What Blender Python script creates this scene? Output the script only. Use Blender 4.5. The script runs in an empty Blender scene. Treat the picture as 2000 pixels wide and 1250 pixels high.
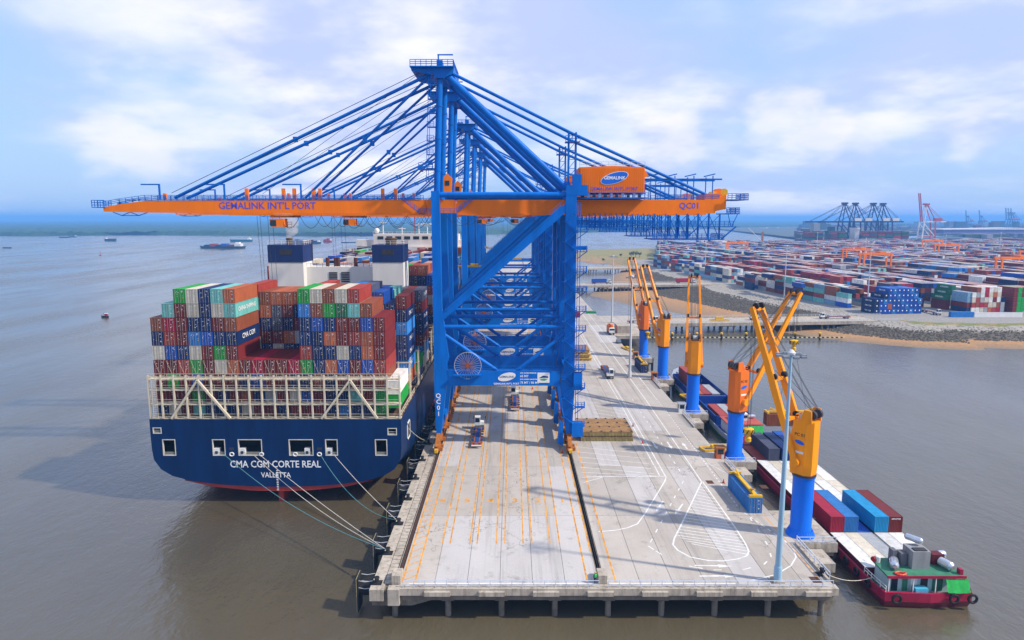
import bpy, bmesh, math, random
from mathutils import Vector, Matrix
R = math.radians
random.seed(7)
scn = bpy.context.scene
COL = scn.collection

# ------------------------------------------------------------------ camera, sky, sun, exposure
CZ = 58.4                                    # metres above the water
PITCH = math.atan(198 / 1333.33)
cam_d = bpy.data.cameras.new('camera'); cam_d.lens = 24; cam_d.sensor_width = 36
cam_d.clip_start = 1; cam_d.clip_end = 120000
cam = bpy.data.objects.new('camera', cam_d); COL.objects.link(cam)
cam.location = (0, 0, CZ); cam.rotation_euler = (R(90) - PITCH, 0, 0)
scn.camera = cam

SUN_EL = 43.0
SUN_H = Vector((0.958, -0.286, 0)).normalized()
to_sun = Vector((SUN_H.x * math.cos(R(SUN_EL)), SUN_H.y * math.cos(R(SUN_EL)), math.sin(R(SUN_EL))))
sd = bpy.data.lights.new('sun', 'SUN'); sd.energy = 4.6; sd.angle = R(1.6); sd.color = (1.0, 0.90, 0.76)
sun = bpy.data.objects.new('sun', sd); COL.objects.link(sun)
sun.rotation_euler = to_sun.to_track_quat('Z', 'Y').to_euler(); sun.location = (80, -40, 200)

world = bpy.data.worlds.new('World'); scn.world = world; world.use_nodes = True
def build_world():
    nt = world.node_tree; N = nt.nodes; L = nt.links
    N.clear()
    out = N.new('ShaderNodeOutputWorld'); bg = N.new('ShaderNodeBackground'); bg.inputs[1].default_value = 0.1
    L.new(bg.outputs[0], out.inputs[0])
    sky = N.new('ShaderNodeTexSky'); sky.sky_type = 'NISHITA'; sky.sun_disc = False
    sky.sun_elevation = R(SUN_EL); sky.sun_rotation = math.atan2(SUN_H.x, SUN_H.y)
    sky.air_density = 1.4; sky.dust_density = 1.0; sky.ozone_density = 3.0; sky.altitude = 0
    tc = N.new('ShaderNodeTexCoord')
    def math_(op, a, b=None, c=None):
        m = N.new('ShaderNodeMath'); m.operation = op
        for i, v in enumerate((a, b, c)):
            if v is None: continue
            if isinstance(v, (int, float)): m.inputs[i].default_value = v
            else: L.new(v, m.inputs[i])
        return m.outputs[0]
    def ramp(v, a, b):
        m = N.new('ShaderNodeMapRange'); m.interpolation_type = 'SMOOTHSTEP'
        L.new(v, m.inputs[0]); m.inputs[1].default_value = a; m.inputs[2].default_value = b
        return m.outputs[0]
    def noise(vec, scale, detail, rough, off):
        mp = N.new('ShaderNodeMapping'); mp.inputs['Location'].default_value = off
        L.new(vec, mp.inputs[0])
        n = N.new('ShaderNodeTexNoise'); n.inputs['Scale'].default_value = scale
        n.inputs['Detail'].default_value = detail; n.inputs['Roughness'].default_value = rough
        L.new(mp.outputs[0], n.inputs[0]); return n.outputs[0]
    def mix(f, a, b):
        m = N.new('ShaderNodeMix'); m.data_type = 'RGBA'
        if isinstance(f, (int, float)): m.inputs[0].default_value = f
        else: L.new(f, m.inputs[0])
        for i, v in ((6, a), (7, b)):
            if isinstance(v, tuple): m.inputs[i].default_value = (*v, 1)
            else: L.new(v, m.inputs[i])
        return m.outputs[2]
    sep = N.new('ShaderNodeSeparateXYZ'); L.new(tc.outputs['Generated'], sep.inputs[0])
    zc = math_('MAXIMUM', sep.outputs[2], 0.0)
    # cloud deck: the direction laid out on a plane overhead
    den = math_('ADD', zc, 0.22)
    comb = N.new('ShaderNodeCombineXYZ')
    L.new(math_('DIVIDE', sep.outputs[0], den), comb.inputs[0]); L.new(math_('DIVIDE', sep.outputs[1], den), comb.inputs[1])
    n1 = noise(comb.outputs[0], 0.75, 6, 0.5, (3.1, 0.4, 0.0))
    n2 = noise(comb.outputs[0], 2.1, 7, 0.55, (7.7, 2.2, 0.0))
    cov = math_('ADD', math_('MULTIPLY', n1, 0.72), math_('MULTIPLY', n2, 0.28))
    # heaps of cumulus standing in some directions (x, y, z of a direction, cosine of its half width, weight)
    def heap(d, wid, k):
        d = Vector(d).normalized()
        vs = N.new('ShaderNodeVectorMath'); vs.operation = 'DOT_PRODUCT'
        L.new(tc.outputs['Generated'], vs.inputs[0]); vs.inputs[1].default_value = d
        return math_('MULTIPLY', ramp(vs.outputs['Value'], math.cos(R(wid)), 1.0), k)
    for d, wid, k in HEAPS: cov = math_('ADD', cov, heap(d, wid, k))
    m1 = ramp(cov, 0.37, 0.64)
    # cumulus near the horizon: direction space, billowy
    mp = N.new('ShaderNodeMapping'); mp.inputs['Scale'].default_value = (1, 1, 2.0); mp.inputs['Location'].default_value = (0.35, 0.1, 0.2)
    L.new(tc.outputs['Generated'], mp.inputs[0])
    n3 = N.new('ShaderNodeTexNoise'); n3.inputs['Scale'].default_value = 5.5; n3.inputs['Detail'].default_value = 8; n3.inputs['Roughness'].default_value = 0.52
    L.new(mp.outputs[0], n3.inputs[0])
    c2 = n3.outputs[0]
    for d, wid, k in CUMULI: c2 = math_('ADD', c2, heap(d, wid, k))
    band = math_('MULTIPLY', ramp(zc, 0.02, 0.07), math_('SUBTRACT', 1.0, ramp(zc, 0.2, 0.32)))
    m2 = math_('MULTIPLY', ramp(c2, 0.60, 0.78), band)
    # shade of a cloud: a second look at the field a little nearer to the sun
    n4 = noise(comb.outputs[0], 1.5, 5, 0.55, (3.4, 0.32, 0.0))
    shade = ramp(n4, 0.40, 0.64)
    ccol = mix(shade, (5.4, 6.2, 9.8), (10.2, 9.9, 10.1))
    tint = N.new('ShaderNodeMix'); tint.data_type = 'RGBA'; tint.blend_type = 'MULTIPLY'; tint.inputs[0].default_value = 1
    L.new(sky.outputs[0], tint.inputs[6]); tint.inputs[7].default_value = (*SKY_TINT, 1)
    base = tint.outputs[2]
    # thin high veil everywhere
    base = mix(0.68, base, (5.2, 7.2, 10.7))
    c = mix(math_('MULTIPLY', m1, 0.88), base, ccol)
    c = mix(math_('MULTIPLY', m2, 0.6), c, (10.0, 9.6, 9.7))
    L.new(c, bg.inputs[0])
def pixdir(x, y):
    a = (x - 1000) / 1333.33; b = (y - 625) / 1333.33
    c, s = math.cos(PITCH), math.sin(PITCH)
    return (a, c - b * s, -s - b * c)
SKY_TINT = (0.6, 0.85, 1.3)
HEAPS = [(pixdir(720, 70), 14, 0.20), (pixdir(80, 275), 9, -0.08), (pixdir(430, 250), 9, -0.06), (pixdir(-250, 250), 14, -0.10), (pixdir(1750, 190), 11, -0.05), (pixdir(100, 40), 12, 0.08),
         (pixdir(1850, 20), 13, 0.10), (pixdir(1000, 40), 9, 0.06), (pixdir(1300, 140), 7, 0.07), (pixdir(1150, 260), 9, 0.07)]
CUMULI = [(pixdir(1550, 240), 4.5, 0.25), (pixdir(1310, 270), 4.0, 0.2), (pixdir(1690, 235), 3.2, 0.14), (pixdir(1200, 210), 4, 0.16), (pixdir(360, 295), 4.5, 0.14), (pixdir(1920, 265), 3, 0.1), (pixdir(220, 315), 4, 0.1)]
build_world()
scn.view_settings.view_transform = 'Standard'; scn.view_settings.look = 'None'
scn.view_settings.exposure = 0.15; scn.view_settings.gamma = 1.0; scn.view_settings.use_curve_mapping = False
scn.cycles.use_denoising = True
scn.cycles.max_bounces = 6; scn.cycles.diffuse_bounces = 2; scn.cycles.glossy_bounces = 3; scn.cycles.volume_bounces = 1
scn.cycles.transparent_max_bounces = 8; scn.cycles.sample_clamp_indirect = 6
scn.cycles.use_adaptive_sampling = True

# ------------------------------------------------------------------ pixels of the photograph to places
def gp(x, y, z=5.0):
    d = pixdir(x, y); t = (z - CZ) / d[2]
    return Vector((d[0] * t, d[1] * t, z))
def yp(x, y, Y):
    d = pixdir(x, y); t = Y / d[1]
    return Vector((d[0] * t, Y, CZ + d[2] * t))

# ------------------------------------------------------------------ materials
MATS = {}
def nodes_of(m):
    m.use_nodes = True; nt = m.node_tree; nt.nodes['Principled BSDF'].inputs['Specular IOR Level'].default_value = 0.28
    return nt, nt.nodes, nt.links, nt.nodes['Principled BSDF']
def paint(name, col, rough=0.5, var=0.18, scale=0.6, rust=0.0, metal=0.0, streak=True, rustcol=(0.16, 0.06, 0.025), spec=None):
    if name in MATS: return MATS[name]
    m = bpy.data.materials.new(name); nt, N, L, b = nodes_of(m)
    b.inputs['Roughness'].default_value = rough; b.inputs['Metallic'].default_value = metal
    if spec is not None: b.inputs['Specular IOR Level'].default_value = spec
    g = N.new('ShaderNodeNewGeometry')
    n = N.new('ShaderNodeTexNoise'); n.inputs['Scale'].default_value = scale; n.inputs['Detail'].default_value = 5; n.inputs['Roughness'].default_value = 0.6
    mp = N.new('ShaderNodeMapping'); mp.inputs['Scale'].default_value = (1, 1, 0.22 if streak else 1)
    L.new(g.outputs['Position'], mp.inputs[0]); L.new(mp.outputs[0], n.inputs[0])
    r = N.new('ShaderNodeMapRange'); r.inputs[1].default_value = 0.3; r.inputs[2].default_value = 0.7
    r.inputs[3].default_value = 1 - var; r.inputs[4].default_value = 1 + var * 0.6
    L.new(n.outputs[0], r.inputs[0])
    mx = N.new('ShaderNodeMix'); mx.data_type = 'RGBA'; mx.blend_type = 'MULTIPLY'; mx.inputs[0].default_value = 1
    mx.inputs[6].default_value = (*col, 1); L.new(r.outputs[0], mx.inputs[7])
    c = mx.outputs[2]
    if rust > 0:
        n2 = N.new('ShaderNodeTexNoise'); n2.inputs['Scale'].default_value = scale * 3.1; n2.inputs['Detail'].default_value = 6; n2.inputs['Roughness'].default_value = 0.7
        L.new(mp.outputs[0], n2.inputs[0])
        r2 = N.new('ShaderNodeMapRange'); r2.inputs[1].default_value = 0.70 - rust * 0.35; r2.inputs[2].default_value = 0.80 - rust * 0.3
        L.new(n2.outputs[0], r2.inputs[0])
        m2 = N.new('ShaderNodeMix'); m2.data_type = 'RGBA'; L.new(r2.outputs[0], m2.inputs[0]); L.new(c, m2.inputs[6]); m2.inputs[7].default_value = (*rustcol, 1)
        c = m2.outputs[2]
    L.new(c, b.inputs['Base Color'])
    MATS[name] = m; return m
def container_paint():
    m = bpy.data.materials.new('container_paint'); nt, N, L, b = nodes_of(m)
    b.inputs['Roughness'].default_value = 0.55
    oi = N.new('ShaderNodeObjectInfo'); tc = N.new('ShaderNodeTexCoord')
    n = N.new('ShaderNodeTexNoise'); n.noise_dimensions = '4D'; n.inputs['Scale'].default_value = 0.9; n.inputs['Detail'].default_value = 6; n.inputs['Roughness'].default_value = 0.65
    mp = N.new('ShaderNodeMapping'); mp.inputs['Scale'].default_value = (1, 1, 0.4)
    L.new(tc.outputs['Object'], mp.inputs[0]); L.new(mp.outputs[0], n.inputs['Vector'])
    w = N.new('ShaderNodeMath'); w.operation = 'MULTIPLY'; w.inputs[1].default_value = 57.0
    L.new(oi.outputs['Random'], w.inputs[0]); L.new(w.outputs[0], n.inputs['W'])
    r = N.new('ShaderNodeMapRange'); r.inputs[1].default_value = 0.3; r.inputs[2].default_value = 0.72; r.inputs[3].default_value = 0.72; r.inputs[4].default_value = 1.12
    L.new(n.outputs[0], r.inputs[0])
    mx = N.new('ShaderNodeMix'); mx.data_type = 'RGBA'; mx.blend_type = 'MULTIPLY'; mx.inputs[0].default_value = 1
    L.new(oi.outputs['Color'], mx.inputs[6]); L.new(r.outputs[0], mx.inputs[7])
    n2 = N.new('ShaderNodeTexNoise'); n2.noise_dimensions = '4D'; n2.inputs['Scale'].default_value = 2.2; n2.inputs['Detail'].default_value = 6; n2.inputs['Roughness'].default_value = 0.7
    L.new(mp.outputs[0], n2.inputs['Vector']); L.new(w.outputs[0], n2.inputs['W'])
    r2 = N.new('ShaderNodeMapRange'); r2.inputs[1].default_value = 0.60; r2.inputs[2].default_value = 0.72; r2.inputs[4].default_value = 0.75
    L.new(n2.outputs[0], r2.inputs[0])
    m2 = N.new('ShaderNodeMix'); m2.data_type = 'RGBA'; L.new(r2.outputs[0], m2.inputs[0]); L.new(mx.outputs[2], m2.inputs[6]); m2.inputs[7].default_value = (0.14, 0.075, 0.045, 1)
    L.new(m2.outputs[2], b.inputs['Base Color'])
    MATS['container'] = m; return m
def concrete(name, c1, c2, dirt=0.5, perobj=0.0, scale=0.08, rough=0.85, cracks=False, streaks=False):
    m = bpy.data.materials.new(name); nt, N, L, b = nodes_of(m)
    b.inputs['Roughness'].default_value = rough
    g = N.new('ShaderNodeNewGeometry')
    def nz(s, d, ro, vec=None, sc=None):
        n = N.new('ShaderNodeTexNoise'); n.inputs['Scale'].default_value = s; n.inputs['Detail'].default_value = d; n.inputs['Roughness'].default_value = ro
        src = g.outputs['Position']
        if sc:
            mp = N.new('ShaderNodeMapping'); mp.inputs['Scale'].default_value = sc; L.new(src, mp.inputs[0]); src = mp.outputs[0]
        L.new(src, n.inputs[0]); return n.outputs[0]
    def rng(v, a, b_, c=0, d=1):
        r = N.new('ShaderNodeMapRange'); L.new(v, r.inputs[0])
        for i, x in enumerate((a, b_, c, d)): r.inputs[i + 1].default_value = x
        return r.outputs[0]
    def mix(f, a, c, bt='MIX'):
        x = N.new('ShaderNodeMix'); x.data_type = 'RGBA'; x.blend_type = bt
        if isinstance(f, float): x.inputs[0].default_value = f
        else: L.new(f, x.inputs[0])
        for i, v in ((6, a), (7, c)):
            if isinstance(v, tuple): x.inputs[i].default_value = (*v, 1)
            else: L.new(v, x.inputs[i])
        return x.outputs[2]
    c = mix(rng(nz(scale, 5, 0.6), 0.35, 0.65), c1, c2)
    if perobj > 0:
        oi = N.new('ShaderNodeObjectInfo')
        c = mix(1.0, c, rng(oi.outputs['Random'], 0, 1, 1 - perobj, 1 + perobj), 'MULTIPLY')
        c = mix(rng(oi.outputs['Random'], 0.72, 0.74, 0, 0.3), c, (0.52, 0.54, 0.60))
    # tyre streaks along the lanes, then blotches
    c = mix(rng(nz(0.5, 6, 0.7, sc=(1.6, 0.05, 1)), 0.52, 0.75, 0, dirt * 0.55), c, (0.17, 0.155, 0.14))
    c = mix(rng(nz(0.33, 7, 0.72), 0.56, 0.78, 0, dirt * 0.8), c, (0.2, 0.18, 0.155))
    c = mix(rng(nz(3.0, 4, 0.7), 0.3, 0.7, 0, 0.16), c, (0.2, 0.2, 0.2))
    if streaks:
        c = mix(rng(nz(1.3, 5, 0.7, sc=(1, 1, 0.12)), 0.48, 0.7, 0, 0.75), c, (0.13, 0.10, 0.075))
    if cracks:
        v = N.new('ShaderNodeTexVoronoi'); v.feature = 'DISTANCE_TO_EDGE'; v.inputs['Scale'].default_value = 0.16
        dn = N.new('ShaderNodeTexNoise'); dn.inputs['Scale'].default_value = 0.8; dn.inputs['Detail'].default_value = 5
        L.new(g.outputs['Position'], dn.inputs[0])
        ad = N.new('ShaderNodeMix'); ad.data_type = 'RGBA'; ad.blend_type = 'ADD'; ad.inputs[0].default_value = 1.0
        sc_ = N.new('ShaderNodeVectorMath'); sc_.operation = 'SCALE'; sc_.inputs['Scale'].default_value = 3.0; L.new(dn.outputs['Color'], sc_.inputs[0])
        av = N.new('ShaderNodeVectorMath'); av.operation = 'ADD'; L.new(g.outputs['Position'], av.inputs[0]); L.new(sc_.outputs[0], av.inputs[1])
        L.new(av.outputs[0], v.inputs['Vector'])
        cr = rng(v.outputs['Distance'], 0.004, 0.014, 1, 0)
        gate = rng(nz(0.09, 3, 0.5), 0.53, 0.6)
        mm = N.new('ShaderNodeMath'); mm.operation = 'MULTIPLY'; L.new(cr, mm.inputs[0]); L.new(gate, mm.inputs[1])
        m3 = N.new('ShaderNodeMath'); m3.operation = 'MULTIPLY'; L.new(mm.outputs[0], m3.inputs[0]); m3.inputs[1].default_value = 0.6
        c = mix(m3.outputs[0], c, (0.09, 0.085, 0.08))
    L.new(c, b.inputs['Base Color'])
    bp = N.new('ShaderNodeBump'); bp.inputs['Strength'].default_value = 0.25; bp.inputs['Distance'].default_value = 0.03
    L.new(nz(4.0, 5, 0.7), bp.inputs['Height']); L.new(bp.outputs[0], b.inputs['Normal'])
    MATS[name] = m; return m
def attr_paint(name, rough=0.6):
    m = bpy.data.materials.new(name); nt, N, L, b = nodes_of(m); b.inputs['Roughness'].default_value = rough
    a = N.new('ShaderNodeAttribute'); a.attribute_name = 'col'
    g = N.new('ShaderNodeNewGeometry'); n = N.new('ShaderNodeTexNoise'); n.inputs['Scale'].default_value = 0.7; n.inputs['Detail'].default_value = 4
    L.new(g.outputs['Position'], n.inputs[0])
    r = N.new('ShaderNodeMapRange'); r.inputs[1].default_value = 0.3; r.inputs[2].default_value = 0.7; r.inputs[3].default_value = 0.75; r.inputs[4].default_value = 1.15
    L.new(n.outputs[0], r.inputs[0])
    mx = N.new('ShaderNodeMix'); mx.data_type = 'RGBA'; mx.blend_type = 'MULTIPLY'; mx.inputs[0].default_value = 1
    L.new(a.outputs['Color'], mx.inputs[6]); L.new(r.outputs[0], mx.inputs[7]); L.new(mx.outputs[2], b.inputs['Base Color'])
    MATS[name] = m; return m

BLUE = paint('crane_blue', (0.0, 0.14, 0.56), 0.42, 0.22, 0.5, spec=0.15)
ORANGE = paint('crane_orange', (0.95, 0.205, 0.0), 0.5, 0.1, 0.3, rust=0.04, spec=0.15)
BOGIE = paint('bogie_orange', (0.42, 0.14, 0.02), 0.6, 0.35, 1.5, rust=0.5)
STEEL = paint('dark_steel', (0.045, 0.045, 0.05), 0.45, 0.3, 2)
ROPE = paint('steel_rope', (0.05, 0.052, 0.06), 0.5, 0.2, 2)
WHITE = paint('white_paint', (0.78, 0.78, 0.76), 0.45, 0.08, 0.5)
LETTER = paint('lettering_blue', (0.07, 0.09, 0.55), 0.5, 0.05)
RODM = paint('lock_rod_zinc', (0.30, 0.29, 0.29), 0.5, 0.2, 1.0)
GALV = paint('galvanised', (0.55, 0.56, 0.58), 0.45, 0.12, 1.0, metal=0.2)
GLASS = paint('window_glass', (0.02, 0.035, 0.045), 0.08, 0.05)
HULL = paint('hull_blue', (0.001, 0.024, 0.098), 0.4, 0.28, 0.35, spec=0.2, rust=0.08, rustcol=(0.03, 0.04, 0.07))
BOOT = paint('hull_red', (0.38, 0.04, 0.03), 0.6, 0.3, 0.3, rust=0.2)
CREAM = paint('lashing_cream', (0.62, 0.55, 0.42), 0.6, 0.15, 1.2, rust=0.22, rustcol=(0.25, 0.11, 0.04))
BLACK = paint('rubber_black', (0.018, 0.018, 0.02), 0.7, 0.3, 2)
YELLOW = paint('safety_yellow', (0.72, 0.42, 0.015), 0.5, 0.2, 1.5, rust=0.1)
PED = paint('pedestal_blue', (0.002, 0.15, 0.75), 0.4, 0.15, 0.5)
JIB = paint('jib_orange', (0.95, 0.31, 0.0), 0.45, 0.14, 0.6, rust=0.04, spec=0.2)
PRINT = paint('print_white', (0.85, 0.85, 0.85), 0.5, 0.02)
CONT = container_paint()
CONC = concrete('quay_concrete', (0.50, 0.455, 0.405), (0.42, 0.375, 0.325), 0.95, 0.10, cracks=True)
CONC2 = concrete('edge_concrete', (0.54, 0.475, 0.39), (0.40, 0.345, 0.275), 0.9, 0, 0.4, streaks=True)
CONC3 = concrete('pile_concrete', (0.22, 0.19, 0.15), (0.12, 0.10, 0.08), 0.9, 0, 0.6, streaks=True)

# ------------------------------------------------------------------ mesh builder
class MB:
    def __init__(s): s.v = []; s.f = []; s.m = []
    def add(s, vs, fs, mi=0):
        o = len(s.v); s.v += [tuple(v) for v in vs]; s.f += [tuple(i + o for i in f) for f in fs]; s.m += [mi] * len(fs); return s
    def box(s, x0, x1, y0, y1, z0, z1, mi=0):
        return s.add([(x0, y0, z0), (x1, y0, z0), (x1, y1, z0), (x0, y1, z0), (x0, y0, z1), (x1, y0, z1), (x1, y1, z1), (x0, y1, z1)],
                     [(0, 3, 2, 1), (4, 5, 6, 7), (0, 1, 5, 4), (1, 2, 6, 5), (2, 3, 7, 6), (3, 0, 4, 7)], mi)
    def bar(s, p, q, w, h=None, up=(0, 0, 1), mi=0, w2=None, h2=None):
        h = h or w; w2 = w2 or w; h2 = h2 or h
        p = Vector(p); q = Vector(q); d = (q - p).normalized(); up = Vector(up)
        if abs(d.dot(up)) > 0.98: up = Vector((0, 1, 0))
        a = d.cross(up).normalized(); b = a.cross(d).normalized()
        vs = []
        for c, ww, hh in ((p, w, h), (q, w2, h2)):
            vs += [c - a * ww / 2 - b * hh / 2, c + a * ww / 2 - b * hh / 2, c + a * ww / 2 + b * hh / 2, c - a * ww / 2 + b * hh / 2]
        return s.add(vs, [(0, 3, 2, 1), (4, 5, 6, 7), (0, 1, 5, 4), (1, 2, 6, 5), (2, 3, 7, 6), (3, 0, 4, 7)][::1], mi)
    def tube(s, p, q, r, n=8, r2=None, mi=0, caps=True):
        r2 = r if r2 is None else r2
        p = Vector(p); q = Vector(q); d = (q - p).normalized()
        a = d.orthogonal().normalized(); b = d.cross(a)
        vs = []
        for c, rr in ((p, r), (q, r2)):
            vs += [c + (a * math.cos(2 * math.pi * i / n) + b * math.sin(2 * math.pi * i / n)) * rr for i in range(n)]
        fs = [(i, (i + 1) % n, n + (i + 1) % n, n + i) for i in range(n)]
        if caps: fs += [tuple(range(n))[::-1], tuple(range(n, 2 * n))]
        return s.add(vs, fs, mi)
    def path(s, pts, r, n=6, mi=0):
        for a, b in zip(pts, pts[1:]): s.tube(a, b, r, n, mi=mi, caps=False)
        return s
    def lathe(s, prof, n=16, c=(0, 0, 0), mi=0):
        vs = [(c[0] + r * math.cos(2 * math.pi * i / n), c[1] + r * math.sin(2 * math.pi * i / n), c[2] + z) for r, z in prof for i in range(n)]
        fs = [(k * n + i, k * n + (i + 1) % n, (k + 1) * n + (i + 1) % n, (k + 1) * n + i) for k in range(len(prof) - 1) for i in range(n)]
        fs += [tuple(range(n))[::-1], tuple(range((len(prof) - 1) * n, len(prof) * n))]
        return s.add(vs, fs, mi)
    def prism(s, poly, axis, a, b, mi=0):
        # poly: 2-d points; axis 'y': points are (x, z) extruded from y=a to b; 'x': (y, z); 'z': (x, y)
        n = len(poly)
        def P(u, w, t): return {'y': (u, t, w), 'x': (t, u, w), 'z': (u, w, t)}[axis]
        vs = [P(u, w, a) for u, w in poly] + [P(u, w, b) for u, w in poly]
        fs = [tuple(range(n)), tuple(range(n, 2 * n))[::-1]] + [(i, n + i, n + (i + 1) % n, (i + 1) % n) for i in range(n)]
        return s.add(vs, fs, mi)
    def disc(s, c, axis, r, w, n=16, mi=0, rin=None):
        c = Vector(c); ax = Vector(axis).normalized()
        return s.tube(c - ax * w / 2, c + ax * w / 2, r, n, mi=mi)
    def rail(s, pts, h=1.1, step=2.0, r=0.04, mi=0, mids=1):
        for a, b in zip(pts, pts[1:]):
            a = Vector(a); b = Vector(b); n = max(1, int((b - a).length / step))
            for k in range(mids + 1):
                z = Vector((0, 0, h * (k + 1) / (mids + 1))); s.bar(a + z, b + z, r * 2, mi=mi)
            for i in range(n + 1):
                p = a.lerp(b, i / n); s.bar(p, p + Vector((0, 0, h)), r * 2, mi=mi)
        return s
    def mesh(s, name, mats, smooth=False):
        me = bpy.data.meshes.new(name); me.from_pydata(s.v, [], s.f)
        for m in (mats if isinstance(mats, (list, tuple)) else [mats]): me.materials.append(m)
        me.polygons.foreach_set('material_index', s.m)
        bm = bmesh.new(); bm.from_mesh(me); bmesh.ops.recalc_face_normals(bm, faces=bm.faces); bm.to_mesh(me); bm.free()
        if smooth:
            me.polygons.foreach_set('use_smooth', [True] * len(me.polygons))
            try: me.set_sharp_from_angle(angle=R(40))
            except Exception: pass
        me.update(); return me
    def build(s, name, mats, parent=None, loc=None, smooth=False):
        return link(name, s.mesh(name, mats, smooth), parent, loc)
def link(name, me, parent=None, loc=None, rot=None):
    o = bpy.data.objects.new(name, me); COL.objects.link(o)
    if parent is not None: o.parent = parent
    if loc is not None: o.location = loc
    if rot is not None: o.rotation_euler = rot
    return o
def tag(o, label=None, cat=None, group=None, kind=None):
    if label: o['label'] = label
    if cat: o['category'] = cat
    if group: o['group'] = group
    if kind: o['kind'] = kind
    return o
def thing(name, label, cat, loc=(0, 0, 0), rz=0.0, group=None):
    o = bpy.data.objects.new(name, None); COL.objects.link(o); o.location = loc; o.rotation_euler = (0, 0, rz)
    o.empty_display_size = 0.5
    return tag(o, label, cat, group)
def copy_tree(o, parent=None):
    c = o.copy(); COL.objects.link(c); c.parent = parent
    for ch in o.children: copy_tree(ch, c)
    return c
def text_mesh(s, size, bold=0.0, mat=None, align='CENTER', depth=0.0):
    cu = bpy.data.curves.new('lettering', 'FONT'); cu.body = s; cu.size = size; cu.align_x = align; cu.align_y = 'CENTER'
    cu.offset = bold; cu.resolution_u = 2; cu.extrude = depth
    t = bpy.data.objects.new('lettering', cu); COL.objects.link(t)
    dg = bpy.context.evaluated_depsgraph_get()
    me = bpy.data.meshes.new_from_object(t.evaluated_get(dg)); bpy.data.objects.remove(t); bpy.data.curves.remove(cu)
    me.name = 'lettering'; me.materials.clear(); me.materials.append(mat or PRINT)
    return me
FRONT = (R(90), 0, 0); RIGHT = (R(90), 0, R(90)); LEFT = (R(90), 0, R(-90)); FLAT = (0, 0, 0)
def ordinal(n): return ['first', 'second', 'third', 'fourth', 'fifth', 'sixth', 'seventh', 'eighth', 'ninth', 'tenth', 'eleventh', 'twelfth',
    'thirteenth', 'fourteenth', 'fifteenth', 'sixteenth', 'seventeenth', 'eighteenth', 'nineteenth', 'twentieth'][n]

# ------------------------------------------------------------------ water
def water_mat():
    m = bpy.data.materials.new('river_water'); nt, N, L, b = nodes_of(m)
    g = N.new('ShaderNodeNewGeometry')
    def nz(s, d, ro, sc=(1, 1, 1), rot=0):
        mp = N.new('ShaderNodeMapping'); mp.inputs['Scale'].default_value = sc; mp.inputs['Rotation'].default_value = (0, 0, rot)
        L.new(g.outputs['Position'], mp.inputs[0])
        n = N.new('ShaderNodeTexNoise'); n.inputs['Scale'].default_value = s; n.inputs['Detail'].default_value = d; n.inputs['Roughness'].default_value = ro
        L.new(mp.outputs[0], n.inputs[0]); return n.outputs[0]
    def rng(v, a, b_, c=0, d=1):
        r = N.new('ShaderNodeMapRange'); L.new(v, r.inputs[0])
        for i, x in enumerate((a, b_, c, d)): r.inputs[i + 1].default_value = x
        return r.outputs[0]
    x = N.new('ShaderNodeMix'); x.data_type = 'RGBA'; L.new(rng(nz(0.012, 4, 0.6, (1, 0.35, 1), 0.3), 0.35, 0.65), x.inputs[0])
    x.inputs[6].default_value = (0.105, 0.088, 0.054, 1); x.inputs[7].default_value = (0.072, 0.060, 0.036, 1)
    L.new(x.outputs[2], b.inputs['Base Color'])
    b.inputs['IOR'].default_value = 1.85; b.inputs['Specular IOR Level'].default_value = 0.5
    # patches of wind-roughened and of smooth water
    L.new(rng(nz(0.02, 5, 0.65, (1, 0.22, 1), 0.5), 0.38, 0.62, 0.12, 0.3), b.inputs['Roughness'])
    bp1 = N.new('ShaderNodeBump'); bp1.inputs['Distance'].default_value = 0.35; L.new(rng(nz(0.02, 5, 0.65, (1, 0.22, 1), 0.5), 0.38, 0.62, 0.3, 0.8), bp1.inputs['Strength'])
    L.new(nz(0.38, 3, 0.55, (1, 0.55, 1), 0.9), bp1.inputs['Height'])
    bp2 = N.new('ShaderNodeBump'); bp2.inputs['Strength'].default_value = 0.6; bp2.inputs['Distance'].default_value = 0.12
    L.new(nz(1.4, 4, 0.6, (1, 0.6, 1), 0.6), bp2.inputs['Height']); L.new(bp1.outputs[0], bp2.inputs['Normal'])
    L.new(bp2.outputs[0], b.inputs['Normal'])
    return m
WATER = water_mat()
mb = MB(); W = 34000
mb.add([(-W, -1500, 0), (W, -1500, 0), (W, 36000, 0), (-W, 36000, 0)], [(0, 1, 2, 3)])
tag(mb.build('river_water', WATER), 'muddy olive brown river spreading to the horizon', 'water', kind='structure')

# ------------------------------------------------------------------ land: reclaimed yard, mud, sand and stone slopes
EDGE = [Vector((1500, 6000)), Vector((700, 1700)), Vector((560, 1378)), Vector((330, 1290)), Vector((130, 1190)), Vector((95, 1010)), Vector((150, 960)), Vector((152, 760)), Vector((168, 600)), Vector((176, 480)), Vector((192, 396)), Vector((196, 356)), Vector((206, 342)), Vector((240, 336)), Vector((330, 342)), Vector((600, 380)), Vector((9000, 500))]
def sdist(x, y):
    # signed distance to the quay-side edge of the made ground, positive on land
    p = Vector((x, y)); best = 1e9; sg = 1
    for a, b in zip(EDGE, EDGE[1:]):
        ab = b - a; t = max(0, min(1, (p - a).dot(ab) / ab.length_squared)); q = a + ab * t; d = (p - q).length
        if d < best - 1e-6: best = d; sg = 1 if (ab.x * (p.y - a.y) - ab.y * (p.x - a.x)) > 0 else -1
    return best * sg
from mathutils import noise as mn
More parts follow.
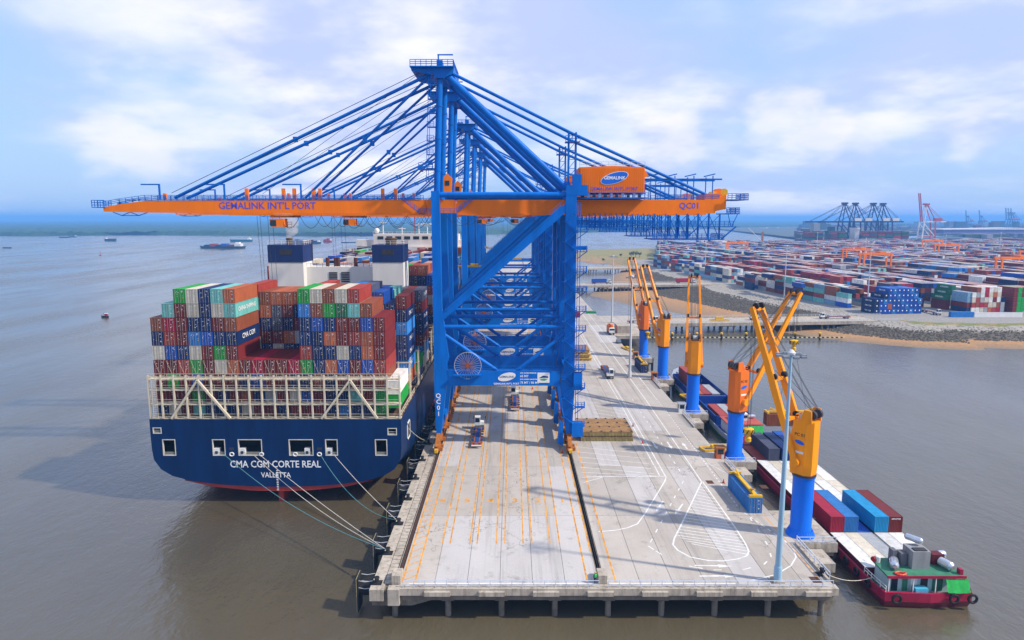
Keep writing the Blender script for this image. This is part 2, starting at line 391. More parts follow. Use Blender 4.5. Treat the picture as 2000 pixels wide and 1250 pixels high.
def land_z(x, y):
    s = sdist(x, y)
    w = 3.2 * mn.noise(Vector((x * 0.03, y * 0.03, 0))) + 1.5 * mn.noise(Vector((x * 0.11, y * 0.11, 4)))
    bay = max(0.0, 1 - abs(y - 520) / 260) if y < 900 else 0.3
    if s >= 0: return 5.4, s
    d = -s + w * min(1, -s / 6)
    toe = 16 + 42 * bay * (1 if x < 215 else 0.0)             # how far the stone slope runs out
    flat = 12 + 58 * bay
    if d < toe: return 5.4 - 4.4 * (d / toe), s
    if d < toe + flat: return 1.0 - 1.25 * (d - toe) / flat, s
    return -0.25 - 0.05 * (d - toe - flat), s
def land_mat():
    m = bpy.data.materials.new('shore_ground'); nt, N, L, b = nodes_of(m); b.inputs['Roughness'].default_value = 0.9
    a = N.new('ShaderNodeAttribute'); a.attribute_name = 'col'
    g = N.new('ShaderNodeNewGeometry')
    n = N.new('ShaderNodeTexNoise'); n.inputs['Scale'].default_value = 0.9; n.inputs['Detail'].default_value = 6; n.inputs['Roughness'].default_value = 0.75; L.new(g.outputs['Position'], n.inputs[0])
    r = N.new('ShaderNodeMapRange'); r.inputs[1].default_value = 0.3; r.inputs[2].default_value = 0.7; r.inputs[3].default_value = 0.62; r.inputs[4].default_value = 1.3; L.new(n.outputs[0], r.inputs[0])
    mx = N.new('ShaderNodeMix'); mx.data_type = 'RGBA'; mx.blend_type = 'MULTIPLY'; mx.inputs[0].default_value = 1
    L.new(a.outputs['Color'], mx.inputs[6]); L.new(r.outputs[0], mx.inputs[7]); L.new(mx.outputs[2], b.inputs['Base Color'])
    bp = N.new('ShaderNodeBump'); bp.inputs['Strength'].default_value = 0.5; bp.inputs['Distance'].default_value = 0.5; L.new(n.outputs[0], bp.inputs['Height']); L.new(bp.outputs[0], b.inputs['Normal'])
    return m
LAND = land_mat()
def colour_mesh(me, cols, domain='POINT'):
    at = me.color_attributes.new('col', 'FLOAT_COLOR', domain)
    at.data.foreach_set('color', [c for k in cols for c in (*k, 1.0)])
def land_col(x, y, z, s):
    n = mn.noise(Vector((x * 0.05, y * 0.05, 9))); n2 = mn.noise(Vector((x * 0.2, y * 0.2, 2)))
    if s > 0:
        if y > 900 and x < 250: return (0.26 + 0.1 * n, 0.22 + 0.06 * n2, 0.075)
        if s < 9 and x > 205 and y < 420: return (0.17, 0.19, 0.05) if n2 > -0.1 else (0.3, 0.22, 0.1)
        return (0.29, 0.27, 0.25)
    if z > 0.95:
        if y > 780: return (0.33 + .08 * n, 0.23, 0.1) if n2 > -.3 else (.2, .22, .06)
        if z > 3.6: return (0.34, 0.31, 0.27)
        return (0.115, 0.098, 0.072)
    if z > -0.35:
        k = min(1, max(0, (z + 0.1) / 0.9)); a = (0.40, 0.22, 0.095); c = (0.22, 0.165, 0.11)
        return tuple(c[i] + (a[i] - c[i]) * k for i in range(3))
    return (0.2, 0.16, 0.11)
def land_patch(xs, ys, name, label):
    mb = MB(); cols = []
    for y in ys:
        for x in xs:
            z, s = land_z(x, y); mb.v.append((x, y, max(z, -1.5))); cols.append(land_col(x, y, z, s))
    nx = len(xs)
    for j in range(len(ys) - 1):
        for i in range(nx - 1):
            mb.f.append((j * nx + i, j * nx + i + 1, (j + 1) * nx + i + 1, (j + 1) * nx + i)); mb.m.append(0)
    me = mb.mesh(name, LAND, True); colour_mesh(me, cols)
    return tag(link(name, me), label, 'ground', kind='structure')
def span(a, b, n): return [a + (b - a) * i / n for i in range(n + 1)]
land_patch(span(60, 200, 70) + span(203, 420, 70), span(270, 640, 150) + span(646, 1000, 50), 'shore_terrain', 'sandy shore with stone slopes below the container yard')
land_patch(span(40, 420, 38) + [424], span(1000.5, 1420, 42), 'sand_spit', 'flat sandy spit with dry grass beyond the trestles')
YARDG = concrete('yard_paving', (0.30, 0.28, 0.26), (0.22, 0.21, 0.20), 0.8, 0, 0.02)
mb = MB(); mb.add([(419, 330, 5.39), (9000, 330, 5.39), (9000, 1700, 5.39), (702, 1700, 5.39), (562, 1378, 5.39), (419, 1323, 5.39)], [(0, 1, 2, 3, 4, 5)])
tag(mb.build('yard_ground', YARDG), 'paved ground of the container yard', 'ground', kind='structure')
SCRUB = concrete('scrub_land', (0.07, 0.09, 0.06), (0.12, 0.12, 0.10), 0.5, 0, 0.01)
mb = MB(); mb.add([(760, 1700.5, 5.38), (9000, 1700.5, 5.38), (9000, 6000, 5.38), (1500, 6000, 5.38)], [(0, 1, 2, 3)])
tag(mb.build('hinterland', SCRUB), 'flat dark land behind the far quay', 'ground', kind='structure')

# loose stones of the slopes: thousands of small blocks, nobody could count them
def stones(name, label, n, test, size, mat, seed, box):
    rnd = random.Random(seed); mb = MB(); k = 0
    x0, x1, y0, y1 = box
    base = [Vector(v).normalized() for v in ((1, 0, 0), (-1, 0, 0), (0, 1, 0), (0, -1, 0), (0, 0, 1), (0, 0, -1))]
    fs = [(0, 2, 4), (2, 1, 4), (1, 3, 4), (3, 0, 4), (2, 0, 5), (1, 2, 5), (3, 1, 5), (0, 3, 5)]
    while k < n:
        x = rnd.uniform(x0, x1); y = rnd.uniform(y0, y1)
        z, s = land_z(x, y); k += 1
        if not test(x, y, z, s): continue
        r = size * rnd.uniform(0.6, 1.5); a = rnd.uniform(0, 6.3); ca, sa = math.cos(a), math.sin(a)
        vs = []
        for b in base:
            q = b * r * rnd.uniform(0.7, 1.3)
            vs.append((x + q.x * ca - q.y * sa + q.z * .3, y + q.x * sa + q.y * ca, z + q.z * 0.75 + 0.1))
        mb.add(vs, fs)
    me = bpy.data.meshes.new(name); me.from_pydata(mb.v, [], mb.f); me.materials.append(mat); me.update()
    return tag(link(name, me), label, 'stones', kind='stuff')
PALE = paint('pale_stone', (0.47, 0.42, 0.35), 0.9, 0.4, 2.2, streak=False)
DARK = paint('dark_stone', (0.12, 0.103, 0.078), 0.9, 0.5, 2.2, streak=False)
stones('pale_riprap', 'pale broken stones along the top of the shore slope', 26000, lambda x, y, z, s: -13 < s < -1.0 and z > 3.3 and y < 900, 0.55, PALE, 3, (150, 330, 300, 780))
stones('dark_riprap', 'dark stones covering the lower shore slope', 60000, lambda x, y, z, s: 0.9 < z < 3.9 and y < 760, 0.5, DARK, 4, (110, 330, 290, 700))

# far shore: mangrove forest that reads as one mass
def forest_mat():
    m = bpy.data.materials.new('mangrove'); nt, N, L, b = nodes_of(m); b.inputs['Roughness'].default_value = 0.9
    g = N.new('ShaderNodeNewGeometry'); n = N.new('ShaderNodeTexNoise'); n.inputs['Scale'].default_value = 0.02; n.inputs['Detail'].default_value = 8; n.inputs['Roughness'].default_value = 0.75
    L.new(g.outputs['Position'], n.inputs[0])
    x = N.new('ShaderNodeMix'); x.data_type = 'RGBA'; r = N.new('ShaderNodeMapRange'); r.inputs[1].default_value = 0.35; r.inputs[2].default_value = 0.65; L.new(n.outputs[0], r.inputs[0]); L.new(r.outputs[0], x.inputs[0])
    x.inputs[6].default_value = (0.012, 0.045, 0.022, 1); x.inputs[7].default_value = (0.045, 0.09, 0.03, 1); L.new(x.outputs[2], b.inputs['Base Color'])
    return m
FOREST = forest_mat()
def forest(name, label, shore, depth, rows, cols, hmax):
    mb = MB(); rnd = random.Random(len(name))
    for j in range(rows + 1):
        t = (j / rows) ** 2.2
        for i in range(cols + 1):
            u = i / cols * (len(shore) - 1); k = min(int(u), len(shore) - 2); p = Vector(shore[k]).lerp(Vector(shore[k + 1]), u - k)
            n = mn.noise(Vector((p.x * 0.004, p.y * 0.004, j * .3)))
            y = p.y + 90 * n * (1 - t) + depth * t
            x = p.x * (1 + t * depth / max(p.y, 1) * 0.9)
            h = hmax * (0.6 + 0.25 * mn.noise(Vector((x * 0.006, y * 0.004, 1))) + 0.4 * rnd.random() ** 2)
            mb.v.append((x, y, -1 if j == 0 else (h * 0.8 if j == 1 and False else h)))
    # a near-vertical front: duplicate first row shifted up
    nx = cols + 1
    for j in range(rows):
        for i in range(cols):
            mb.f.append((j * nx + i, j * nx + i + 1, (j + 1) * nx + i + 1, (j + 1) * nx + i)); mb.m.append(0)
    me = bpy.data.meshes.new(name); me.from_pydata(mb.v, [], mb.f); me.materials.append(FOREST); me.update()
    return tag(link(name, me), label, 'forest', kind='stuff')
forest('mangrove_forest', 'low dark mangrove forest on the far river bank', [(-6000, 2900), (-2600, 2350), (-1700, 2330), (-1200, 2450), (-650, 2330), (-300, 2420), (100, 2700), (500, 3300), (1100, 4000), (2300, 4900), (9000, 6000)], 22000, 46, 420, 16)

# ------------------------------------------------------------------ quay
QX0, QX1, QY0, QY1, DZ = -20.7, 47.4, 92.6, 900.0, 5.0
quay = thing('quay', 'long concrete quay on piles carrying the blue cranes', 'quay', (0, 0, 0)); quay['kind'] = 'structure'; del quay['category']
mb = MB(); mb.box(QX0 + 4.6, QX1 - 0.3, QY0 + 0.4, QY1, DZ - 1.5, DZ - 0.06)
mb.box(QX0 + 0.6, QX0 + 4.6, QY0 + 0.3, QY1, DZ - 2.2, DZ - 0.3)
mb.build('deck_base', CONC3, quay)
# slabs, each its own piece
RX0, RX1 = -17.2, 13.3
xs = [RX0 + 0.5] + [-11.5 + 4.85 * i for i in range(0, 5)] + [RX1 - 0.45]
xr = [RX1 + 0.45] + [19.0 + 4.85 * i for i in range(0, 6)] + [QX1]
slab_cache = {}
def slab(x0, x1, y0, y1, dz=0.0):
    key = (round(x1 - x0, 2), round(y1 - y0, 2))
    if key not in slab_cache:
        g = 0.035; slab_cache[key] = MB().box(g, key[0] - g, g, key[1] - g, -0.25, 0).mesh('slab', CONC)
    return link('slab', slab_cache[key], quay, (x0, y0, DZ + dz))
ys = [QY0 + 1.2, 117.6, 142.6, 167.6, 192.6, 217.6, 242.6, 292.6, 342.6, 442.6, 592.6, QY1]
for a, b in list(zip(xs, xs[1:])) + list(zip(xr, xr[1:])):
    for c, d in zip(ys, ys[1:]): slab(a, b, c, d)
# waterside strip: kerb beam, grated cable trench, rail beam
for c, d in zip([QY0] + ys[1:], ys[1:]):
    slab_k = MB().box(QX0, QX0 + 1.7, c + .03, d - .03, DZ - 1.4, DZ + 0.02).build('edge_beam', CONC2, quay)
y = QY0 + 1.6
tm = MB().box(-0.62, 0.62, 0.07, 1.13, -0.2, 0.0).mesh('trench_cover', CONC2)
while y < 330:
    link('trench_cover', tm, quay, (QX0 + 2.42, y, DZ + 0.01)); y += 1.2
MB().box(QX0 + 1.8, QX0 + 3.04, 331, QY1, DZ - .2, DZ + .01).build('trench_strip', CONC2, quay)
MB().box(QX0 + 3.07, QX0 + 3.3, QY0 + 4, QY1, DZ - 0.2, DZ - 0.1).build('trench_slot', STEEL, quay)
RUST = paint('rail_rust', (0.10, 0.045, 0.025), 0.7, 0.3, 3, streak=False)
MB().box(QX0 + 3.3, RX0 - 0.28, QY0 + 1.2, QY1, DZ - 0.3, DZ + 0.015).build('rail_beam', CONC2, quay)
for rx in (RX0, RX1):
    MB().box(rx - 0.3, rx + 0.3, QY0 + 4.4, QY1, DZ - 0.16, DZ - 0.06).build('rail_bed', RUST, quay)
    MB().box(rx - 0.05, rx + 0.05, QY0 + 4.4, QY1, DZ - 0.06, DZ + 0.06).build('crane_rail', STEEL, quay)
    MB().prism([(QY0 + 1.3, DZ - .5), (QY0 + 4.2, DZ - .5), (QY0 + 4.2, DZ + 0.9), (QY0 + 3.6, DZ + 1.35), (QY0 + 1.3, DZ + 1.35)], 'x', rx - 0.55, rx + 0.75).build('buffer_block', CONC2, quay)
# end face: coping, corbels, cap beam and piles
MB().box(QX0 + 4.2, QX1 + 0.2, QY0 - 0.1, QY0 + 1.2, DZ - 0.95, DZ + 0.12).build('end_coping', CONC2, quay)
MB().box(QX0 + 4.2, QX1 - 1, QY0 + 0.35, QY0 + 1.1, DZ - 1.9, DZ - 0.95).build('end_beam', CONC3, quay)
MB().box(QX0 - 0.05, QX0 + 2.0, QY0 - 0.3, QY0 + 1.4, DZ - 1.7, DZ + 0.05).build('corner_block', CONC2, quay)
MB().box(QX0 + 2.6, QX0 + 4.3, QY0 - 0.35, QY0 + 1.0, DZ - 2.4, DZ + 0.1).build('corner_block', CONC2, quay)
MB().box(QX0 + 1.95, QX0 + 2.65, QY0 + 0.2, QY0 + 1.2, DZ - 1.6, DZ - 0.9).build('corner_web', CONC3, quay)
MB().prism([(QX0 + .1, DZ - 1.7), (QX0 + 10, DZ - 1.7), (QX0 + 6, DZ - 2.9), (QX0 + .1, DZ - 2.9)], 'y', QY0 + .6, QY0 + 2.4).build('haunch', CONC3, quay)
for i in range(9):
    x = -17.4 + 7.92 * i
    if i != 0: MB().box(x - 3.3, x + 0.5, QY0 - 0.55, QY0 - 0.08, DZ - 0.85, DZ - 0.2).build('corbel', CONC2, quay)
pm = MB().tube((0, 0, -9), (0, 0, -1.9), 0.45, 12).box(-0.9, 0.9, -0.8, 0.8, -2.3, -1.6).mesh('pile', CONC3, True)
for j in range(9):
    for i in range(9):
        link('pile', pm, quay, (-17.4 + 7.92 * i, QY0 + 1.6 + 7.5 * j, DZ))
for j in range(40):                                             # side rows further along
    for x in (-17.4, 46.0): link('pile', pm, quay, (x, QY0 + 69 + 8 * j, DZ))
RAILM = paint('handrail', (0.55, 0.62, 0.75), 0.5, 0.1)
MB().rail([(QX0 + 4.8, QY0 + 0.25, DZ + 0.1), (RX1 - 0.6, QY0 + 0.25, DZ + 0.1)], 1.1, 1.55, 0.035).build('end_railing', RAILM, quay)
MB().rail([(RX1 + 0.8, QY0 + 0.25, DZ + 0.1), (QX1 - 0.5, QY0 + 0.25, DZ + 0.1)], 1.1, 1.55, 0.035).build('end_railing', RAILM, quay)

# platforms of the small cranes along the back edge
PCS = [(49.3, 110.2), (50.2, 148.2), (50.5, 185.6), (51.0, 226.1), (51.2, 261.6)]
for i, (px, py) in enumerate(PCS):
    MB().box(QX1 + 0.02, 54.2, py - 3.4, py + 9.5, DZ - 1.6, DZ).build('crane_platform', CONC2, quay)
    MB().box(QX1 - 0.5, QX1 - 0.1, py - 15.5, py - 3.6, DZ + 0.0, DZ + 0.35).build('kerb', CONC2, quay)
    MB().box(QX1 + 0.1, 51.5, py - 8.5, py - 3.6, DZ - 2.4, DZ - 0.9).build('dolphin_beam', CONC2, quay)
    MB().rail([(QX1 - 0.2, py - 15.5, DZ + .35), (QX1 - 0.2, py - 3.6, DZ + .35)], 1.1, 1.6, 0.045).build('edge_railing', RAILM, quay)
    MB().rail([(QX1, py - 3.4, DZ), (53.8, py - 3.4, DZ)], 1.1, 1.6, 0.045).build('edge_railing', RAILM, quay)
    for q in ((48.6, py - 7), (52.8, py - 2.4), (52.8, py + 8), (49.5, py + 8)):
        link('pile', pm, quay, (q[0], q[1], DZ))
    for q in (py - 1, py + 7): MB().box(54.25, 55.0, q - 0.5, q + 0.5, -1.5, DZ - 0.3).build('fender_post', BLACK, quay)
MB().box(QX1 + 0.02, 66, 338, 376, DZ - 1.5, DZ - 0.005).build('quay_apron', CONC, quay)

# ------------------------------------------------------------------ painted markings (flat paint, thin sheets)
LINEW = paint('marking_white', (0.72, 0.72, 0.70), 0.7, 0.25, 0.8, streak=False)
LINEO = paint('marking_orange', (0.70, 0.33, 0.06), 0.7, 0.45, 0.7, streak=False)
def stroke(pts, w0, mat=LINEW, z=DZ + 0.006, name='lane_line', dash=None):
    mb = MB()
    P = [Vector((p[0], p[1], 0)) for p in pts]
    for i, (a, b) in enumerate(zip(P, P[1:])):
        d = (b - a); ln = d.length; d.normalize(); w = w0 * 1.35; n = Vector((-d.y, d.x, 0)) * w / 2
        if dash:
            t = 0
            while t < ln:
                e = min(ln, t + dash[0]); p, q = a + d * t, a + d * e
                mb.add([p - n, p + n, q + n, q - n], [(0, 1, 2, 3)]); t += dash[0] + dash[1]
        else:
            zz = Vector((0, 0, 0.0004 * (i % 2)))
            a2 = a - d * w * 0.4; b2 = b + d * w * 0.4
            mb.add([a2 - n + zz, a2 + n + zz, b2 + n + zz, b2 - n + zz], [(0, 1, 2, 3)])
    return mb.build(name, mat, quay, (0, 0, z))
def pstroke(px, w, **k): return stroke([gp(*p) for p in px], w, **k)
for x in (-11.6, -10.3, -7.0, -5.8, -2.6, -1.2, 1.85, 3.3, 6.3, 7.9): stroke([(x, 106.8), (x, 420)], 0.17, LINEO)
for x in (-16.3, -14.4, 11.2, 12.7, 15.4): stroke([(x, 94.6 if x != 12.7 else 104), (x, 420)], 0.2, LINEO)
for k in range(16): stroke([(-16.3, 95 + k * 2.2), (-14.4, 96.6 + k * 2.2)], 0.14, LINEO, z=DZ + 0.008)
for k, x in enumerate((-13.2, -8.6, -4.1, 0.5, 5.0, 9.6)):
    link('lane_number', text_mesh(str(6 - k), 2.6, 0.06, LINEO), quay, (x, 124.2, DZ + 0.006))
stroke([(-15.2, 94.2), (12.2, 94.2)], 0.16); stroke([(14.4, 94.2), (33, 94.2)], 0.16)
# right-hand lanes, traced
S2 = lambda x, y: (1180 + x / 4.1667, 860 + y / 4.1667)
S1 = lambda x, y: (1120 + x / 6.25, 780 + y / 6.25)
pstroke([S1(545, 0), S1(980, 800)], 0.16); pstroke([S1(990, 812), S1(1055, 940)], 0.16)
stroke([gp(*S1(545, 0)), (gp(*S1(545, 0)).x, 420)], 0.16)
stroke([gp(*S1(590, 0)), (gp(*S1(590, 0)).x, 420)], 0.16)
pstroke([S1(590, 0), S1(1130, 950), S1(1115, 1000), S2(330, 600), S2(270, 680), S2(190, 712), S2(90, 732), S2(-40, 742)], 0.18)
pstroke([S1(165, 938), S1(1120, 940)], 0.16)
stroke([gp(*S1(880, 0)), (gp(*S1(880, 0)).x, 420)], 0.18)
pstroke([S1(880, 0), S1(1565, 1005)], 0.18)
isl = [S2(795, 335), S2(800, 335), S2(1060, 700), S2(1150, 840), S2(1178, 905), S2(1160, 940), S2(1090, 965), S2(960, 982), S2(850, 978), S2(700, 950), S2(600, 895), S2(560, 850), S2(570, 800), S2(640, 660), S2(795, 335)]
pstroke(isl, 0.2)
for k in range(21):                                              # hatching of the island
    t = k / 20
    a = gp(*S2(775 - 215 * min(1, t * 1.18), 372 + 470 * min(1, t * 1.18))); b_y = 400 + 545 * t
    yA = [372, 842][0] + 470 * t
    lx = 795 - (yA - 335) * 0.477 if yA < 800 else 568
    rx = 800 + (yA + 40 + 45 * t - 335) * 0.668
    if t > 0.86: lx = 590 + (t - .86) * 900
    pstroke([S2(lx, yA), S2(min(rx, 1172), min(yA + 25 + 62 * t, 965))], 0.13, z=DZ + 0.009)
for k in range(8):
    y0 = 520 + k * 62; pstroke([S1(40 + k * 12, y0 + 60), S1(min(845 + k * 35, 1010) if k < 6 else 700 - (k - 6) * 290, min(y0 + 150 - 10, 937))], 0.12, z=DZ + 0.009)
for k in range(9):
    y0 = -60 + k * 42; pstroke([S1(240 + 0 * k, y0 + 30 - 20), S1(560 + k * 22, y0 + 80)], 0.12, z=DZ + 0.009)
stroke([gp(*S1(1020, 0)), gp(*S1(1170, 190)), gp(*S1(2000, 1300))], 0.16, dash=(0.9, 0.8)); stroke([gp(*S1(1020, 0)), (gp(*S1(1020, 0)).x, 400)], 0.14)
stroke([gp(*S2(1140, 590)), gp(*S2(1430, 790))], 0.16, dash=(0.9, 0.8))
pstroke([S1(720, 0), S1(1350, 950)], 0.16, dash=(1.4, 3.0)); pstroke([S1(1340, 1000), S2(360, 860), S2(420, 900), S2(540, 975)], 0.16, dash=(1.4, 2.6))
pstroke([S2(690, 1022), S2(730, 1032), S2(890, 1055), S2(1140, 1050), S2(1300, 1010), S2(1360, 950), S2(1330, 850), S2(1180, 620)], 0.16, dash=(1.3, 3.2))
pstroke([S2(0, 1143), S2(1190, 1143), S2(1400, 1092), S2(1520, 1020), S2(1562, 950), S2(1545, 900), S2(1470, 815)], 0.17)
pstroke([S2(960, 190), S2(1060, 300)], 0.12, mat=LINEO); pstroke([S2(1290, 595), S2(1780, 1165)], 0.12, mat=LINEO); pstroke([S2(830, 180), S2(1060, 300)], 0.1)
def arrow(pa, pb, w=0.32, hw=1.0, hl=2.2):
    a = Vector(pa); b = Vector(pb); a.z = b.z = 0; d = (b - a).normalized(); n = Vector((-d.y, d.x, 0)); c = b - d * hl
    MB().add([a - n * w / 2, a + n * w / 2, c + n * w / 2, c - n * w / 2, c - n * hw / 2, c + n * hw / 2, b], [(0, 1, 2, 3), (4, 5, 6)]).build('lane_arrow', LINEW, quay, (0, 0, DZ + 0.007))
for p, q in ((S1(965, 518), S1(1028, 610)), (S1(1145, 518), S1(1205, 610)), (S1(1390, 605), S1(1325, 525)), (S2(478, 495), S2(424, 580)), (S2(640, 517), S2(576, 602)), (S2(735, 1018), S2(1045, 1024)), (S2(775, 1105), S2(1095, 1103))):
    arrow(gp(*p), gp(*q))
# manholes and covers set in the deck
for p in (S2(1720, 1135), S2(860, 340), S2(1300, 378)):
    q = gp(*p); MB().box(-0.7, 0.7, -0.9, 0.9, 0, 0.004).build('access_cover', RUST, quay, (q.x, q.y, DZ + 0.004))

# bollards and fenders on the ship side
def bollard(x, y, label):
    t = thing('bollard', label, 'bollard', (x, y, DZ + 0.02), group='bollards along the ship side of the quay')
    MB().lathe([(0.62, 0), (0.62, 0.12), (0.4, 0.2), (0.3, 0.5), (0.32, 0.75), (0.42, 0.85), (0.36, 0.98), (0.1, 1.02)], 12).build('post', BLACK, t, smooth=True)
    MB().prism([(-0.75, 0.75), (0.15, 0.75), (0.15, 1.0), (-0.7, 0.98)], 'x', -0.2, 0.2).build('horn', BLACK, t)
    MB().box(-0.75, 0.75, -0.7, 0.7, 0, 0.06).build('base_plate', BLACK, t)
    return t
BOLL = [94.3, 103.4, 114.2, 124.9, 135.3, 146.2, 157.5, 168.5, 179.5, 190.5, 201.5, 212.5]
for i, y in enumerate(BOLL): bollard(-20.0, y, 'black cast bollard on the quay edge, %s from the open end of the quay' % ordinal(i))
FND = paint('fender_panel', (0.02, 0.022, 0.026), 0.5, 0.3, 1)
def fender(y, i):
    t = thing('fender', 'black fender panel with yellow rim on the quay wall, %s from the open end' % ordinal(i), 'fender', (QX0, y, DZ), group='fenders on the quay wall')
    MB().box(-2.35, -2.1, -1.35, 1.35, -4.6, 0.6).build('panel', FND, t)
    MB().box(-2.39, -2.35, -1.38, -1.35, -4.6, 0.6).box(-2.39, -2.35, 1.35, 1.38, -4.6, 0.6).box(-2.39, -2.35, -1.38, 1.38, 0.6, 0.64).build('rim', paint('rim_pale', (.55, .46, .22), .6), t)
    MB().disc((-1.2, 0, -1.6), (1, 0, 0), 0.95, 2.0, 16).build('rubber_cone', BLACK, t, smooth=True)
    for z in (0.2, -0.9):
        for s in (-1, 1): MB().path([(-2.1, s * 1.0, z), (-1.2, s * 1.05, z - 0.16), (-0.02, s * 1.1, z + 0.02)], 0.05, 5).build('chain', GALV, t)
for i in range(9): fender(95.6 + 12.4 * i, i)

# ------------------------------------------------------------------ shipping containers
CC = dict(maroon=(0.17, 0.018, 0.016), red=(0.36, 0.05, 0.035), brown=(0.26, 0.07, 0.03), orange=(0.46, 0.12, 0.045), navy=(0.005, 0.026, 0.12),
          blue=(0.012, 0.085, 0.42), light_blue=(0.03, 0.20, 0.55), teal=(0.16, 0.48, 0.44), green=(0.015, 0.33, 0.045), dark_green=(0.02, 0.16, 0.07),
          cream=(0.58, 0.53, 0.43), grey=(0.34, 0.36, 0.38), white=(0.72, 0.72, 0.70), crimson=(0.36, 0.012, 0.04), slate=(0.075, 0.085, 0.14), cyan=(0.01, 0.30, 0.62), pale_blue=(.2, .36, .5))
def corrugated(mb, horizontal_axis, a, b, off, z0, z1, sgn, depth=0.045, n=34):
    pts = []
    for i in range(n):
        t0 = a + (b - a) * i / n; p = (b - a) / n
        pts += [(t0, 0), (t0 + p * 0.32, 0), (t0 + p * 0.5, depth), (t0 + p * 0.82, depth)]
    pts.append((b, 0))
    vs = []
    for t, d in pts:
        for z in (z0, z1):
            vs.append((off - sgn * d, t, z) if horizontal_axis == 'y' else (t, off - sgn * d, z))
    mb.add(vs, [(2 * i, 2 * i + 2, 2 * i + 3, 2 * i + 1) for i in range(len(pts) - 1)])
def container_mesh(L, doors):
    H = 2.86; hw = 1.219; hl = L / 2; mb = MB(); n = max(8, int(L / 0.36))
    for s in (-1, 1):
        corrugated(mb, 'y', -hl + 0.15, hl - 0.15, s * (hw - 0.015), 0.16, H - 0.12, s, n=n)
        mb.box(*sorted((s * (hw - .1), s * hw)), -hl, hl, 0, 0.16).box(*sorted((s * (hw - .1), s * hw)), -hl, hl, H - 0.12, H)
        for e in (-1, 1): mb.box(*sorted((s * (hw - .15), s * hw)), *sorted((e * hl, e * (hl - .15))), 0.16, H - 0.12)
    for e in ((1,) if doors else (1, -1)):
        corrugated(mb, 'x', -hw + 0.15, hw - 0.15, e * (hl - 0.015), 0.16, H - 0.12, e, n=8)
        mb.box(-hw + .1, hw - .1, *sorted((e * hl, e * (hl - .1))), 0, 0.16).box(-hw + .1, hw - .1, *sorted((e * hl, e * (hl - .1))), H - .12, H)
    if doors: mb.box(-hw + .1, hw - .1, -hl, -hl + .1, 0, 0.16).box(-hw + .1, hw - .1, -hl, -hl + .1, H - .12, H)
    # roof with pressed ribs, floor
    k = max(6, int(L / 0.9)); vs = []
    for i in range(k + 1):
        y = -hl + 0.1 + (L - 0.2) * i / k
        for yy, z in ((y - .12, H - 0.03), (y, H - 0.005), (y + .12, H - 0.03)):
            for x in (-hw + .1, hw - .1): vs.append((x, max(-hl + .1, min(hl - .1, yy)), z))
    mb.add(vs, [(2 * i, 2 * i + 1, 2 * i + 3, 2 * i + 2) for i in range(len(vs) // 2 - 1)])
    mb.add([(-hw + .1, -hl + .1, .12), (hw - .1, -hl + .1, .12), (hw - .1, hl - .1, .12), (-hw + .1, hl - .1, .12)], [(0, 1, 2, 3)])
    return mb.mesh('container_body', CONT)
CBODY = {(L, d): container_mesh(L, d) for L in (12.19, 6.06) for d in (True, False)}
YTAG = paint('label_yellow', (0.75, 0.40, 0.03), 0.5, 0.1)
def door_mesh(var, s):
    rnd = random.Random(var * 2 + (s > 0)); mb = MB()
    x0, x1 = (0.012, 1.065) if s > 0 else (-1.065, -0.012)
    mb.box(x0, x1, -0.02, 0.06, 0.17, 2.73)
    for k in range(3):                                           # pressed panels stand proud
        z = 0.3 + k * 0.8; mb.box(x0 + 0.07, x1 - 0.07, -0.035, -0.02, z, z + 0.62)
    for k in range(rnd.randint(2, 5)):
        x = rnd.uniform(x0 + .1, x1 - .3); z = rnd.uniform(0.5, 2.5); w = rnd.uniform(0.08, 0.3); h = rnd.uniform(0.05, 0.12)
        mb.box(x, x + w, -0.042, -0.036, z, z + h, 1)
    if s > 0:
        for k in range(2): mb.box(0.4, 0.4 + rnd.uniform(.2, .45), -0.042, -0.036, 2.3 + k * .14, 2.36 + k * .14, 1)
    if rnd.random() < 0.55:
        x = rnd.uniform(x0 + .1, x1 - .35); z = rnd.uniform(0.5, 1.3); mb.box(x, x + .22, -0.043, -0.036, z, z + 0.22, 2)
    return mb.mesh('door', [CONT, PRINT, YTAG])
def rod_mesh(s):
    mb = MB()
    for x in (0.22, 0.86):
        mb.bar((s * x, -0.09, 0.1), (s * x, -0.09, 2.8), 0.045)
        for z in (0.3, 1.1, 2.0, 2.6): mb.box(s * x - 0.06, s * x + 0.06, -0.10, -0.03, z, z + 0.06)
    return mb.mesh('lock_rods', RODM)
DOORS = {(v, s): door_mesh(v, s) for v in range(5) for s in (-1, 1)}
RODS = {s: rod_mesh(s) for s in (-1, 1)}
N_CONT = [0]
def container(x, y, z, colour, label, L=12.19, rz=0.0, doors=True, group=None):
    """x, y, z: middle of the container's floor; doors look along local -y"""
    N_CONT[0] += 1
    c = CC[colour]; k = random.uniform(0.82, 1.15); c = (*[v * k for v in c], 1)
    t = thing('shipping_container', label, 'container', (x, y, z), rz, group)
    b = link('body', CBODY[(L, doors)], t); b.color = c
    if doors:
        v = random.randrange(5)
        for s in (-1, 1):
            d = link('door', DOORS[(v, s)], t, (0, -L / 2 + 0.06, 0)); d.color = c
            r = link('lock_rods', RODS[s], d); r.color = c
    return t

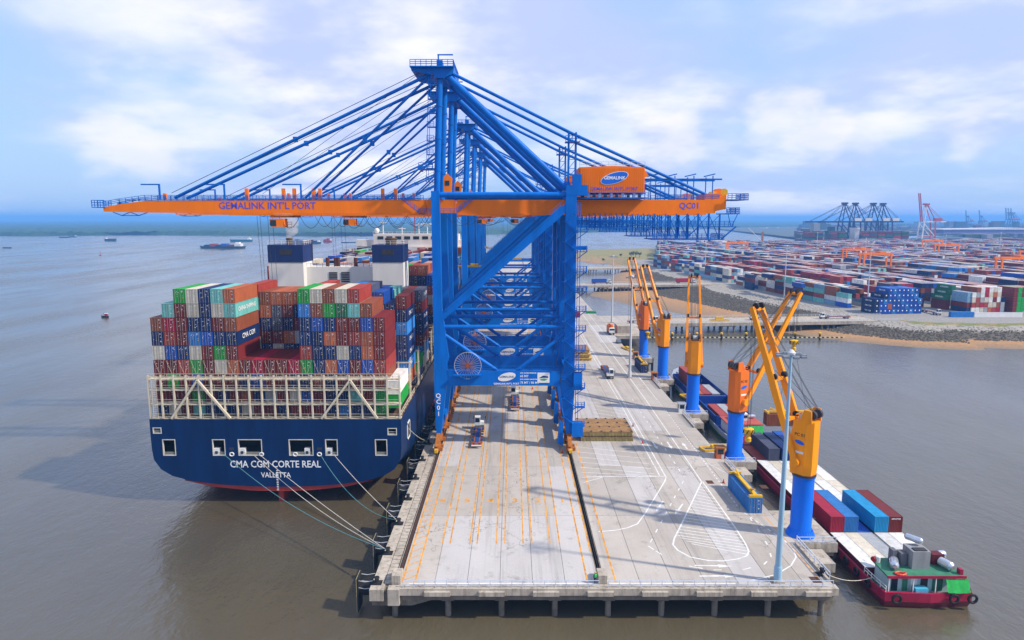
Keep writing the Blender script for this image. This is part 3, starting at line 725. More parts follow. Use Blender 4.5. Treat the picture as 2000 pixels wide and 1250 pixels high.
# ------------------------------------------------------------------ the big container ship
SX0, SX1, SY0, SD = -73.8, -22.6, 134.4, 18.0            # port side, quay side, transom, deck height
SC = (SX0 + SX1) / 2
ship = thing('container_ship', 'large navy blue container ship moored stern-on beside the cranes', 'ship', (SC, SY0, 0))
def hull():
    mb = MB()
    prof = [(-25.6, SD), (-25.6, 14.5), (-25.55, 11.5), (-25.2, 9.3), (-24.0, 7.4), (-21.8, 6.0), (-18.0, 4.9), (-12.0, 4.1), (-6, 3.75), (0, 3.6)]
    prof = prof + [(-x, z) for x, z in prof[-2::-1]]
    st = []
    def station(y, wid, lift, low):
        row = []
        for x, z in prof:
            zz = SD if z == SD else (low + (z - 3.6) * (SD - low - lift) / (SD - 3.6))
            row.append((x * wid, y, zz))
        st.append(row)
    station(0.02, 1, 0, 3.6); station(6, 1, 0, 2.6); station(14, 1, 0, 0.4); station(26, 1, 0, -3); station(60, 1, 0, -5)
    for y, w in ((270, 1), (300, 0.97), (320, 0.86), (340, 0.66), (355, 0.4), (365, 0.12), (367, 0.01)): station(y, w, 0, -5)
    n = len(prof)
    for r in st: mb.v += r
    for k in range(len(st) - 1):
        for i in range(n - 1):
            f = (k * n + i, k * n + i + 1, (k + 1) * n + i + 1, (k + 1) * n + i)
            zmin = max(mb.v[j][2] for j in f); mb.f.append(f); mb.m.append(1 if zmin < 5.2 and 4 <= i < n - 5 else 0)
    # red underside strip across the counter
    return mb
hull().build('hull', [HULL, BOOT], ship, smooth=True)
def transom():
    # plate with real openings to the mooring deck; windows from the photograph
    wins = [(319, 342, 858, 890), (416, 439, 858, 890), (466, 511, 858, 890), (565, 611, 858, 890), (636, 659, 858, 890), (733, 756, 858, 890), (299, 315, 835, 847), (757, 775, 836, 850)]
    W_ = []
    for a, b, c, d in wins:
        p = yp(a, d, SY0); q = yp(b, c, SY0); W_.append((p.x - SC, q.x - SC, p.z, q.z))
    xs_ = sorted({-25.6, 25.6} | {round(v, 3) for w in W_ for v in w[:2]}); zs_ = sorted({9.3, SD} | {round(v, 3) for w in W_ for v in w[2:]})
    mb = MB()
    for x0, x1 in zip(xs_, xs_[1:]):
        for z0, z1 in zip(zs_, zs_[1:]):
            cx, cz = (x0 + x1) / 2, (z0 + z1) / 2
            if any(w[0] < cx < w[1] and w[2] < cz < w[3] for w in W_): continue
            def ed(x, z): return max(-25.6 + max(0, (11.5 - z) * 0.16), min(25.6 - max(0, (11.5 - z) * 0.16), x))
            mb.add([(ed(x0, z0), 0, z0), (ed(x1, z0), 0, z0), (ed(x1, z1), 0, z1), (ed(x0, z1), 0, z1)], [(0, 1, 2, 3)])
    low = [(-25.2, 9.3), (-24.0, 7.4), (-21.8, 6.0), (-18.0, 4.9), (-12.0, 4.1), (-6, 3.75), (0, 3.6), (6, 3.75), (12, 4.1), (18, 4.9), (21.8, 6), (24, 7.4), (25.2, 9.3)]
    mb.add([(x, 0, z) for x, z in low], [tuple(range(len(low)))])
    t = mb.build('transom', HULL, ship)
    FR = paint('opening_frame', (0.6, 0.58, 0.52), 0.6, 0.2, 1)
    INT = paint('mooring_deck', (0.03, 0.042, 0.035), 0.8, 0.4, 0.8)
    for x0, x1, z0, z1 in W_:
        fm = MB(); w = 0.16
        for (a, b, c, d) in ((x0, x0 + w, z0, z1), (x1 - w, x1, z0, z1), (x0 + w, x1 - w, z0, z0 + w), (x0 + w, x1 - w, z1 - w, z1)): fm.box(a, b, -0.06, 0.35, c, d)
        for zz in (0.35, 0.7): fm.bar((x0 + w, 0.1, z0 + zz), (x1 - w, 0.1, z0 + zz), 0.07)
        fm.build('mooring_opening', FR, ship)
    im = MB(); z0 = 10.6; z1 = 16.6
    im.add([(-25, 6, z0), (25, 6, z0), (25, 6, z1), (-25, 6, z1)], [(0, 1, 2, 3)]).add([(-25, .3, z0), (25, .3, z0), (25, 6, z0), (-25, 6, z0)], [(0, 1, 2, 3)]).add([(-25, .3, z1), (25, .3, z1), (25, 6, z1), (-25, 6, z1)], [(0, 1, 2, 3)])
    im.build('mooring_deck', INT, ship)
    for i in (1, 2, 3, 4):
        x0, x1, z0_, z1_ = W_[i]; cx = x0 + 0.75 if i != 3 else x1 - 1.3
        MB().box(cx - 0.55, cx + 0.55, 0.12, 1.0, z0_ + .1, z0_ + 1.5).box(cx - .25, cx + .25, -0.05, .12, z0_ + .4, z0_ + .95, 1).build('roller_fairlead', [WHITE, STEEL], ship)
    for px in (453, 511, 577, 624):
        p = yp(px, 887, SY0); mb = MB()
        ring = [Vector((p.x - SC + 0.42 * math.cos(a), -0.08, p.z + 0.36 * math.sin(a))) for a in [i * math.pi / 6 for i in range(13)]]
        mb.path(ring, 0.13, 6).build('fairlead_ring', WHITE, ship, smooth=True)
        if px in (453, 624): MB().box(p.x - SC - .5, p.x - SC + .5, -0.03, 0, p.z + .9, p.z + 1.4).build('fairlead_slot', STEEL, ship)
transom()
link('ship_name', text_mesh('CMA CGM CORTE REAL', 2.05, 0.03, PRINT), ship, (yp(538, 907, SY0).x - SC, -0.03, yp(538, 907, SY0).z), FRONT).scale.x = .85
link('home_port', text_mesh('VALLETTA', 1.55, 0.02, PRINT), ship, (yp(539, 928, SY0).x - SC, -0.03, yp(539, 928, SY0).z), FRONT).scale.x = .85
MB().box(-0.5, 0.5, 1.2, 9, -3, 3.2).build('rudder', BOOT, ship)
MB().prism([(-19.5, 4.95), (-12, 4.1), (-6, 3.75), (0, 3.6), (6, 3.75), (12, 4.1), (19.5, 4.95), (14, 3.6), (6, 2.75), (0, 2.6), (-6, 2.75), (-14, 3.6)], 'y', 0.25, 1.4).build('boot_top', BOOT, ship)
mb = MB()
for k in range(12): mb.box(-0.3 if k % 2 else -0.35, 0.05, -0.05, -0.01, 2.9 + k * 0.38, 3.05 + k * 0.38)
mb.build('draught_marks', PRINT, ship)
DECKM = paint('ship_deck', (0.12, 0.06, 0.04), 0.8, 0.4, 0.4)
MB().box(-25.5, 25.5, 0.05, 300, SD - 0.4, SD + 0.02).build('main_deck', DECKM, ship)
MB().rail([(25.4, 0.2, SD), (25.4, 180, SD)], 1.2, 2.6, 0.05).build('side_railing', CREAM, ship)
MB().box(25.58, 25.63, 40, 95, 6.0, 6.35).build('side_stripe', BOOT, ship)

# lashing bridge across the stern
CW = 2.5; CX0 = -25.0                                          # container columns
lb = link('lashing_bridge', MB().box(-25.55, 25.55, 0.3, 1.9, SD + 0.02, SD + 0.12).mesh('lashing_bridge', CREAM), ship)
LT = 27.1
post = MB().bar((0, 0.35, SD + .1), (0, 0.35, LT), 0.3, 0.4).mesh('post', CREAM)
for i in range(21):
    link('post', post, lb, (-25.4 + i * 2.54, 0, 0))
for z in (21.0, 24.0, LT - 0.9):
    MB().box(-25.5, 25.5, 0.3, 1.7, z - 0.1, z + 0.12).build('walkway', CREAM, lb)
    if z < 26: MB().rail([(-25.4, 0.28, z + .1), (25.4, 0.28, z + .1)], 0.95, 2.54, 0.03).build('railing', CREAM, lb)
MB().rail([(-25.4, 0.28, LT - .8), (25.4, 0.28, LT - .8)], 1.1, 1.27, 0.04).build('railing', CREAM, lb)
MB().rail([(-25.4, 0.28, SD + .1), (25.4, 0.28, SD + .1)], 0.95, 2.54, 0.03).build('railing', CREAM, lb)
for ax, b0, b1 in ((385, 335, 450), (683, 628, 737)):
    for b in (b0, b1):
        MB().bar((yp(ax, 745, SY0).x - SC, 0.12, LT - 1.0), (yp(b, 820, SY0).x - SC, 0.12, SD + .15), 0.5, 0.4).build('brace', CREAM, lb)
for x in (-24.6, -23.7): MB().bar((x, 0.0, SD + .2), (x, 0.0, LT), 0.07).build('ladder_rail', CREAM, lb)
for k in range(22): MB().bar((-24.6, 0, SD + .4 + k * .4), (-23.7, 0, SD + .4 + k * .4), 0.05).build('ladder_rung', CREAM, lb)

# containers: the aftmost bay as in the photograph (bottom tier above the bridge first)
BASE = SD + 0.35; TH = 2.9
AFT = {0: 'maroon cream navy brown', 1: 'maroon blue red crimson teal', 2: 'red navy maroon maroon maroon green', 3: 'green cream light_blue navy cream cream',
       4: 'maroon maroon blue navy navy navy', 5: 'cream green navy maroon cream teal', 6: 'orange maroon navy brown teal orange', 7: 'maroon', 8: 'crimson', 9: 'maroon', 10: 'maroon', 11: 'crimson',
       12: 'green red navy navy light_blue green', 13: 'navy navy navy blue brown cream', 14: 'orange navy orange navy green brown', 15: 'blue cream maroon maroon dark_green cream',
       16: 'maroon navy red maroon teal red', 17: 'blue orange orange blue brown', 18: 'red maroon maroon maroon'}
LOW = ['maroon green maroon blue maroon maroon maroon navy blue maroon maroon navy navy brown navy maroon maroon maroon brown',
       'maroon maroon maroon green maroon navy maroon brown navy grey maroon cream blue maroon navy navy teal maroon green',
       'navy cream maroon teal navy navy navy cream maroon maroon navy maroon maroon maroon navy light_blue navy navy green']
AY = SY0 + 2.1 + 6.1
def cname(c): return c.replace('_', ' ')
for tier in range(3):
    for c, col in enumerate(LOW[2 - tier].split()):
        container(SC + CX0 + CW * (c + .5), AY, BASE + TH * tier, col,
                  '%s container behind the stern frame, %s from port, %s' % (cname(col), ordinal(c), ['bottom tier', 'second tier up', 'third tier up'][tier]), group='containers behind the stern frame')
aft_side = {}
for c, s in AFT.items():
    tiers = s.split()
    for k, col in enumerate(tiers):
        t = container(SC + CX0 + CW * (c + .5), AY, BASE + TH * (3 + k), col,
                  '%s container of the stern bay, %s stack from port, %s above the frame' % (cname(col), ordinal(c), ordinal(k)), group='containers of the stern bay')
        aft_side[(c, k)] = t
        if k == 0: # crossed lashing rods
            for s_ in (-1, 1): MB().bar((s_ * 1.05, -6.2, 2.75), (s_ * 0.1, -6.18, 0.05), 0.035).build('lashing_rod', CREAM, t)
WHT = PRINT
def side_text(t, s, size, side=1, L=0.0, z=1.5, mat=None):
    link('side_lettering', text_mesh(s, size, 0.02, mat or PRINT), t, (side * 1.232, L, z), RIGHT if side > 0 else LEFT)
side_text(aft_side[(6, 4)], 'CHINA SHIPPING', 1.25); side_text(aft_side[(6, 2)], 'CMA CGM', 1.5)
# low white reefer and green box standing at the quay-side corner
container(SC + 23.8, AY + 0.5, BASE + 4.2, 'white', 'white container on the quay-side corner of the stern', doors=False)
container(SC + 23.8, AY + 0.5, BASE + 1.3, 'green', 'green container under the white one at the stern corner', doors=False)
# second and third bays: what shows over and beside the first
rnd = random.Random(11)
PAL = 'maroon maroon maroon red brown orange navy navy blue slate cream grey teal green'.split()
B2Y = AY + 12.8
def stack(cx, cy, base, cols, lab, group):
    return [container(cx, cy, base + TH * k, col, lab % (cname(col), ordinal(k)), group=group) for k, col in enumerate(cols) if col != '-']
B2 = {6: 'maroon orange', 7: '- - - - navy maroon navy orange brown', 8: '- - - - cream maroon slate slate orange', 9: '- - - - navy orange navy maroon orange', 10: '- - - - navy grey maroon navy brown', 11: '- - - - maroon dark_green maroon dark_green cream'}
for c, s in B2.items():
    if c == 6: continue
    stack(SC + CX0 + CW * (c + .5), B2Y, BASE - 1.9, s.split(), '%s container behind the stern gap, ' + ordinal(c) + ' stack from port, %s tier', 'containers of the second bay')
top2 = {6: ('red', 7.9), 12: ('red', 7.9), 15: ('light_blue', 7.8), 16: ('slate', 7.8), 17: ('blue', 7.3), 18: ('navy', 6.4)}
for c, (col, k) in top2.items():
    below = [random.choice(PAL) for _ in range(0 if c < 17 else 4)]
    for j, cc in enumerate([col] + below):
        tt = container(SC + CX0 + CW * (c + .5), B2Y, BASE + TH * (k - j), cc, '%s container of the second bay, %s stack from port, %s' % (cname(cc), ordinal(c), ['on top', 'next below the top', 'third from top', 'fourth from top', 'fifth from top'][j]), group='containers of the second bay')
for k, col in enumerate('orange light_blue navy navy light_blue navy maroon'.split()):
    t = container(SC + CX0 + CW * 19.5, B2Y, BASE + TH * (k + 1.0), col, '%s container of the quay-side outer stack, second bay, %s tier' % (cname(col), ordinal(k)), group='containers of the second bay')
    if col == 'navy': side_text(t, 'CMA CGM', 1.3)
    elif col == 'light_blue' and k < 3: side_text(t, 'CMA CGM', 1.3)
B3Y = B2Y + 13.6
for c in range(14, 20):
    hgt = 7
    if 5 <= c <= 7: hgt = 6
    if c > 17: hgt = 1
    n_ = 1 if c < 16 else 2
    for j in range(n_ if hgt > 2 else 2):
        if hgt - j < 0: continue
        col = rnd.choice(PAL) if c not in (8, 9, 10) else 'orange'
        container(SC + CX0 + CW * (c + .5), B3Y, BASE + TH * (hgt - j), col, '%s container of the third bay, %s stack from port, %s' % (cname(col), ordinal(c), ['on top', 'next below the top', 'third from top'][j]), group='containers of the third bay')
B4Y = B3Y + 12.8
for c in (17, 18, 19):
    cols = [rnd.choice(PAL) for _ in range(7)]
    if c == 19: cols = 'cream light_blue maroon navy navy maroon slate'.split()
    for k, col in enumerate(cols):
        t = container(SC + CX0 + CW * (c + .5), B4Y, BASE + TH * (k + 0.5), col, '%s container beside the funnel block, %s stack from port, %s tier' % (cname(col), ordinal(c), ordinal(k)), group='containers beside the funnels')
        if c == 19 and col in ('navy', 'slate'): side_text(t, 'CMA CGM', 1.3)
# outer lashing posts along the quay side
for i, yy in enumerate((14.9, 28.5, 42, 55.5, 69, 82, 95.5, 109)):
    mb = MB()
    for x in (22.8, 25.3):
        for dy in (0, 1.2): mb.bar((x, yy + dy, SD), (x, yy + dy, SD + 8.8), 0.25)
    for z in (2.9, 5.8, 8.6):
        mb.box(20.0, 25.5, yy - .1, yy + 1.3, SD + z - .1, SD + z + .1); mb.rail([(25.4, yy, SD + z), (25.4, yy + 1.2, SD + z)], 1.0, 1.2, 0.04)
    mb.bar((22.8, yy, SD), (25.3, yy, SD + 2.9), 0.12).bar((25.3, yy, SD + 2.9), (22.8, yy, SD + 5.8), 0.12)
    mb.build('lashing_tower', CREAM, ship)

# funnel block
FY = 186 - SY0
SHW = paint('ship_white', (0.78, 0.76, 0.72), 0.5, 0.10, 0.25)
DKB = paint('funnel_blue', (0.012, 0.035, 0.14), 0.45, 0.2, 0.4)
def fx(px): return (px - 1000) / 1333.33 * 185.6 - SC
def fz(py): return yp(1000, py, 186).z
zb, zt1 = SD + 6, fz(522)
casing = MB().prism([(fx(590) - 0.5, zb), (fx(590), zt1), (fx(733), zt1), (fx(733) + .5, zb)], 'y', FY + 1.5, FY + 11).build('funnel_casing', SHW, ship)
for a, b in ((527, 596), (729, 790)):
    zt = fz(478)
    bl = MB().box(fx(a), fx(b) - .2, FY - 1.2, FY + 8, zb, fz(512)).build('funnel_base', SHW, ship)
    fn = MB().box(fx(a) - .05, fx(b) - .15, FY - 1.3, FY + 8.1, fz(512), zt).build('funnel', DKB, ship)
    MB().rail([(fx(a), FY - 1.2, zt), (fx(b) - .2, FY - 1.2, zt), (fx(b) - .2, FY + 8, zt), (fx(a), FY + 8, zt)], 1.1, 1.6, 0.04).build('railing', SHW, fn)
    MB().box(fx((a + b) / 2) - 1.6, fx((a + b) / 2) + 1.6, FY - 1.34, FY - 1.2, fz(497), fz(487)).build('louvre', STEEL, fn)
    cx = fx(a + 33 if a < 600 else a + 32); rr = 0.9 if a < 600 else 1.7
    MB().lathe([(rr * .9, 0), (rr * .9, 1.2), (rr, 1.3), (rr, 1.7), (rr * .95, 1.75)], 16, (cx, FY + 3, zt)).build('exhaust_pipe', paint('exhaust', (0.13, 0.085, 0.05), 0.5, 0.3, 1.5), fn, smooth=True)
for px in (647, 671):
    x = fx(px)
    f = MB()
    for k in range(5):
        z = fz(535 + k * 4.2); f.box(x - 1.15, x + 1.15, FY + 1.36, FY + 1.5, z, z + 0.38)
    f.build('louvre', STEEL, casing)
for px in (632, 648, 653, 688): MB().tube((fx(px), FY + 4, zt1), (fx(px), FY + 4, zt1 + 2.4), 0.5, 10).build('vent_stack', BOOT if False else paint('vent_rust', (0.10, 0.03, 0.02), 0.6), casing, smooth=True)
MB().rail([(fx(592), FY + 1.6, zt1), (fx(730), FY + 1.6, zt1)], 1.0, 1.6, 0.04).build('railing', STEEL, casing)
# forward bays: nearest one as single boxes, the rest as one mass
F1Y = 186 - 0 + 12 + 12
for c in range(15, 20):
    hgt = rnd.choice((8, 8, 8, 7.6)) if c < 18 else (8 if c == 18 else 7)
    n_ = 5
    for j in range(n_):
        col = rnd.choice(PAL)
        container(SC + CX0 + CW * (c + .5), F1Y, BASE + TH * (hgt - j), col, '%s container forward of the funnels, %s stack from port, %s' % (cname(col), ordinal(c), ['on top', 'next below the top', 'third from top', 'fourth from top', 'fifth from top', 'sixth from top'][j]), group='containers forward of the funnels')
ATT = attr_paint('container_mass')
def box_mass(name, boxes, label, cat, parent=None):
    """boxes: (centre x, y, z0, hx, hy, h, rz-cos, rz-sin, colour)"""
    vs = []; fs = []; cols = []
    for x, y, z, hx, hy, h, c, s, col in boxes:
        o = len(vs)
        for dx, dy in ((-hx, -hy), (hx, -hy), (hx, hy), (-hx, hy)):
            vs.append((x + dx * c - dy * s, y + dx * s + dy * c, z))
        for k in range(4): v = vs[o + k]; vs.append((v[0], v[1], z + h))
        fs += [(o + 4, o + 5, o + 6, o + 7), (o, o + 1, o + 5, o + 4), (o + 1, o + 2, o + 6, o + 5), (o + 2, o + 3, o + 7, o + 6), (o + 3, o, o + 4, o + 7)]
        dust = tuple(v * .6 + d_ * .4 for v, d_ in zip(col, (.66, .54, .46)))
        cols += [dust] * 4 + [col] * 16
    me = bpy.data.meshes.new(name); me.from_pydata(vs, [], fs); me.materials.append(ATT); colour_mesh(me, cols, 'CORNER'); me.update()
    o = link(name, me, parent); o['kind'] = 'stuff'
    return tag(o, label, cat) if parent is None else o
boxes = []
for yq, cs in ((B3Y, range(14)), (B2Y, range(17)), (F1Y, range(15))):
    for c in cs:
        if yq == B3Y and c < 2: continue
        if yq == B3Y and 4 <= c <= 8: continue
        for j in range(2):
            if yq == B2Y and (c in B2 or c < 2): continue
            col = CC[rnd.choice(PAL)]; z_ = (8 - j) if yq == F1Y else (6.9 - j if yq == B3Y else 6.6 - j)
            boxes.append((SC + CX0 + CW * (c + .5), yq, BASE + TH * z_, 1.2, 6.05, 2.85, 1, 0, col))
for j in range(7): boxes.append((SC + CX0 + CW * 6.5, B2Y, BASE + TH * (6.9 - j), 1.2, 6.05, 2.85, 1, 0, CC[rnd.choice(PAL)]))
yy = F1Y + 13.2; k = 0
while yy < 480:
    if 318 < yy < 336: yy = 338
    for c in range(20):
        h = rnd.choice((8, 8, 9, 9, 9.3)) - (1 if yy > 400 else 0); w = 1 if yy < 420 else max(0.3, 1 - (yy - 420) / 90)
        if abs(c - 9.5) > 10 * w: continue
        for j in range(3 if c < 18 else 8):
            col = CC[rnd.choice(PAL + ['red', 'orange', 'light_blue', 'white'])]; q = rnd.uniform(.8, 1.1)
            boxes.append((SC + CX0 + CW * (c + .5), yy, BASE + TH * (h - 1 - j), 1.2, 6.05, 2.85, 1, 0, tuple(v * q for v in col)))
    k += 1; yy += 12.6 + (1.4 if k % 2 else 0.3)
box_mass('container_stacks', boxes, 'rows of stacked containers on the forward half of the big ship', 'containers')
# bridge house
BY = 322 - SY0
def bx_(px, Y=325): return (px - 1000) / 1333.33 * Y - SC
bh = link('bridge_house', MB().box(-18, 24, BY, BY + 14, SD, 45.5).box(-25.4, 25.5, BY + 2, BY + 7, 45.5, 48.5).box(-17, 23, BY + 1, BY + 12, 45.5, 51.2).mesh('bridge_house', SHW), ship)
MB().prism([(-25.5, 45.5), (-18, 45.5), (-18, 42)], 'y', BY + 2.5, BY + 6.5).build('wing_bracket', SHW, bh)
for i in range(9): MB().box(-15 + i * 4.2, -12.2 + i * 4.2, BY + 0.9, BY + 1, 48.8, 50.2).build('window', GLASS, bh)
MB().rail([(-17, BY + 1, 51.2), (23, BY + 1, 51.2)], 1.2, 1.8, 0.06).build('railing', SHW, bh)
for x, h in ((-13, 6.5), (-4, 3), (4, 5), (8, 4.5), (13, 7), (17, 2.5)):
    m_ = MB().tube((x, BY + 5, 51.2), (x, BY + 5, 51.2 + h), 0.22, 6); m_.box(x - 1.6, x + 1.6, BY + 4.8, BY + 5.2, 51.2 + h * .8, 51.2 + h * .8 + .35)
    m_.build('mast', SHW, bh)
MB().tube((2, BY + 6, 51.2), (2, BY + 6, 60), 0.28, 6).build('mast', paint('mast_red', (0.5, 0.05, 0.05), 0.5), bh)
MB().lathe([(0.1, 0), (1.0, .5), (1.3, 1.3), (1.0, 2.1), (0.1, 2.6)], 12, (-16, BY + 5, 51.5)).build('radar_dome', SHW, bh, smooth=True)
MB().box(5, 10, BY + 4.5, BY + 5.2, 55.6, 56.2).build('radar_scanner', SHW, bh)

# mooring lines, each a hanging line from stern to bollard
ROPEW = paint('mooring_rope', (0.62, 0.58, 0.5), 0.8, 0.2, 3); ROPEG = paint('mooring_rope_green', (0.10, 0.28, 0.30), 0.8, 0.2, 3)
def mooring(p, q, sag, mat, label, r=0.055):
    p = Vector(p); q = Vector(q); pts = []
    for i in range(17):
        t = i / 16; v = p.lerp(q, t); v.z -= sag * 4 * t * (1 - t); pts.append(v)
    tag(MB().path(pts, r, 6).build('mooring_line', mat, smooth=True), label, 'rope', 'mooring lines of the big ship')
B1 = (-20.4, 103.4, 5.7); B2_ = (-20.4, 114.2, 5.7)
def sp(px, py): v = yp(px, py, SY0 - 0.15); return (v.x, v.y, v.z)
mooring(sp(497, 890), B1, 1.6, ROPEW, 'pale mooring line from the wide port opening to the second bollard')
mooring(sp(506, 887), B1, 0.5, ROPEW, 'pale taut mooring line from the port fairlead ring to the second bollard')
mooring(sp(437, 887), B1, 2.2, ROPEG, 'dull green slack mooring line from the narrow port opening to the second bollard')
mooring(sp(653, 889), B2_, 0.5, ROPEW, 'pale taut mooring line from the narrow quay-side opening to the third bollard')
mooring(sp(627, 890), B2_, 3.0, ROPEG, 'dull green slack mooring line from the quay-side ring to the third bollard')
mooring((-22.6, 143, 13.6), (-20.4, 157.5, 5.7), 0.5, ROPEW, 'pale short mooring line from the side opening to a bollard by the crane')
# side fairlead opening
MB().box(25.58, 25.68, 8.0, 11, 11.4, 14.4).build('side_opening', STEEL, ship)
MB().box(25.6, 25.72, 7.6, 8, 11, 14.8).box(25.6, 25.72, 11, 11.4, 11, 14.8).box(25.6, 25.72, 7.6, 11.4, 14.4, 14.8).box(25.6, 25.72, 7.6, 11.4, 11, 11.4).build('opening_frame', WHITE, ship)

# ------------------------------------------------------------------ ship-to-shore cranes
CRANE_Y = [155.5 + d for d in (0, 30, 91, 138, 194, 250)]
LX, RXX = -17.2, 13.3          # leg lines
BYc, BY0, BY1 = 8.5, 5.6, 11.4 # girder centre and the two girder webs
Zg0, Zg1 = 54.6, 57.7          # girder underside and top above the deck
def sts_crane(Y0):
    c = thing('gantry_crane', '', 'crane', (0, Y0, DZ))
    P = lambda mb, n, mat=BLUE, parent=c, **k: mb.build(n, mat, parent, **k)
    # bogies
    for x in (LX, RXX):
        for y in (0, 17):
            b = P(MB().prism([(y - 5.6, 1.9), (y + 5.6, 1.9), (y + 1.2, 3.6), (y - 1.2, 3.6)], 'x', x - 0.45, x + 0.45), 'bogie', BOGIE)
            for s in (-1, 1):
                yy = y + s * 3.7
                P(MB().prism([(yy - 2.3, 1.0), (yy + 2.3, 1.0), (yy + .8, 2.3), (yy - .8, 2.3)], 'x', x - 0.55, x + 0.55).box(x - .75, x + .75, yy - .5, yy + .5, .8, 1.5), 'truck_frame', BOGIE, b)
                for w in (-1.6, -.55, .55, 1.6): P(MB().disc((x, yy + w, 0.45), (1, 0, 0), 0.45, 0.3, 12), 'wheel', BOGIE, b)
                for w in (-1.1, 1.1): P(MB().box(x + .5, x + 1.25, yy + w - .35, yy + w + .35, .7, 1.5), 'drive_motor', BOGIE, b)
            P(MB().box(x - .35, x + .35, y + (-7.2 if y == 0 else 6.2), y + (-6.2 if y == 0 else 7.2), .9, 1.6), 'buffer', YELLOW, b)
    for y in (-1.2, 15.6):                                     # guards and hazard panels inside the landside bogies
        gd = P(MB().prism([(RXX - 2.6, 1.2), (RXX - 1.3, .7), (RXX - 1.3, 6.2), (RXX - 2.2, 6.6)], 'y', y - .3, y + 1.6), 'wheel_guard', BLUE)
        P(MB().prism([(y + 1.7, 1.4), (y + 6.2, 1.4), (y + 6.2, 4.6), (y + 1.7, 5.6)], 'x', RXX - 1.5, RXX - 1.42), 'hazard_panel', YELLOW, gd)
    # legs: outer face plumb, lower part tapering to the bogies
    for y in (0, 17):
        w = 0.95
        P(MB().prism([(LX - .55, 3.2), (LX + .55, 3.2), (LX + 1.9, 14.8), (LX + 1.9, 19.2), (LX + 2.6, 21.5), (LX + 1.15, 33), (LX + 1.0, 59.5), (LX - 0.85, 59.5), (LX - 0.85, 14)], 'y', y - w, y + w), 'waterside_leg')
        P(MB().prism([(RXX - .55, 3.2), (RXX + .75, 3.2), (RXX + 1.2, 14), (RXX + 1.2, 59.8), (RXX - 1.25, 59.8), (RXX - 1.25, 19.5), (RXX - 2.2, 15)], 'y', y - w, y + w), 'landside_leg')
        P(MB().box(LX + 1.9, RXX - 2.2, y - .8, y + .8, 15.0, 18.5), 'portal_beam')
        P(MB().rail([(LX + 2, y - .7, 18.5), (RXX - 2, y - .7, 18.5)], 1.1, 1.6, 0.035), 'railing')
        P(MB().tube((LX + 1, y, 28.7), (RXX - 1.2, y, 28.7), 0.5, 10), 'tie_pipe', smooth=True)
        for a, q in ((LX + 1.4, -3.6), (RXX - 1.2, 1.2)): P(MB().tube((a, y, 27.0), (q, y, 18.5), 0.45, 10), 'knee_brace', smooth=True)
        P(MB().bar((LX + .8, y, 30.8), (RXX - 1.0, y, 56.0), 1.5, 1.7, up=(0, 1, 0)), 'diagonal_brace')
        P(MB().bar((LX + 2, y - .95, 32.6), (RXX - 2.2, y - .95, 56.2), 0.12, 0.3).rail([(LX + 2, y - .95, 32.6), (RXX - 2.2, y - .95, 56.2)], 1.0, 2.0, 0.03), 'brace_walkway')
        P(MB().tube((LX + .8, y, 58.7), (RXX - 1, y, 58.7), 0.62, 12), 'upper_tie', smooth=True)
    P(MB().box(LX - .4, LX + .9, 0.95, 16.05, 15.4, 18.2), 'sill_beam'); P(MB().box(RXX - .8, RXX + .6, 0.95, 16.05, 15.4, 18.2), 'sill_beam')
    P(MB().box(LX - .4, LX + .5, .95, 16.05, 3.4, 4.8), 'sill_beam'); P(MB().box(RXX - .5, RXX + .5, .95, 16.05, 3.4, 4.8), 'sill_beam')
    P(MB().box(LX - .5, LX + .6, 0.95, 16.05, 57.9, 59.4), 'cross_girder'); P(MB().box(RXX - .8, RXX + .8, 0.95, 16.05, 57.9, 60.2), 'cross_girder')
    P(MB().bar((RXX, 1, 20), (RXX, 16, 38), .6).bar((RXX, 16, 38), (RXX, 1, 55), .6), 'frame_brace')
    P(MB().box(RXX - 1.2, RXX + 3.6, -1.0, 2.0, 58.5, 60.8).box(RXX - .2, RXX + 3.4, -1.0, 0.5, 46.5, 47.2), 'leg_head')
    # girder and boom: twin webs, flange lip, crossties
    for y in (BY0, BY1):
        P(MB().box(LX + 4.5, 47.2, y - .7, y + .7, Zg0, Zg1).prism([(47.2, Zg0 + .5), (49.6, Zg0 + 1.0), (49.6, Zg1 + 1.3), (47.2, Zg1)], 'y', y - .7, y + .7)
          .box(LX + 4.5, 45, y - .85, y + .85, Zg0 - .35, Zg0 - .02), 'girder', ORANGE)
        P(MB().prism([(LX + 3.8, Zg0), (LX + 3.8, Zg1), (LX - 2.5, Zg1), (LX - 2.5, Zg0)], 'y', y - .65, y + .65), 'boom_hinge', ORANGE)
        P(MB().prism([(LX - 2.8, Zg0), (LX - 2.8, Zg1), (-85, Zg1 - .2), (-91, Zg1 - 1.0), (-94.8, Zg1 - 1.7), (-94.8, Zg0 + .4), (-88, Zg0 + .25), (-80, Zg0 + .15)], 'y', y - .65, y + .65)
          .box(-78, LX - 2.8, y - .8, y + .8, Zg0 - .3, Zg0 - .02), 'boom', ORANGE)
        P(MB().rail([(-94.8, y - .6, Zg1 - 1.6), (-91, y - .6, Zg1 - .9), (-85, y - .6, Zg1 - .1), (LX - 4, y - .6, Zg1 + .02)], 1.15, 1.5, 0.05, mids=2).box(-92, LX - 4, y - .75, y + .5, Zg1 + .01, Zg1 + .06), 'boom_walkway')
        P(MB().rail([(RXX + 20, y - .6, Zg1 + .02), (48, y - .6, Zg1 + .02)], 1.15, 1.5, 0.05, mids=2), 'girder_walkway')
    tie = MB()
    for k in range(14): tie.box(-92 + k * 5.2, -91.5 + k * 5.2, BY0 + .7, BY1 - .7, Zg1 - 1.2, Zg1 - .5)
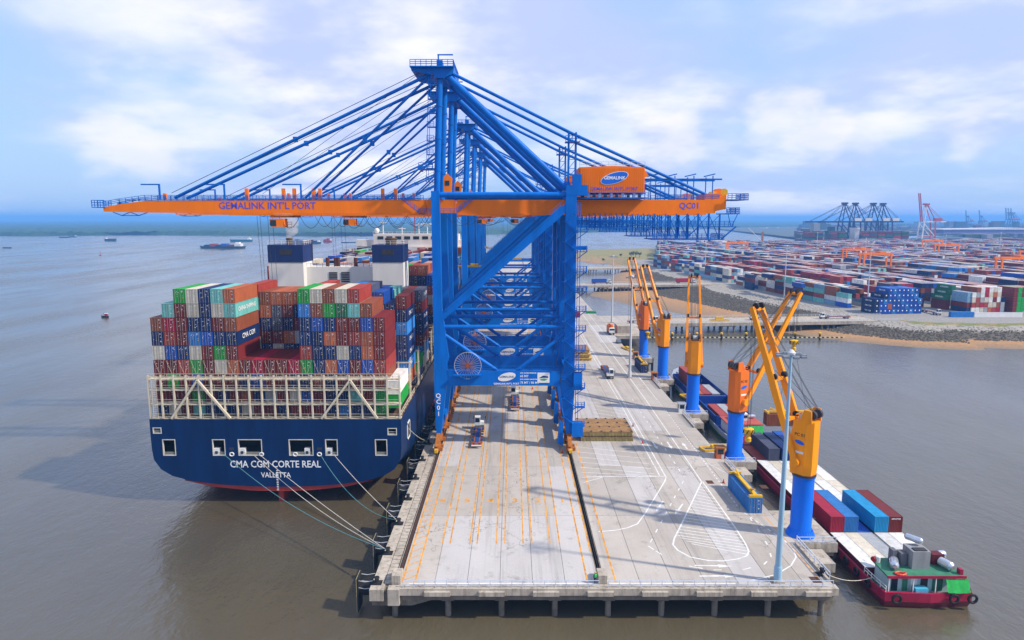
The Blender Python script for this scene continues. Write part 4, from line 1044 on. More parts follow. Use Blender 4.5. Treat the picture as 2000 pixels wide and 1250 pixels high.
    for k in range(9): tie.box(-8 + k * 6.2, -7.5 + k * 6.2, BY0 + .7, BY1 - .7, Zg1 - 1.2, Zg1 - .5)
    P(tie, 'cross_ties')
    P(MB().box(-97.3, -94.3, BY0 - 1, BY1 + 1, Zg1 - 1.8, Zg1 - 1.65).rail([(-97.2, BY1 + 1, Zg1 - 1.7), (-97.2, BY0 - 1, Zg1 - 1.7), (-94.3, BY0 - 1, Zg1 - 1.7)], 1.6, 1.0, .06, mids=2), 'tip_platform')
    P(MB().bar((-93, BY0, Zg0 + .3), (-91, BY0, Zg0 - .5), .15).bar((-91, BY0, Zg0 - .5), (-89, BY0, Zg0 + .3), .15).bar((-89, BY0, Zg0 + .3), (-87, BY0, Zg0 - .5), .15).bar((-87, BY0, Zg0 - .5), (-85, BY0, Zg0 + .2), .15).bar((-91, BY0, Zg0 - .5), (-87, BY0, Zg0 - .5), .15), 'boom_latch')
    # hinge stairs around the leg
    st = MB()
    for s in (-1, 1):
        x0 = LX + s * 4.4; x1 = LX + s * 8.2
        st.bar((x0, BY0 - 1.1, Zg0 + .3), (x1, BY0 - 1.1, Zg1 + .1), .2).rail([(x0, BY0 - 1.1, Zg0 + .3), (x1, BY0 - 1.1, Zg1 + .1)], 1.0, 1, .04)
    st.box(LX - 4.4, LX + 4.4, BY0 - 1.6, BY0 - .9, Zg0 - .1, Zg0 + .1).rail([(LX - 4.4, BY0 - 1.6, Zg0), (LX + 4.4, BY0 - 1.6, Zg0)], 1.1, 1.4, .04)
    P(st, 'hinge_stair')
    for x in (-80.5, -61.5, -53, -50.5, -46, -44.5, -30, -27):
        P(MB().box(x - .35, x + .35, BY0 - .5, BY0 + .3, Zg1, Zg1 + (2.6 if x > -79 else 1.5)), 'rope_support', ORANGE)
    for x in (-81.5, -66.5, -48.8):
        P(MB().bar((x, BY0 - .6, Zg1), (x, BY0 - .6, Zg1 + 3.6), .35).bar((x + .2, BY0 - .6, Zg1 + 3.5), (x - 4.2, BY0 - .6, Zg1 + 3.5), .3), 'service_davit')
    # mast, apex
    AX, AZ = LX + 1.3, 85.5
    for y in (1.5, 12.5):
        P(MB().tube((LX + .2, y, 59.0), (AX, y, AZ), 0.72, 14), 'mast', smooth=True)
        for zz in (64, 71, 78): P(MB().tube((LX + .2 + (AX - LX - .2) * (zz - 59) / 26.5, y, zz), (LX + .2 + (AX - LX - .2) * (zz - 59) / 26.5 + .02, y, zz + .35), .82, 14), 'mast_flange', smooth=True)
        P(MB().tube((AX + 1.2, y, AZ - .6), (RXX - 1, y, 60.2), 0.78, 14), 'back_leg', smooth=True)
        P(MB().tube((AX + .6, y, AZ + .6), (RXX + .2, y + .2, 72.2), .36, 10).tube((RXX + .2, y + .2, 72.2), (47, BY0 if y < 5 else BY1, Zg1 + .4), .36, 10), 'backstay', smooth=True)
        for xe, r in ((-78.3, .38), (-48.0, .30)):
            ye = BY0 if y < 5 else BY1
            P(MB().tube((AX - 1.6, y, AZ - .3), (xe, ye, Zg1 + .5), r, 10), 'forestay', smooth=True)
            mid = Vector((AX - 1.6, y, AZ - .3)).lerp(Vector((xe, ye, Zg1 + .5)), .52)
            P(MB().box(mid.x - .5, mid.x + .5, mid.y - .25, mid.y + .25, mid.z - .6, mid.z + .6), 'stay_link')
        P(MB().tube((AX - 2, y, AZ + .9), (-79, BY0 if y < 5 else BY1, Zg1 + 1.6), .07, 5).tube((AX - 2, y, AZ + 1.3), (-60, BY0 if y < 5 else BY1, Zg1 + 1.6), .05, 5), 'boom_hoist_rope', ROPE)
    ap = P(MB().box(AX - 1.2, AX + 1.2, .3, 13.7, AZ - 1.6, AZ + .9).box(AX - .6, AX + .6, .5, 4, AZ + .9, AZ + 2.2), 'apex_head')
    P(MB().prism([(AX - 6.2, AZ + .6), (AX - 1.2, AZ + .6), (AX - 1.2, AZ - .8), (AX - 2.4, AZ - .8), (AX - 6.2, AZ + .1)], 'y', .4, 13.6)
      .box(AX - 6.4, AX + 3.2, -.6, 14.6, AZ + .6, AZ + .8).rail([(AX - 6.3, -.5, AZ + .8), (AX + 3.1, -.5, AZ + .8), (AX + 3.1, 14.5, AZ + .8)], 1.3, 1.1, .06, mids=2).prism([(AX + 1.2, AZ + .6), (AX + 3.2, AZ + .6), (AX + 3.0, AZ - .6), (AX + 1.2, AZ - 1.4)], 'y', .4, 13.6), 'apex_platform', BLUE, ap)
    P(MB().bar((AX - .2, .5, AZ + 2), (AX - .2, .5, AZ + 3.4), .3).bar((AX - .4, .5, AZ + 3.3), (AX + 3, .5, AZ + 3.3), .25), 'apex_davit', BLUE, ap)
    for x in (-4.5, -3.2, -2.2): P(MB().disc((AX + x, 7, AZ + 1.5), (0, 1, 0), .7, .5, 12), 'sheave', BLUE, ap)
    # caged ladder landings up the mast
    ld = MB()
    for k in range(8):
        z = 61.5 + k * 3.0; x = LX + .2 + (AX - LX - .2) * (z - 59) / 26.5 - 1.5
        ld.box(x - .9, x + .9, .4, 2.2, z, z + .12).rail([(x - .9, .4, z), (x + .6, .4, z)], 1.2, .8, .05, mids=2).bar((x - .8, 1.0, z), (x - .8, 1.0, z + 3), .1).bar((x - .3, .5, z), (x - .3, .5, z + 3), .1)
    ld.box(LX - 3.6, LX - .4, -.2, 3, 64.2, 64.4).rail([(LX - 3.6, -.2, 64.4), (LX - .5, -.2, 64.4)], 1.3, .8, .06, mids=2)
    P(ld, 'mast_ladder')
    # support tower of the backstay
    tw = MB()
    for x in (RXX - .6, RXX + 1.0):
        for y in (1.0, 2.4): tw.bar((x, y, 60), (x, y, 72.4), .34)
    for k in range(6):
        z = 60.5 + k * 2; tw.bar((RXX - .6, 1, z), (RXX + 1, 1, z + 2), .12).bar((RXX - .6, 1, z), (RXX + 1, 1, z), .12)
    tw.box(RXX - 1.4, RXX + 1.8, .3, 3, 70.2, 70.4).rail([(RXX - 1.4, .3, 70.4), (RXX + 1.8, .3, 70.4)], 1.2, .8, .06)
    P(tw, 'stay_support')
    # machinery house
    hx0, hx1 = 15.3, 30.1
    hs = P(MB().prism([(hx0, 59.2), (hx1, 59.2), (hx1, 62.6), (hx1 + .9, 63.0), (hx1, 64.2), (hx1 - .2, 64.9), ((hx0 + hx1) / 2, 65.2), (hx0, 64.9)], 'y', 2.2, 14.5), 'machinery_house', ORANGE)
    rb = MB()
    for k in range(30): rb.box(hx0 + .2 + k * .49, hx0 + .32 + k * .49, 2.14, 2.2, 59.4, 64.7)
    P(rb, 'cladding_ribs', ORANGE, hs)
    P(MB().rail([(hx0, 2.4, 64.9), (hx1, 2.4, 64.9)], 1.2, 1.6, .04), 'roof_railing', GALV, hs)
    ell = [(math.cos(a * math.pi / 12), math.sin(a * math.pi / 12)) for a in range(24)]
    def oval(cx, cz, y, rx, rz, mat, par, tilt=.28, th=.03):
        return P(MB().prism([(cx + rx * u * math.cos(tilt) - rz * v * math.sin(tilt), cz + rx * u * math.sin(tilt) + rz * v * math.cos(tilt)) for u, v in ell], 'y', y - th, y), 'logo_oval', mat, par)
    oval(23.2, 62.5, 2.12, 3.25, 1.25, WHITE, hs); oval(23.2, 62.5, 2.08, 3.1, 1.14, paint('logo_blue', (0.01, 0.13, 0.62), .5, .05), hs)
    P_t = lambda s, sz, x, y, z, mat, par, bold=.02: link('lettering', text_mesh(s, sz, bold, mat), par, (x, y, z), FRONT)
    P_t('GEMALINK', 1.0, 23.2, 2.03, 62.5, PRINT, hs); P_t("GEMALINK INT'L PORT", 1.05, 23.2, 2.1, 60.1, LETTER, hs, .01)
    for k in range(11): P(MB().box(hx0 + .5 + k * 1.3, hx0 + 1.15 + k * 1.3, 2.5, 3.2, 58.2, 59.1), 'cabinet', GALV if k % 2 else STEEL, hs)
    P(MB().box(hx0 - 1.5, hx1 + .5, .6, 14.6, 57.9, 58.15).rail([(hx0 - 1.5, .7, 58.1), (hx1 + .5, .7, 58.1)], 1.1, 1.6, .04), 'house_platform', BLUE)
    P(MB().box(RXX + .2, RXX + 2.2, -.6, 1.2, 59.6, 63.2), 'switch_room', BLUE)
    # tail: gantry frame, rope sheaves, platforms
    tf = MB()
    for k in range(4):
        x = hx1 + 3.2 + k * 4.4
        tf.bar((x, BY0, Zg1), (x, BY0, 63.2), .2).bar((x, BY1, Zg1), (x, BY1, 63.2), .2).bar((x + .4, BY0 - .3, 63.6), (x - 2.2, BY0 - .3, 63.0), .25)
    tf.bar((hx1 + .5, BY0, 62.4), (48.6, BY0, 62.4), .35).bar((hx1 + .5, BY1, 62.4), (48.6, BY1, 62.4), .35)
    P(tf, 'tail_frame')
    for x, z, r in ((47.4, 58.9, .9), (48.6, 59.4, 1.0), (49.8, 59.5, .9)): P(MB().disc((x, BYc, z), (0, 1, 0), r, 2.2, 14), 'rope_sheave', YELLOW if r < 1 else ORANGE)
    P(MB().box(44.5, 48, BY0 - .6, BY1 + .6, Zg1, Zg1 + 1.4), 'sheave_frame', ORANGE)
    P(MB().box(49.6, 54.5, BY0 - 1.5, BY1 + 1.5, 57.6, 57.8).rail([(49.7, BY0 - 1.5, 57.8), (54.4, BY0 - 1.5, 57.8), (54.4, BY1 + 1.5, 57.8)], 1.3, .8, .06, mids=2).box(49.6, 52.8, BY0 - 1, BY1 + 1, 54.4, 54.6).rail([(49.7, BY0 - 1, 54.6), (52.7, BY0 - 1, 54.6), (52.7, BY1 + 1, 54.6)], 1.3, .8, .06, mids=2), 'tail_platform')
    # hanging maintenance gallery below the backreach
    hg = MB()
    xs_ = [33 + 2.5 * k for k in range(7)]
    for x in xs_:
        for y in (BY0 - 1.6, BY1 + 1.6): hg.bar((x, y, Zg0), (x, y, 48.6), .32 if x > 40 else .2)
    for a, b in zip(xs_, xs_[1:]): hg.bar((a, BY0 - 1.6, Zg0 - .3), (b, BY0 - 1.6, 48.9), .14).bar((b, BY0 - 1.6, Zg0 - .3), (a, BY0 - 1.6, 51.6), .12)
    hg.box(32.5, 49, BY0 - 2.2, BY1 + 2.2, 48.5, 48.7).box(32.5, 51, BY0 - 2.2, BY0 - .8, 51.5, 51.65)
    hg.rail([(32.5, BY0 - 2.2, 48.7), (49, BY0 - 2.2, 48.7), (49, BY1 + 2.2, 48.7)], 1.2, 1.0, .05, mids=2).rail([(32.5, BY0 - 2.2, 51.6), (51, BY0 - 2.2, 51.6)], 1.2, 1.0, .05, mids=2)
    hg.bar((48.5, BY0 - 1.8, 48.7), (51.8, BY0 - 1.8, 51.6), .3).bar((49.5, BY0 - 1.8, Zg0 + 1), (50.6, BY0 - 1.8, 51.6), .14).bar((52, BY0 - 1.8, 54.4), (50.8, BY0 - 1.8, 51.6), .14)
    P(hg, 'maintenance_gallery')
    cg = MB()
    for k in range(13): x = 18 + k * 1.25; cg.bar((x, BY0 - 1, Zg0), (x, BY0 - 1, 51.2 - (k % 3) * .3), .16).bar((x, BY0 - 1, 51.5), (x + 1.25, BY0 - 1, 53.6), .1)
    cg.box(17.5, 33, BY0 - 1.6, BY1 + 1.6, 52.8, 53).box(18, 33, BY0 - 1.5, BY0 - .8, 51.2, 51.4).rail([(18, BY0 - 1.5, 51.4), (33, BY0 - 1.5, 51.4)], 1.1, .9, .05)
    P(cg, 'cable_gallery')
    # stairs on the land side
    sr = MB(); X0, X1 = RXX + 1.3, RXX + 3.5
    for k in range(11):
        z = 5.5 + k * 4.5
        sr.box(X0, X1 + .1, -2.2, -.95, z, z + .1).rail([(X1, -2.2, z + .1), (X1, -.95, z + .1)], 1.2, .9, .06, mids=2).rail([(X0, -2.2, z + .1), (X1, -2.2, z + .1)], 1.2, .7, .05, mids=2)
        sr.bar((X0 + .1, -1.3, z + .1), (X0 - 2.6, -1.3, z + 2.3), .5, .14).bar((X0 - 2.6, -1.8, z + 2.3), (X0 + .1, -1.8, z + 4.5), .5, .14)
        sr.rail([(X0 - 2.6, -2.1, z + 2.3), (X0 + .1, -2.1, z + 4.5)], 1.0, .8, .04).box(X0 - 3.2, X0 - 2.4, -2.2, -1, z + 2.2, z + 2.3)
        sr.bar((X0, -1.2, z - 1.6), (X1, -1.2, z), .16)
    for x in (X0 + .2, X0 + .75): sr.bar((x, -.9, 3), (x, -.9, 57), .13)
    P(sr, 'stair_tower')
    P(MB().box(RXX + .6, RXX + 3.2, -2.4, -.2, 3.2, 6.4).box(RXX + .9, RXX + 2.9, -2.0, -.2, 14.2, 18.2), 'electric_cabinet')
    # cable reel on the waterside
    cx, cz = LX + 7.0, 19.9; rl = MB()
    for k in range(30):
        a = k * math.pi / 15; rl.bar((cx, -1.3, cz), (cx + 3.1 * math.cos(a), -1.3, cz + 3.1 * math.sin(a)), .05)
    ring = [Vector((cx + 3.1 * math.cos(k * math.pi / 16), -1.3, cz + 3.1 * math.sin(k * math.pi / 16))) for k in range(33)]
    rl.path(ring, .06, 5)
    reel = P(rl, 'cable_reel', GALV)
    P(MB().disc((cx, -1.3, cz), (0, 1, 0), .55, .5, 24), 'wound_cable', paint('cable_rust', (.28, .07, .03), .7, .3, 3), reel)
    rs = MB()
    for k in range(24):
        a = k * math.pi / 12; rs.bar((cx + .5 * math.cos(a), -1.36, cz + .5 * math.sin(a)), (cx + 1.7 * math.cos(a), -1.36, cz + 1.7 * math.sin(a)), .06)
    P(rs, 'inner_spokes', MATS['cable_rust'], reel)
    P(MB().box(cx - 3.3, cx + 3.1, -1.9, -.8, cz - 2.4, cz - 2.1).bar((cx - 3.2, -1.6, cz - 2.2), (cx, -1.6, cz - 3.3), .2).bar((cx + 3, -1.6, cz - 2.2), (cx, -1.6, cz - 3.3), .2), 'reel_frame', BLUE)
    # signs on the portal beam
    oval(-1.2, 17.1, -.82, 2.1, .95, WHITE, c, .24)
    P_t('GEMALINK', .72, -1.2, -.87, 17.1, paint('logo_navy', (.02, .05, .2), .5), c, .005)
    P_t("GEMALINK INT'L PORT", .58, -1.3, -.83, 15.45, PRINT, c, .012)
    for s_, z, q in (('SWL UNDER SPREADER', 18.0, .36), ('65 MT', 17.25, .72), ('SWL UNDER CARGO BEAM', 16.5, .36), ('75 MT / 85 MT', 15.7, .72)):
        link('lettering', text_mesh(s_, q, .012, PRINT, 'LEFT'), c, (1.9, -.83, z), FRONT)
    sg = P(MB().box(5.9, 8.7, -.86, -.8, 15.7, 18.1), 'sign_panel', WHITE)
    P(MB().prism([(6.2, 16.8), (7.2, 17.4), (8.4, 17.2), (8.4, 16.9), (7.2, 16.9)], 'y', -.9, -.86), 'sign_emblem', paint('emblem_navy', (.01, .04, .2), .5), sg)
    P(MB().prism([(6.5, 16.6), (7.4, 16.7), (8.3, 16.6), (7.6, 16.2), (6.8, 16.3)], 'y', -.9, -.86), 'sign_emblem', paint('emblem_green', (.02, .4, .1), .5), sg)
    P_t("GEMALINK INT'L PORT", 2.2, yp(524, 403, Y0 + BY0).x, BY0 - .68, 56.3, LETTER, c, .03)
    # trolley, cab, festoon
    tr = P(MB().box(-58.5, -53.5, BY0 - .6, BY1 + .6, Zg0 - .95, Zg0 - .45), 'trolley', BOGIE)
    cb = P(MB().prism([(-58.2, Zg0 - 3.1), (-58.6, Zg0 - 1.2), (-55.2, Zg0 - 1.2), (-55.2, Zg0 - 3.1)], 'y', BY0 - 1.2, BY0 + 1.4), 'operator_cab', ORANGE, tr)
    P(MB().box(-58.35, -57.0, BY0 - 1.25, BY0 - 1.2, Zg0 - 2.9, Zg0 - 1.5).box(-58.6, -58.4, BY0 - .8, BY0 + 1, Zg0 - 2.7, Zg0 - 1.5), 'cab_window', GLASS, cb)
    P(MB().box(-55.2, -53.4, BY0 - 1.2, BY0 + 1, Zg0 - 3.2, Zg0 - 3.1).rail([(-55.2, BY0 - 1.2, Zg0 - 3.1), (-53.4, BY0 - 1.2, Zg0 - 3.1)], 1.1, .6, .04), 'cab_platform', BOGIE, cb)
    rp = MB()
    for x in (-62.5, -61.8, -60, -58.9): rp.tube((x, BYc - 1, Zg0 - .5), (x + .5, BYc - 1, 36), .045, 4)
    P(rp, 'hoist_ropes', ROPE, tr)
    sp_ = P(MB().box(-66, -53.8, BYc - 1.3, BYc - .5, 35.6, 36.1).box(-66, -53.8, BYc + .5, BYc + 1.3, 35.6, 36.1).box(-61.5, -58.5, BYc - 1, BYc + 1, 36, 36.8), 'spreader', YELLOW, tr)
    def loop(x, x2, sag, r):
        P(MB().path([Vector((x + (x2 - x) * t / 10, BY0 - 1.0, Zg0 - .5 - sag * 4 * (t / 10) * (1 - t / 10))) for t in range(11)], r, 5), 'festoon_loop', STEEL)
    x = -54.2
    while x < LX - 3: loop(x, min(x + 5.0, LX - 1), 2.9 * ((min(x + 5.0, LX - 1) - x) / 5), .06); x += 5.0
    x = LX + 2
    while x < RXX - 4: loop(x, x + 6.5, 2.3, .055); x += 6.5
    # lift cabin and red boxes at the boom hinge
    P(MB().prism([(LX + 1.6, 59.4), (LX + 3.2, 59.4), (LX + 3.4, 62.6), (LX + 2.4, 63.6), (LX + 1.6, 62.8)], 'y', 3.5, 6), 'boom_cabin', ORANGE)
    P(MB().box(LX + 1.9, LX + 2.9, 3.44, 3.5, 60.9, 62.0), 'cabin_window', GLASS)
    return c
crane = sts_crane(CRANE_Y[0])
TROL = [2.3, 12, 46, 58, 20, 44]
for i, y in enumerate(CRANE_Y):
    o = crane if i == 0 else copy_tree(crane)
    o.location.y = y
    o['group'] = 'blue gantry cranes lined up along the quay'
    o['label'] = ['blue and orange gantry crane marked QC01, standing over the ship stern', 'blue gantry crane close behind the one marked QC01', 'blue gantry crane, third in the row from the open quay end',
                  'blue gantry crane, fourth in the row from the open quay end', 'blue gantry crane, fifth in the row from the open quay end', 'blue gantry crane, last of the row along the quay'][i]
    for ch in o.children:
        if ch.name.startswith('trolley'): ch.location.x = TROL[i]
link('crane_number', text_mesh('QC01', 1.9, .03, LETTER), crane, (yp(1345, 404, CRANE_Y[0] + BY0).x, BY0 - .73, 56.3), FRONT)
for k, ch in enumerate('QC01'): link('crane_number', text_mesh(ch, 1.5, .03, PRINT), crane, (LX + .05, -.98, 12.6 - k * 1.45), FRONT)

# ------------------------------------------------------------------ pedestal cranes on the barge side
def rope_between(mb, a, b, r=.045): return mb.tube(a, b, r, 4, caps=False)
def hook_block(par, p):
    h = MB().lathe([(.25, -1.0), (.55, -.8), (.55, -.2), (.35, 0), (.35, .5), (.75, .6), (.95, 1.2), (.95, 1.5), (.5, 1.7)], 14, p)
    o = h.build('hook_block', YELLOW, par, smooth=True)
    s = MB()
    for k in range(7): a = k * .9; s.bar((p[0] + .97 * math.cos(a), p[1] + .97 * math.sin(a), p[2] + .7), (p[0] + .97 * math.cos(a + .4), p[1] + .97 * math.sin(a + .4), p[2] + 1.5), .14)
    s.build('hazard_stripe', BLACK, o); return o
def pedestal_crane(x, y, az, d, tipz, label, mark, hook_z, house=JIB, hook_wide=True):
    ca, sa = Vector((az[0], az[1], 0)).normalized()[:2]
    t = thing('pedestal_crane', label, 'crane', (x, y, DZ), math.atan2(sa, ca) , 'orange cranes on blue pedestals')
    # local: +x along the jib, z above the deck
    mb = MB().lathe([(2.35, 0), (2.35, .25), (1.95, .9), (1.72, 1.3), (1.72, 10.3), (1.85, 10.35), (1.85, 10.6)], 28)
    for k in range(28):
        a = 2 * math.pi * (k + .5) / 28; mb.bar((2.25 * math.cos(a), 2.25 * math.sin(a), .25), (1.8 * math.cos(a), 1.8 * math.sin(a), 1.2), .12)
    mb.build('pedestal', PED, t, smooth=True)
    MB().lathe([(1.8, 10.6), (1.95, 10.65), (1.95, 11.0), (1.7, 11.0)], 24).build('slewing_ring', STEEL, t, smooth=True)
    # house: tall box, narrower below, cut back towards the jib
    hm = MB(); oct_ = lambda rx, ry, z, ox=0: [(ox - rx, -ry * .55, z), (ox - rx * .45, -ry, z), (ox + rx, -ry, z), (ox + rx, ry, z), (ox - rx * .45, ry, z), (ox - rx, ry * .55, z)]
    rings = [oct_(1.65, 1.65, 11.0), oct_(1.75, 1.75, 12.5), oct_(1.75, 1.75, 18.0), oct_(1.6, 1.7, 20.2, -.15)]
    for r in rings: hm.v += r
    for k in range(3):
        for i in range(6): hm.f.append((k * 6 + i, k * 6 + (i + 1) % 6, (k + 1) * 6 + (i + 1) % 6, (k + 1) * 6 + i)); hm.m.append(0)
    hm.f += [tuple(range(6))[::-1], tuple(range(18, 24))]; hm.m += [0, 0]
    for s in (-1, 1): hm.prism([(-1.6, 20.1), (.6, 20.1), (-.2, 22.2), (-1.4, 22.2)], 'y', s * 1.5 - .12, s * 1.5 + .12)
    hs = hm.build('crane_house', house, t)
    for yy in (-1.0, 1.0): MB().disc((-1.3, yy * .9, 21.4), (0, 1, 0), .75, .5, 16).build('luffing_sheave', STEEL, hs, smooth=True)
    MB().disc((.2, 0, 20.8), (0, 1, 0), .7, 2.2, 16).build('winch_drum', GALV, hs, smooth=True)
    MB().rail([(-1.4, -1.6, 20.2), (1.2, -1.6, 20.2), (1.2, 1.6, 20.2), (-1.4, 1.6, 20.2)], 1.0, .9, .035).build('railing', house, hs)
    # logo and number on the two broad sides
    oval = [(math.cos(k * math.pi / 8), .42 * math.sin(k * math.pi / 8)) for k in range(16)]
    LB = MATS['logo_blue']
    for s in (-1, 1):
        yv = s * 1.76; MB().prism([(.2 + u * .85, 16.6 + w * .85 + u * .15) for u, w in oval], 'y', *sorted((yv, yv + s * .02))).build('logo_oval', LB, hs)
        MB().box(-.55, 1.0, *sorted((yv, yv + s * .02)), 14.7, 15.1).build('name_plate', WHITE, hs)
        if mark: link('lettering', text_mesh(mark, .75, .01, paint('letter_dark', (.06, .04, .03), .6)), hs, (.2, yv + s * .025, 17.9), (R(90), 0, 0 if s < 0 else R(180)))
    # jib: two beams hinged low on the house, tied at three places
    piv = 13.2; tip = Vector((d, 0, tipz - DZ))
    def beam_pts(s):
        a = Vector((.6, s * 2.15, piv)); b = Vector((tip.x, s * 1.45, tip.z)); return a, b
    jb = None
    for s in (-1, 1):
        a, b = beam_pts(s); m = a.lerp(b, .45)
        up = Vector((0, 1, 0))
        beam = MB().bar(a, m, .9, .55, up=up, w2=1.25, h2=.62).bar(m, b, 1.25, .62, up=up, w2=.75, h2=.5)
        o = beam.build('jib_beam', JIB, t)
        MB().disc(a, (0, 1, 0), .75, .7, 14).build('hinge', JIB, o, smooth=True)
    for f, wd in ((.985, .9), (.52, .7), (.26, .7)):
        a = beam_pts(-1); b = beam_pts(1); p = a[0].lerp(a[1], f); q = b[0].lerp(b[1], f)
        tb = MB().bar(p, q, wd, .5, up=(0, 0, 1)).build('jib_tie', JIB, t)
        for k in (-.8, .8) if f > .9 else (-1.6, 1.6):
            c_ = Vector((p.x, k, p.z)) + Vector((-.25, 0, .55)); MB().disc(c_, (0, 1, 0), .55, .4, 14).build('sheave', BLACK, tb, smooth=True)
    rp = MB()
    for yy in (-1.1, -.8, .8, 1.1): rope_between(rp, (-1.3, yy, 22.0), (tip.x * .97, yy * .8, tip.z - .1))
    for yy in (-.9, .9): rope_between(rp, (-1.2, yy, 22), (tip.x * .55, yy, piv + (tip.z - piv) * .55 + .8))
    rp.build('luffing_ropes', ROPE, t)
    if hook_z is not None:
        hr = MB()
        for yy in (-.8, -.4, .4, .8): rope_between(hr, (tip.x + .3, yy, tip.z), (tip.x + .3, yy * .6, hook_z - DZ + 1.6), .035)
        hr.build('hoist_ropes', ROPE, t)
        if hook_wide: hook_block(t, (tip.x + .3, 0, hook_z - DZ))
    return t
PC_ARGS = [((-.62, .78), 10.5, 43.2, 'orange crane on blue pedestal, first from the open quay end, beside the tall lamp mast', 'PC 01', 19.5),
           ((.90, .44), 16.5, 41.8, 'orange crane on blue pedestal, second from the open quay end, lifting a brown container', 'PC 02', 29.0),
           ((.2, .98), 14, 41.8, 'orange crane on blue pedestal beside the blue barge and white guard booth', None, 8.0),
           ((-.36, .93), 13.2, 42, 'orange crane on blue pedestal, fourth from the open quay end', None, 10.0),
           ((-.25, .97), 13.4, 42.5, 'deeper orange crane on blue pedestal, farthest from the open quay end', None, 16.0)]
DEEP = paint('jib_deep_orange', (0.80, 0.17, 0.01), 0.45, 0.14, 0.6)
for i, ((px, py), (az, d, tz, lab, mk, hz_)) in enumerate(zip(PCS, PC_ARGS)):
    pcr = pedestal_crane(px, py, az, d, tz, lab, mk, hz_, DEEP if i in (1, 4) else JIB, i in (0, 1))
    if i == 4: hook_block(pcr, (-2.2, -.6, 8.6))

def spreader(x, y, z, rz, label):
    t = thing('lifting_spreader', label, 'spreader', (x, y, z), rz)
    MB().box(-.35, .35, -5.6, 5.6, .25, .65).build('main_beam', YELLOW, t)
    for s in (-1, 1):
        MB().box(-1.2, 1.2, *sorted((s * 5.6, s * 6.05)), .1, .55).build('end_beam', YELLOW, t)
        MB().bar((0, s * 3.2, .6), (0, s * 5.2, 1.3), .25).build('yoke', YELLOW, t)
        for q in (-1, 1): MB().box(q * 1.1 - .1, q * 1.1 + .1, s * 5.8 - .1, s * 5.8 + .1, .0, .12).build('twist_lock', STEEL, t)
    return t
# containers around the pedestal cranes
c1 = container(44.55, 124.6, DZ + .02, 'light_blue', 'blue container on the quay under a yellow spreader by the nearest orange crane'); 
spreader(44.55, 124.6, DZ + 2.88, 0, 'yellow spreader resting on the blue container on the quay')
c2 = container(66.6, 157.9, 9.6, 'brown', 'brown container hanging in the air from the second orange crane', rz=R(90), doors=False); side_text(c2, 'TRITON', .9, 1, -3.6, 1.5)
sp2 = spreader(66.6, 157.9, 12.5, R(90), 'yellow spreader holding the hanging brown container')
sl = MB()
for sx in (-1, 1): rope_between(sl, (0, sx * 3.4, 1.2), (-.6, 0.4, 16.5), .04)
sl.build('slings', ROPE, sp2)
container(46.2, 239.5, DZ + .02, 'navy', 'navy container on the quay under a yellow spreader near the far orange cranes')
spreader(46.2, 239.5, DZ + 2.88, 0, 'yellow spreader resting on the navy container near the far orange cranes')

# ------------------------------------------------------------------ barges
CRIM = paint('barge_crimson', (0.34, 0.012, 0.05), 0.5, 0.3, 0.5, rust=.18, rustcol=(.2, .05, .04))
MAROON = paint('barge_maroon', (0.12, 0.012, 0.02), 0.55, 0.3, 0.5)
DECKG = paint('deck_green', (0.05, 0.20, 0.12), 0.7, 0.3, 0.7, rust=.12)
TARP = paint('green_tarpaulin', (0.02, 0.38, 0.07), 0.7, 0.25, 1.2, streak=False)
def barge_hull(name, outline, z0, z1, mats, parent, inset=.5, hold=None, rim=.35):
    """hull as a closed ring of plating with sheer, open hold and side decks"""
    mb = MB(); n = len(outline); c = Vector((sum(p[0] for p in outline) / n, sum(p[1] for p in outline) / n))
    def ringpts(k, zf): return [(c.x + (p[0] - c.x) * k[0], c.y + (p[1] - c.y) * k[1], zf(p)) for p in outline]
    A = ringpts((.93, .98), lambda p: -1.0); B = ringpts((1, 1), lambda p: z0); D = ringpts((1, 1), lambda p: z1 + (p[2] if len(p) > 2 else 0))
    E_ = ringpts((.955, .99), lambda p: z1 + (p[2] if len(p) > 2 else 0)); F_ = ringpts((.955, .99), lambda p: z1 - rim)
    for r in (A, B, D, E_, F_): mb.v += r
    for k in range(4):
        for i in range(n): mb.f.append((k * n + i, k * n + (i + 1) % n, (k + 1) * n + (i + 1) % n, (k + 1) * n + i)); mb.m.append(1 if k == 0 else 0)
    mb.f.append(tuple(range(4 * n, 5 * n))); mb.m.append(2)
    return mb.build(name, mats, parent)
def tyre(par, x, y, z, axis=(0, 1, 0), r=.62):
    ax = Vector(axis).normalized(); a = ax.orthogonal().normalized(); b = ax.cross(a)
    pts = [Vector((x, y, z)) + (a * math.cos(k * math.pi / 7) + b * math.sin(k * math.pi / 7)) * r for k in range(15)]
    return MB().path(pts, .2, 7).build('tyre_fender', BLACK, par, smooth=True)
bg1 = thing('river_barge', 'crimson river barge loaded with white and coloured containers', 'barge', (63, 96, 0))
out1 = [(-6.6, 0), (0, -.5), (6.6, 0), (7, 3), (7, 58), (6.3, 66, .4), (4.2, 72, .9), (0, 74.5, 1.2), (-4.2, 72, .9), (-6.3, 66, .4), (-7, 58), (-7, 3)]
barge_hull('hull', [(p[0], p[1], *(p[2:] or (0,))) for p in out1], 1.1, 2.5, [CRIM, MAROON, DECKG], bg1, rim=.9)
MB().box(-6.45, -6.2, 6.4, 66, 1.5, 3.1).box(6.2, 6.45, 6.4, 66, 1.5, 3.1).box(-6.2, 6.2, 6.2, 6.45, 1.5, 3.1).box(-6.2, 6.2, 66, 66.3, 1.5, 3.3).build('hold_coaming', MAROON, bg1)
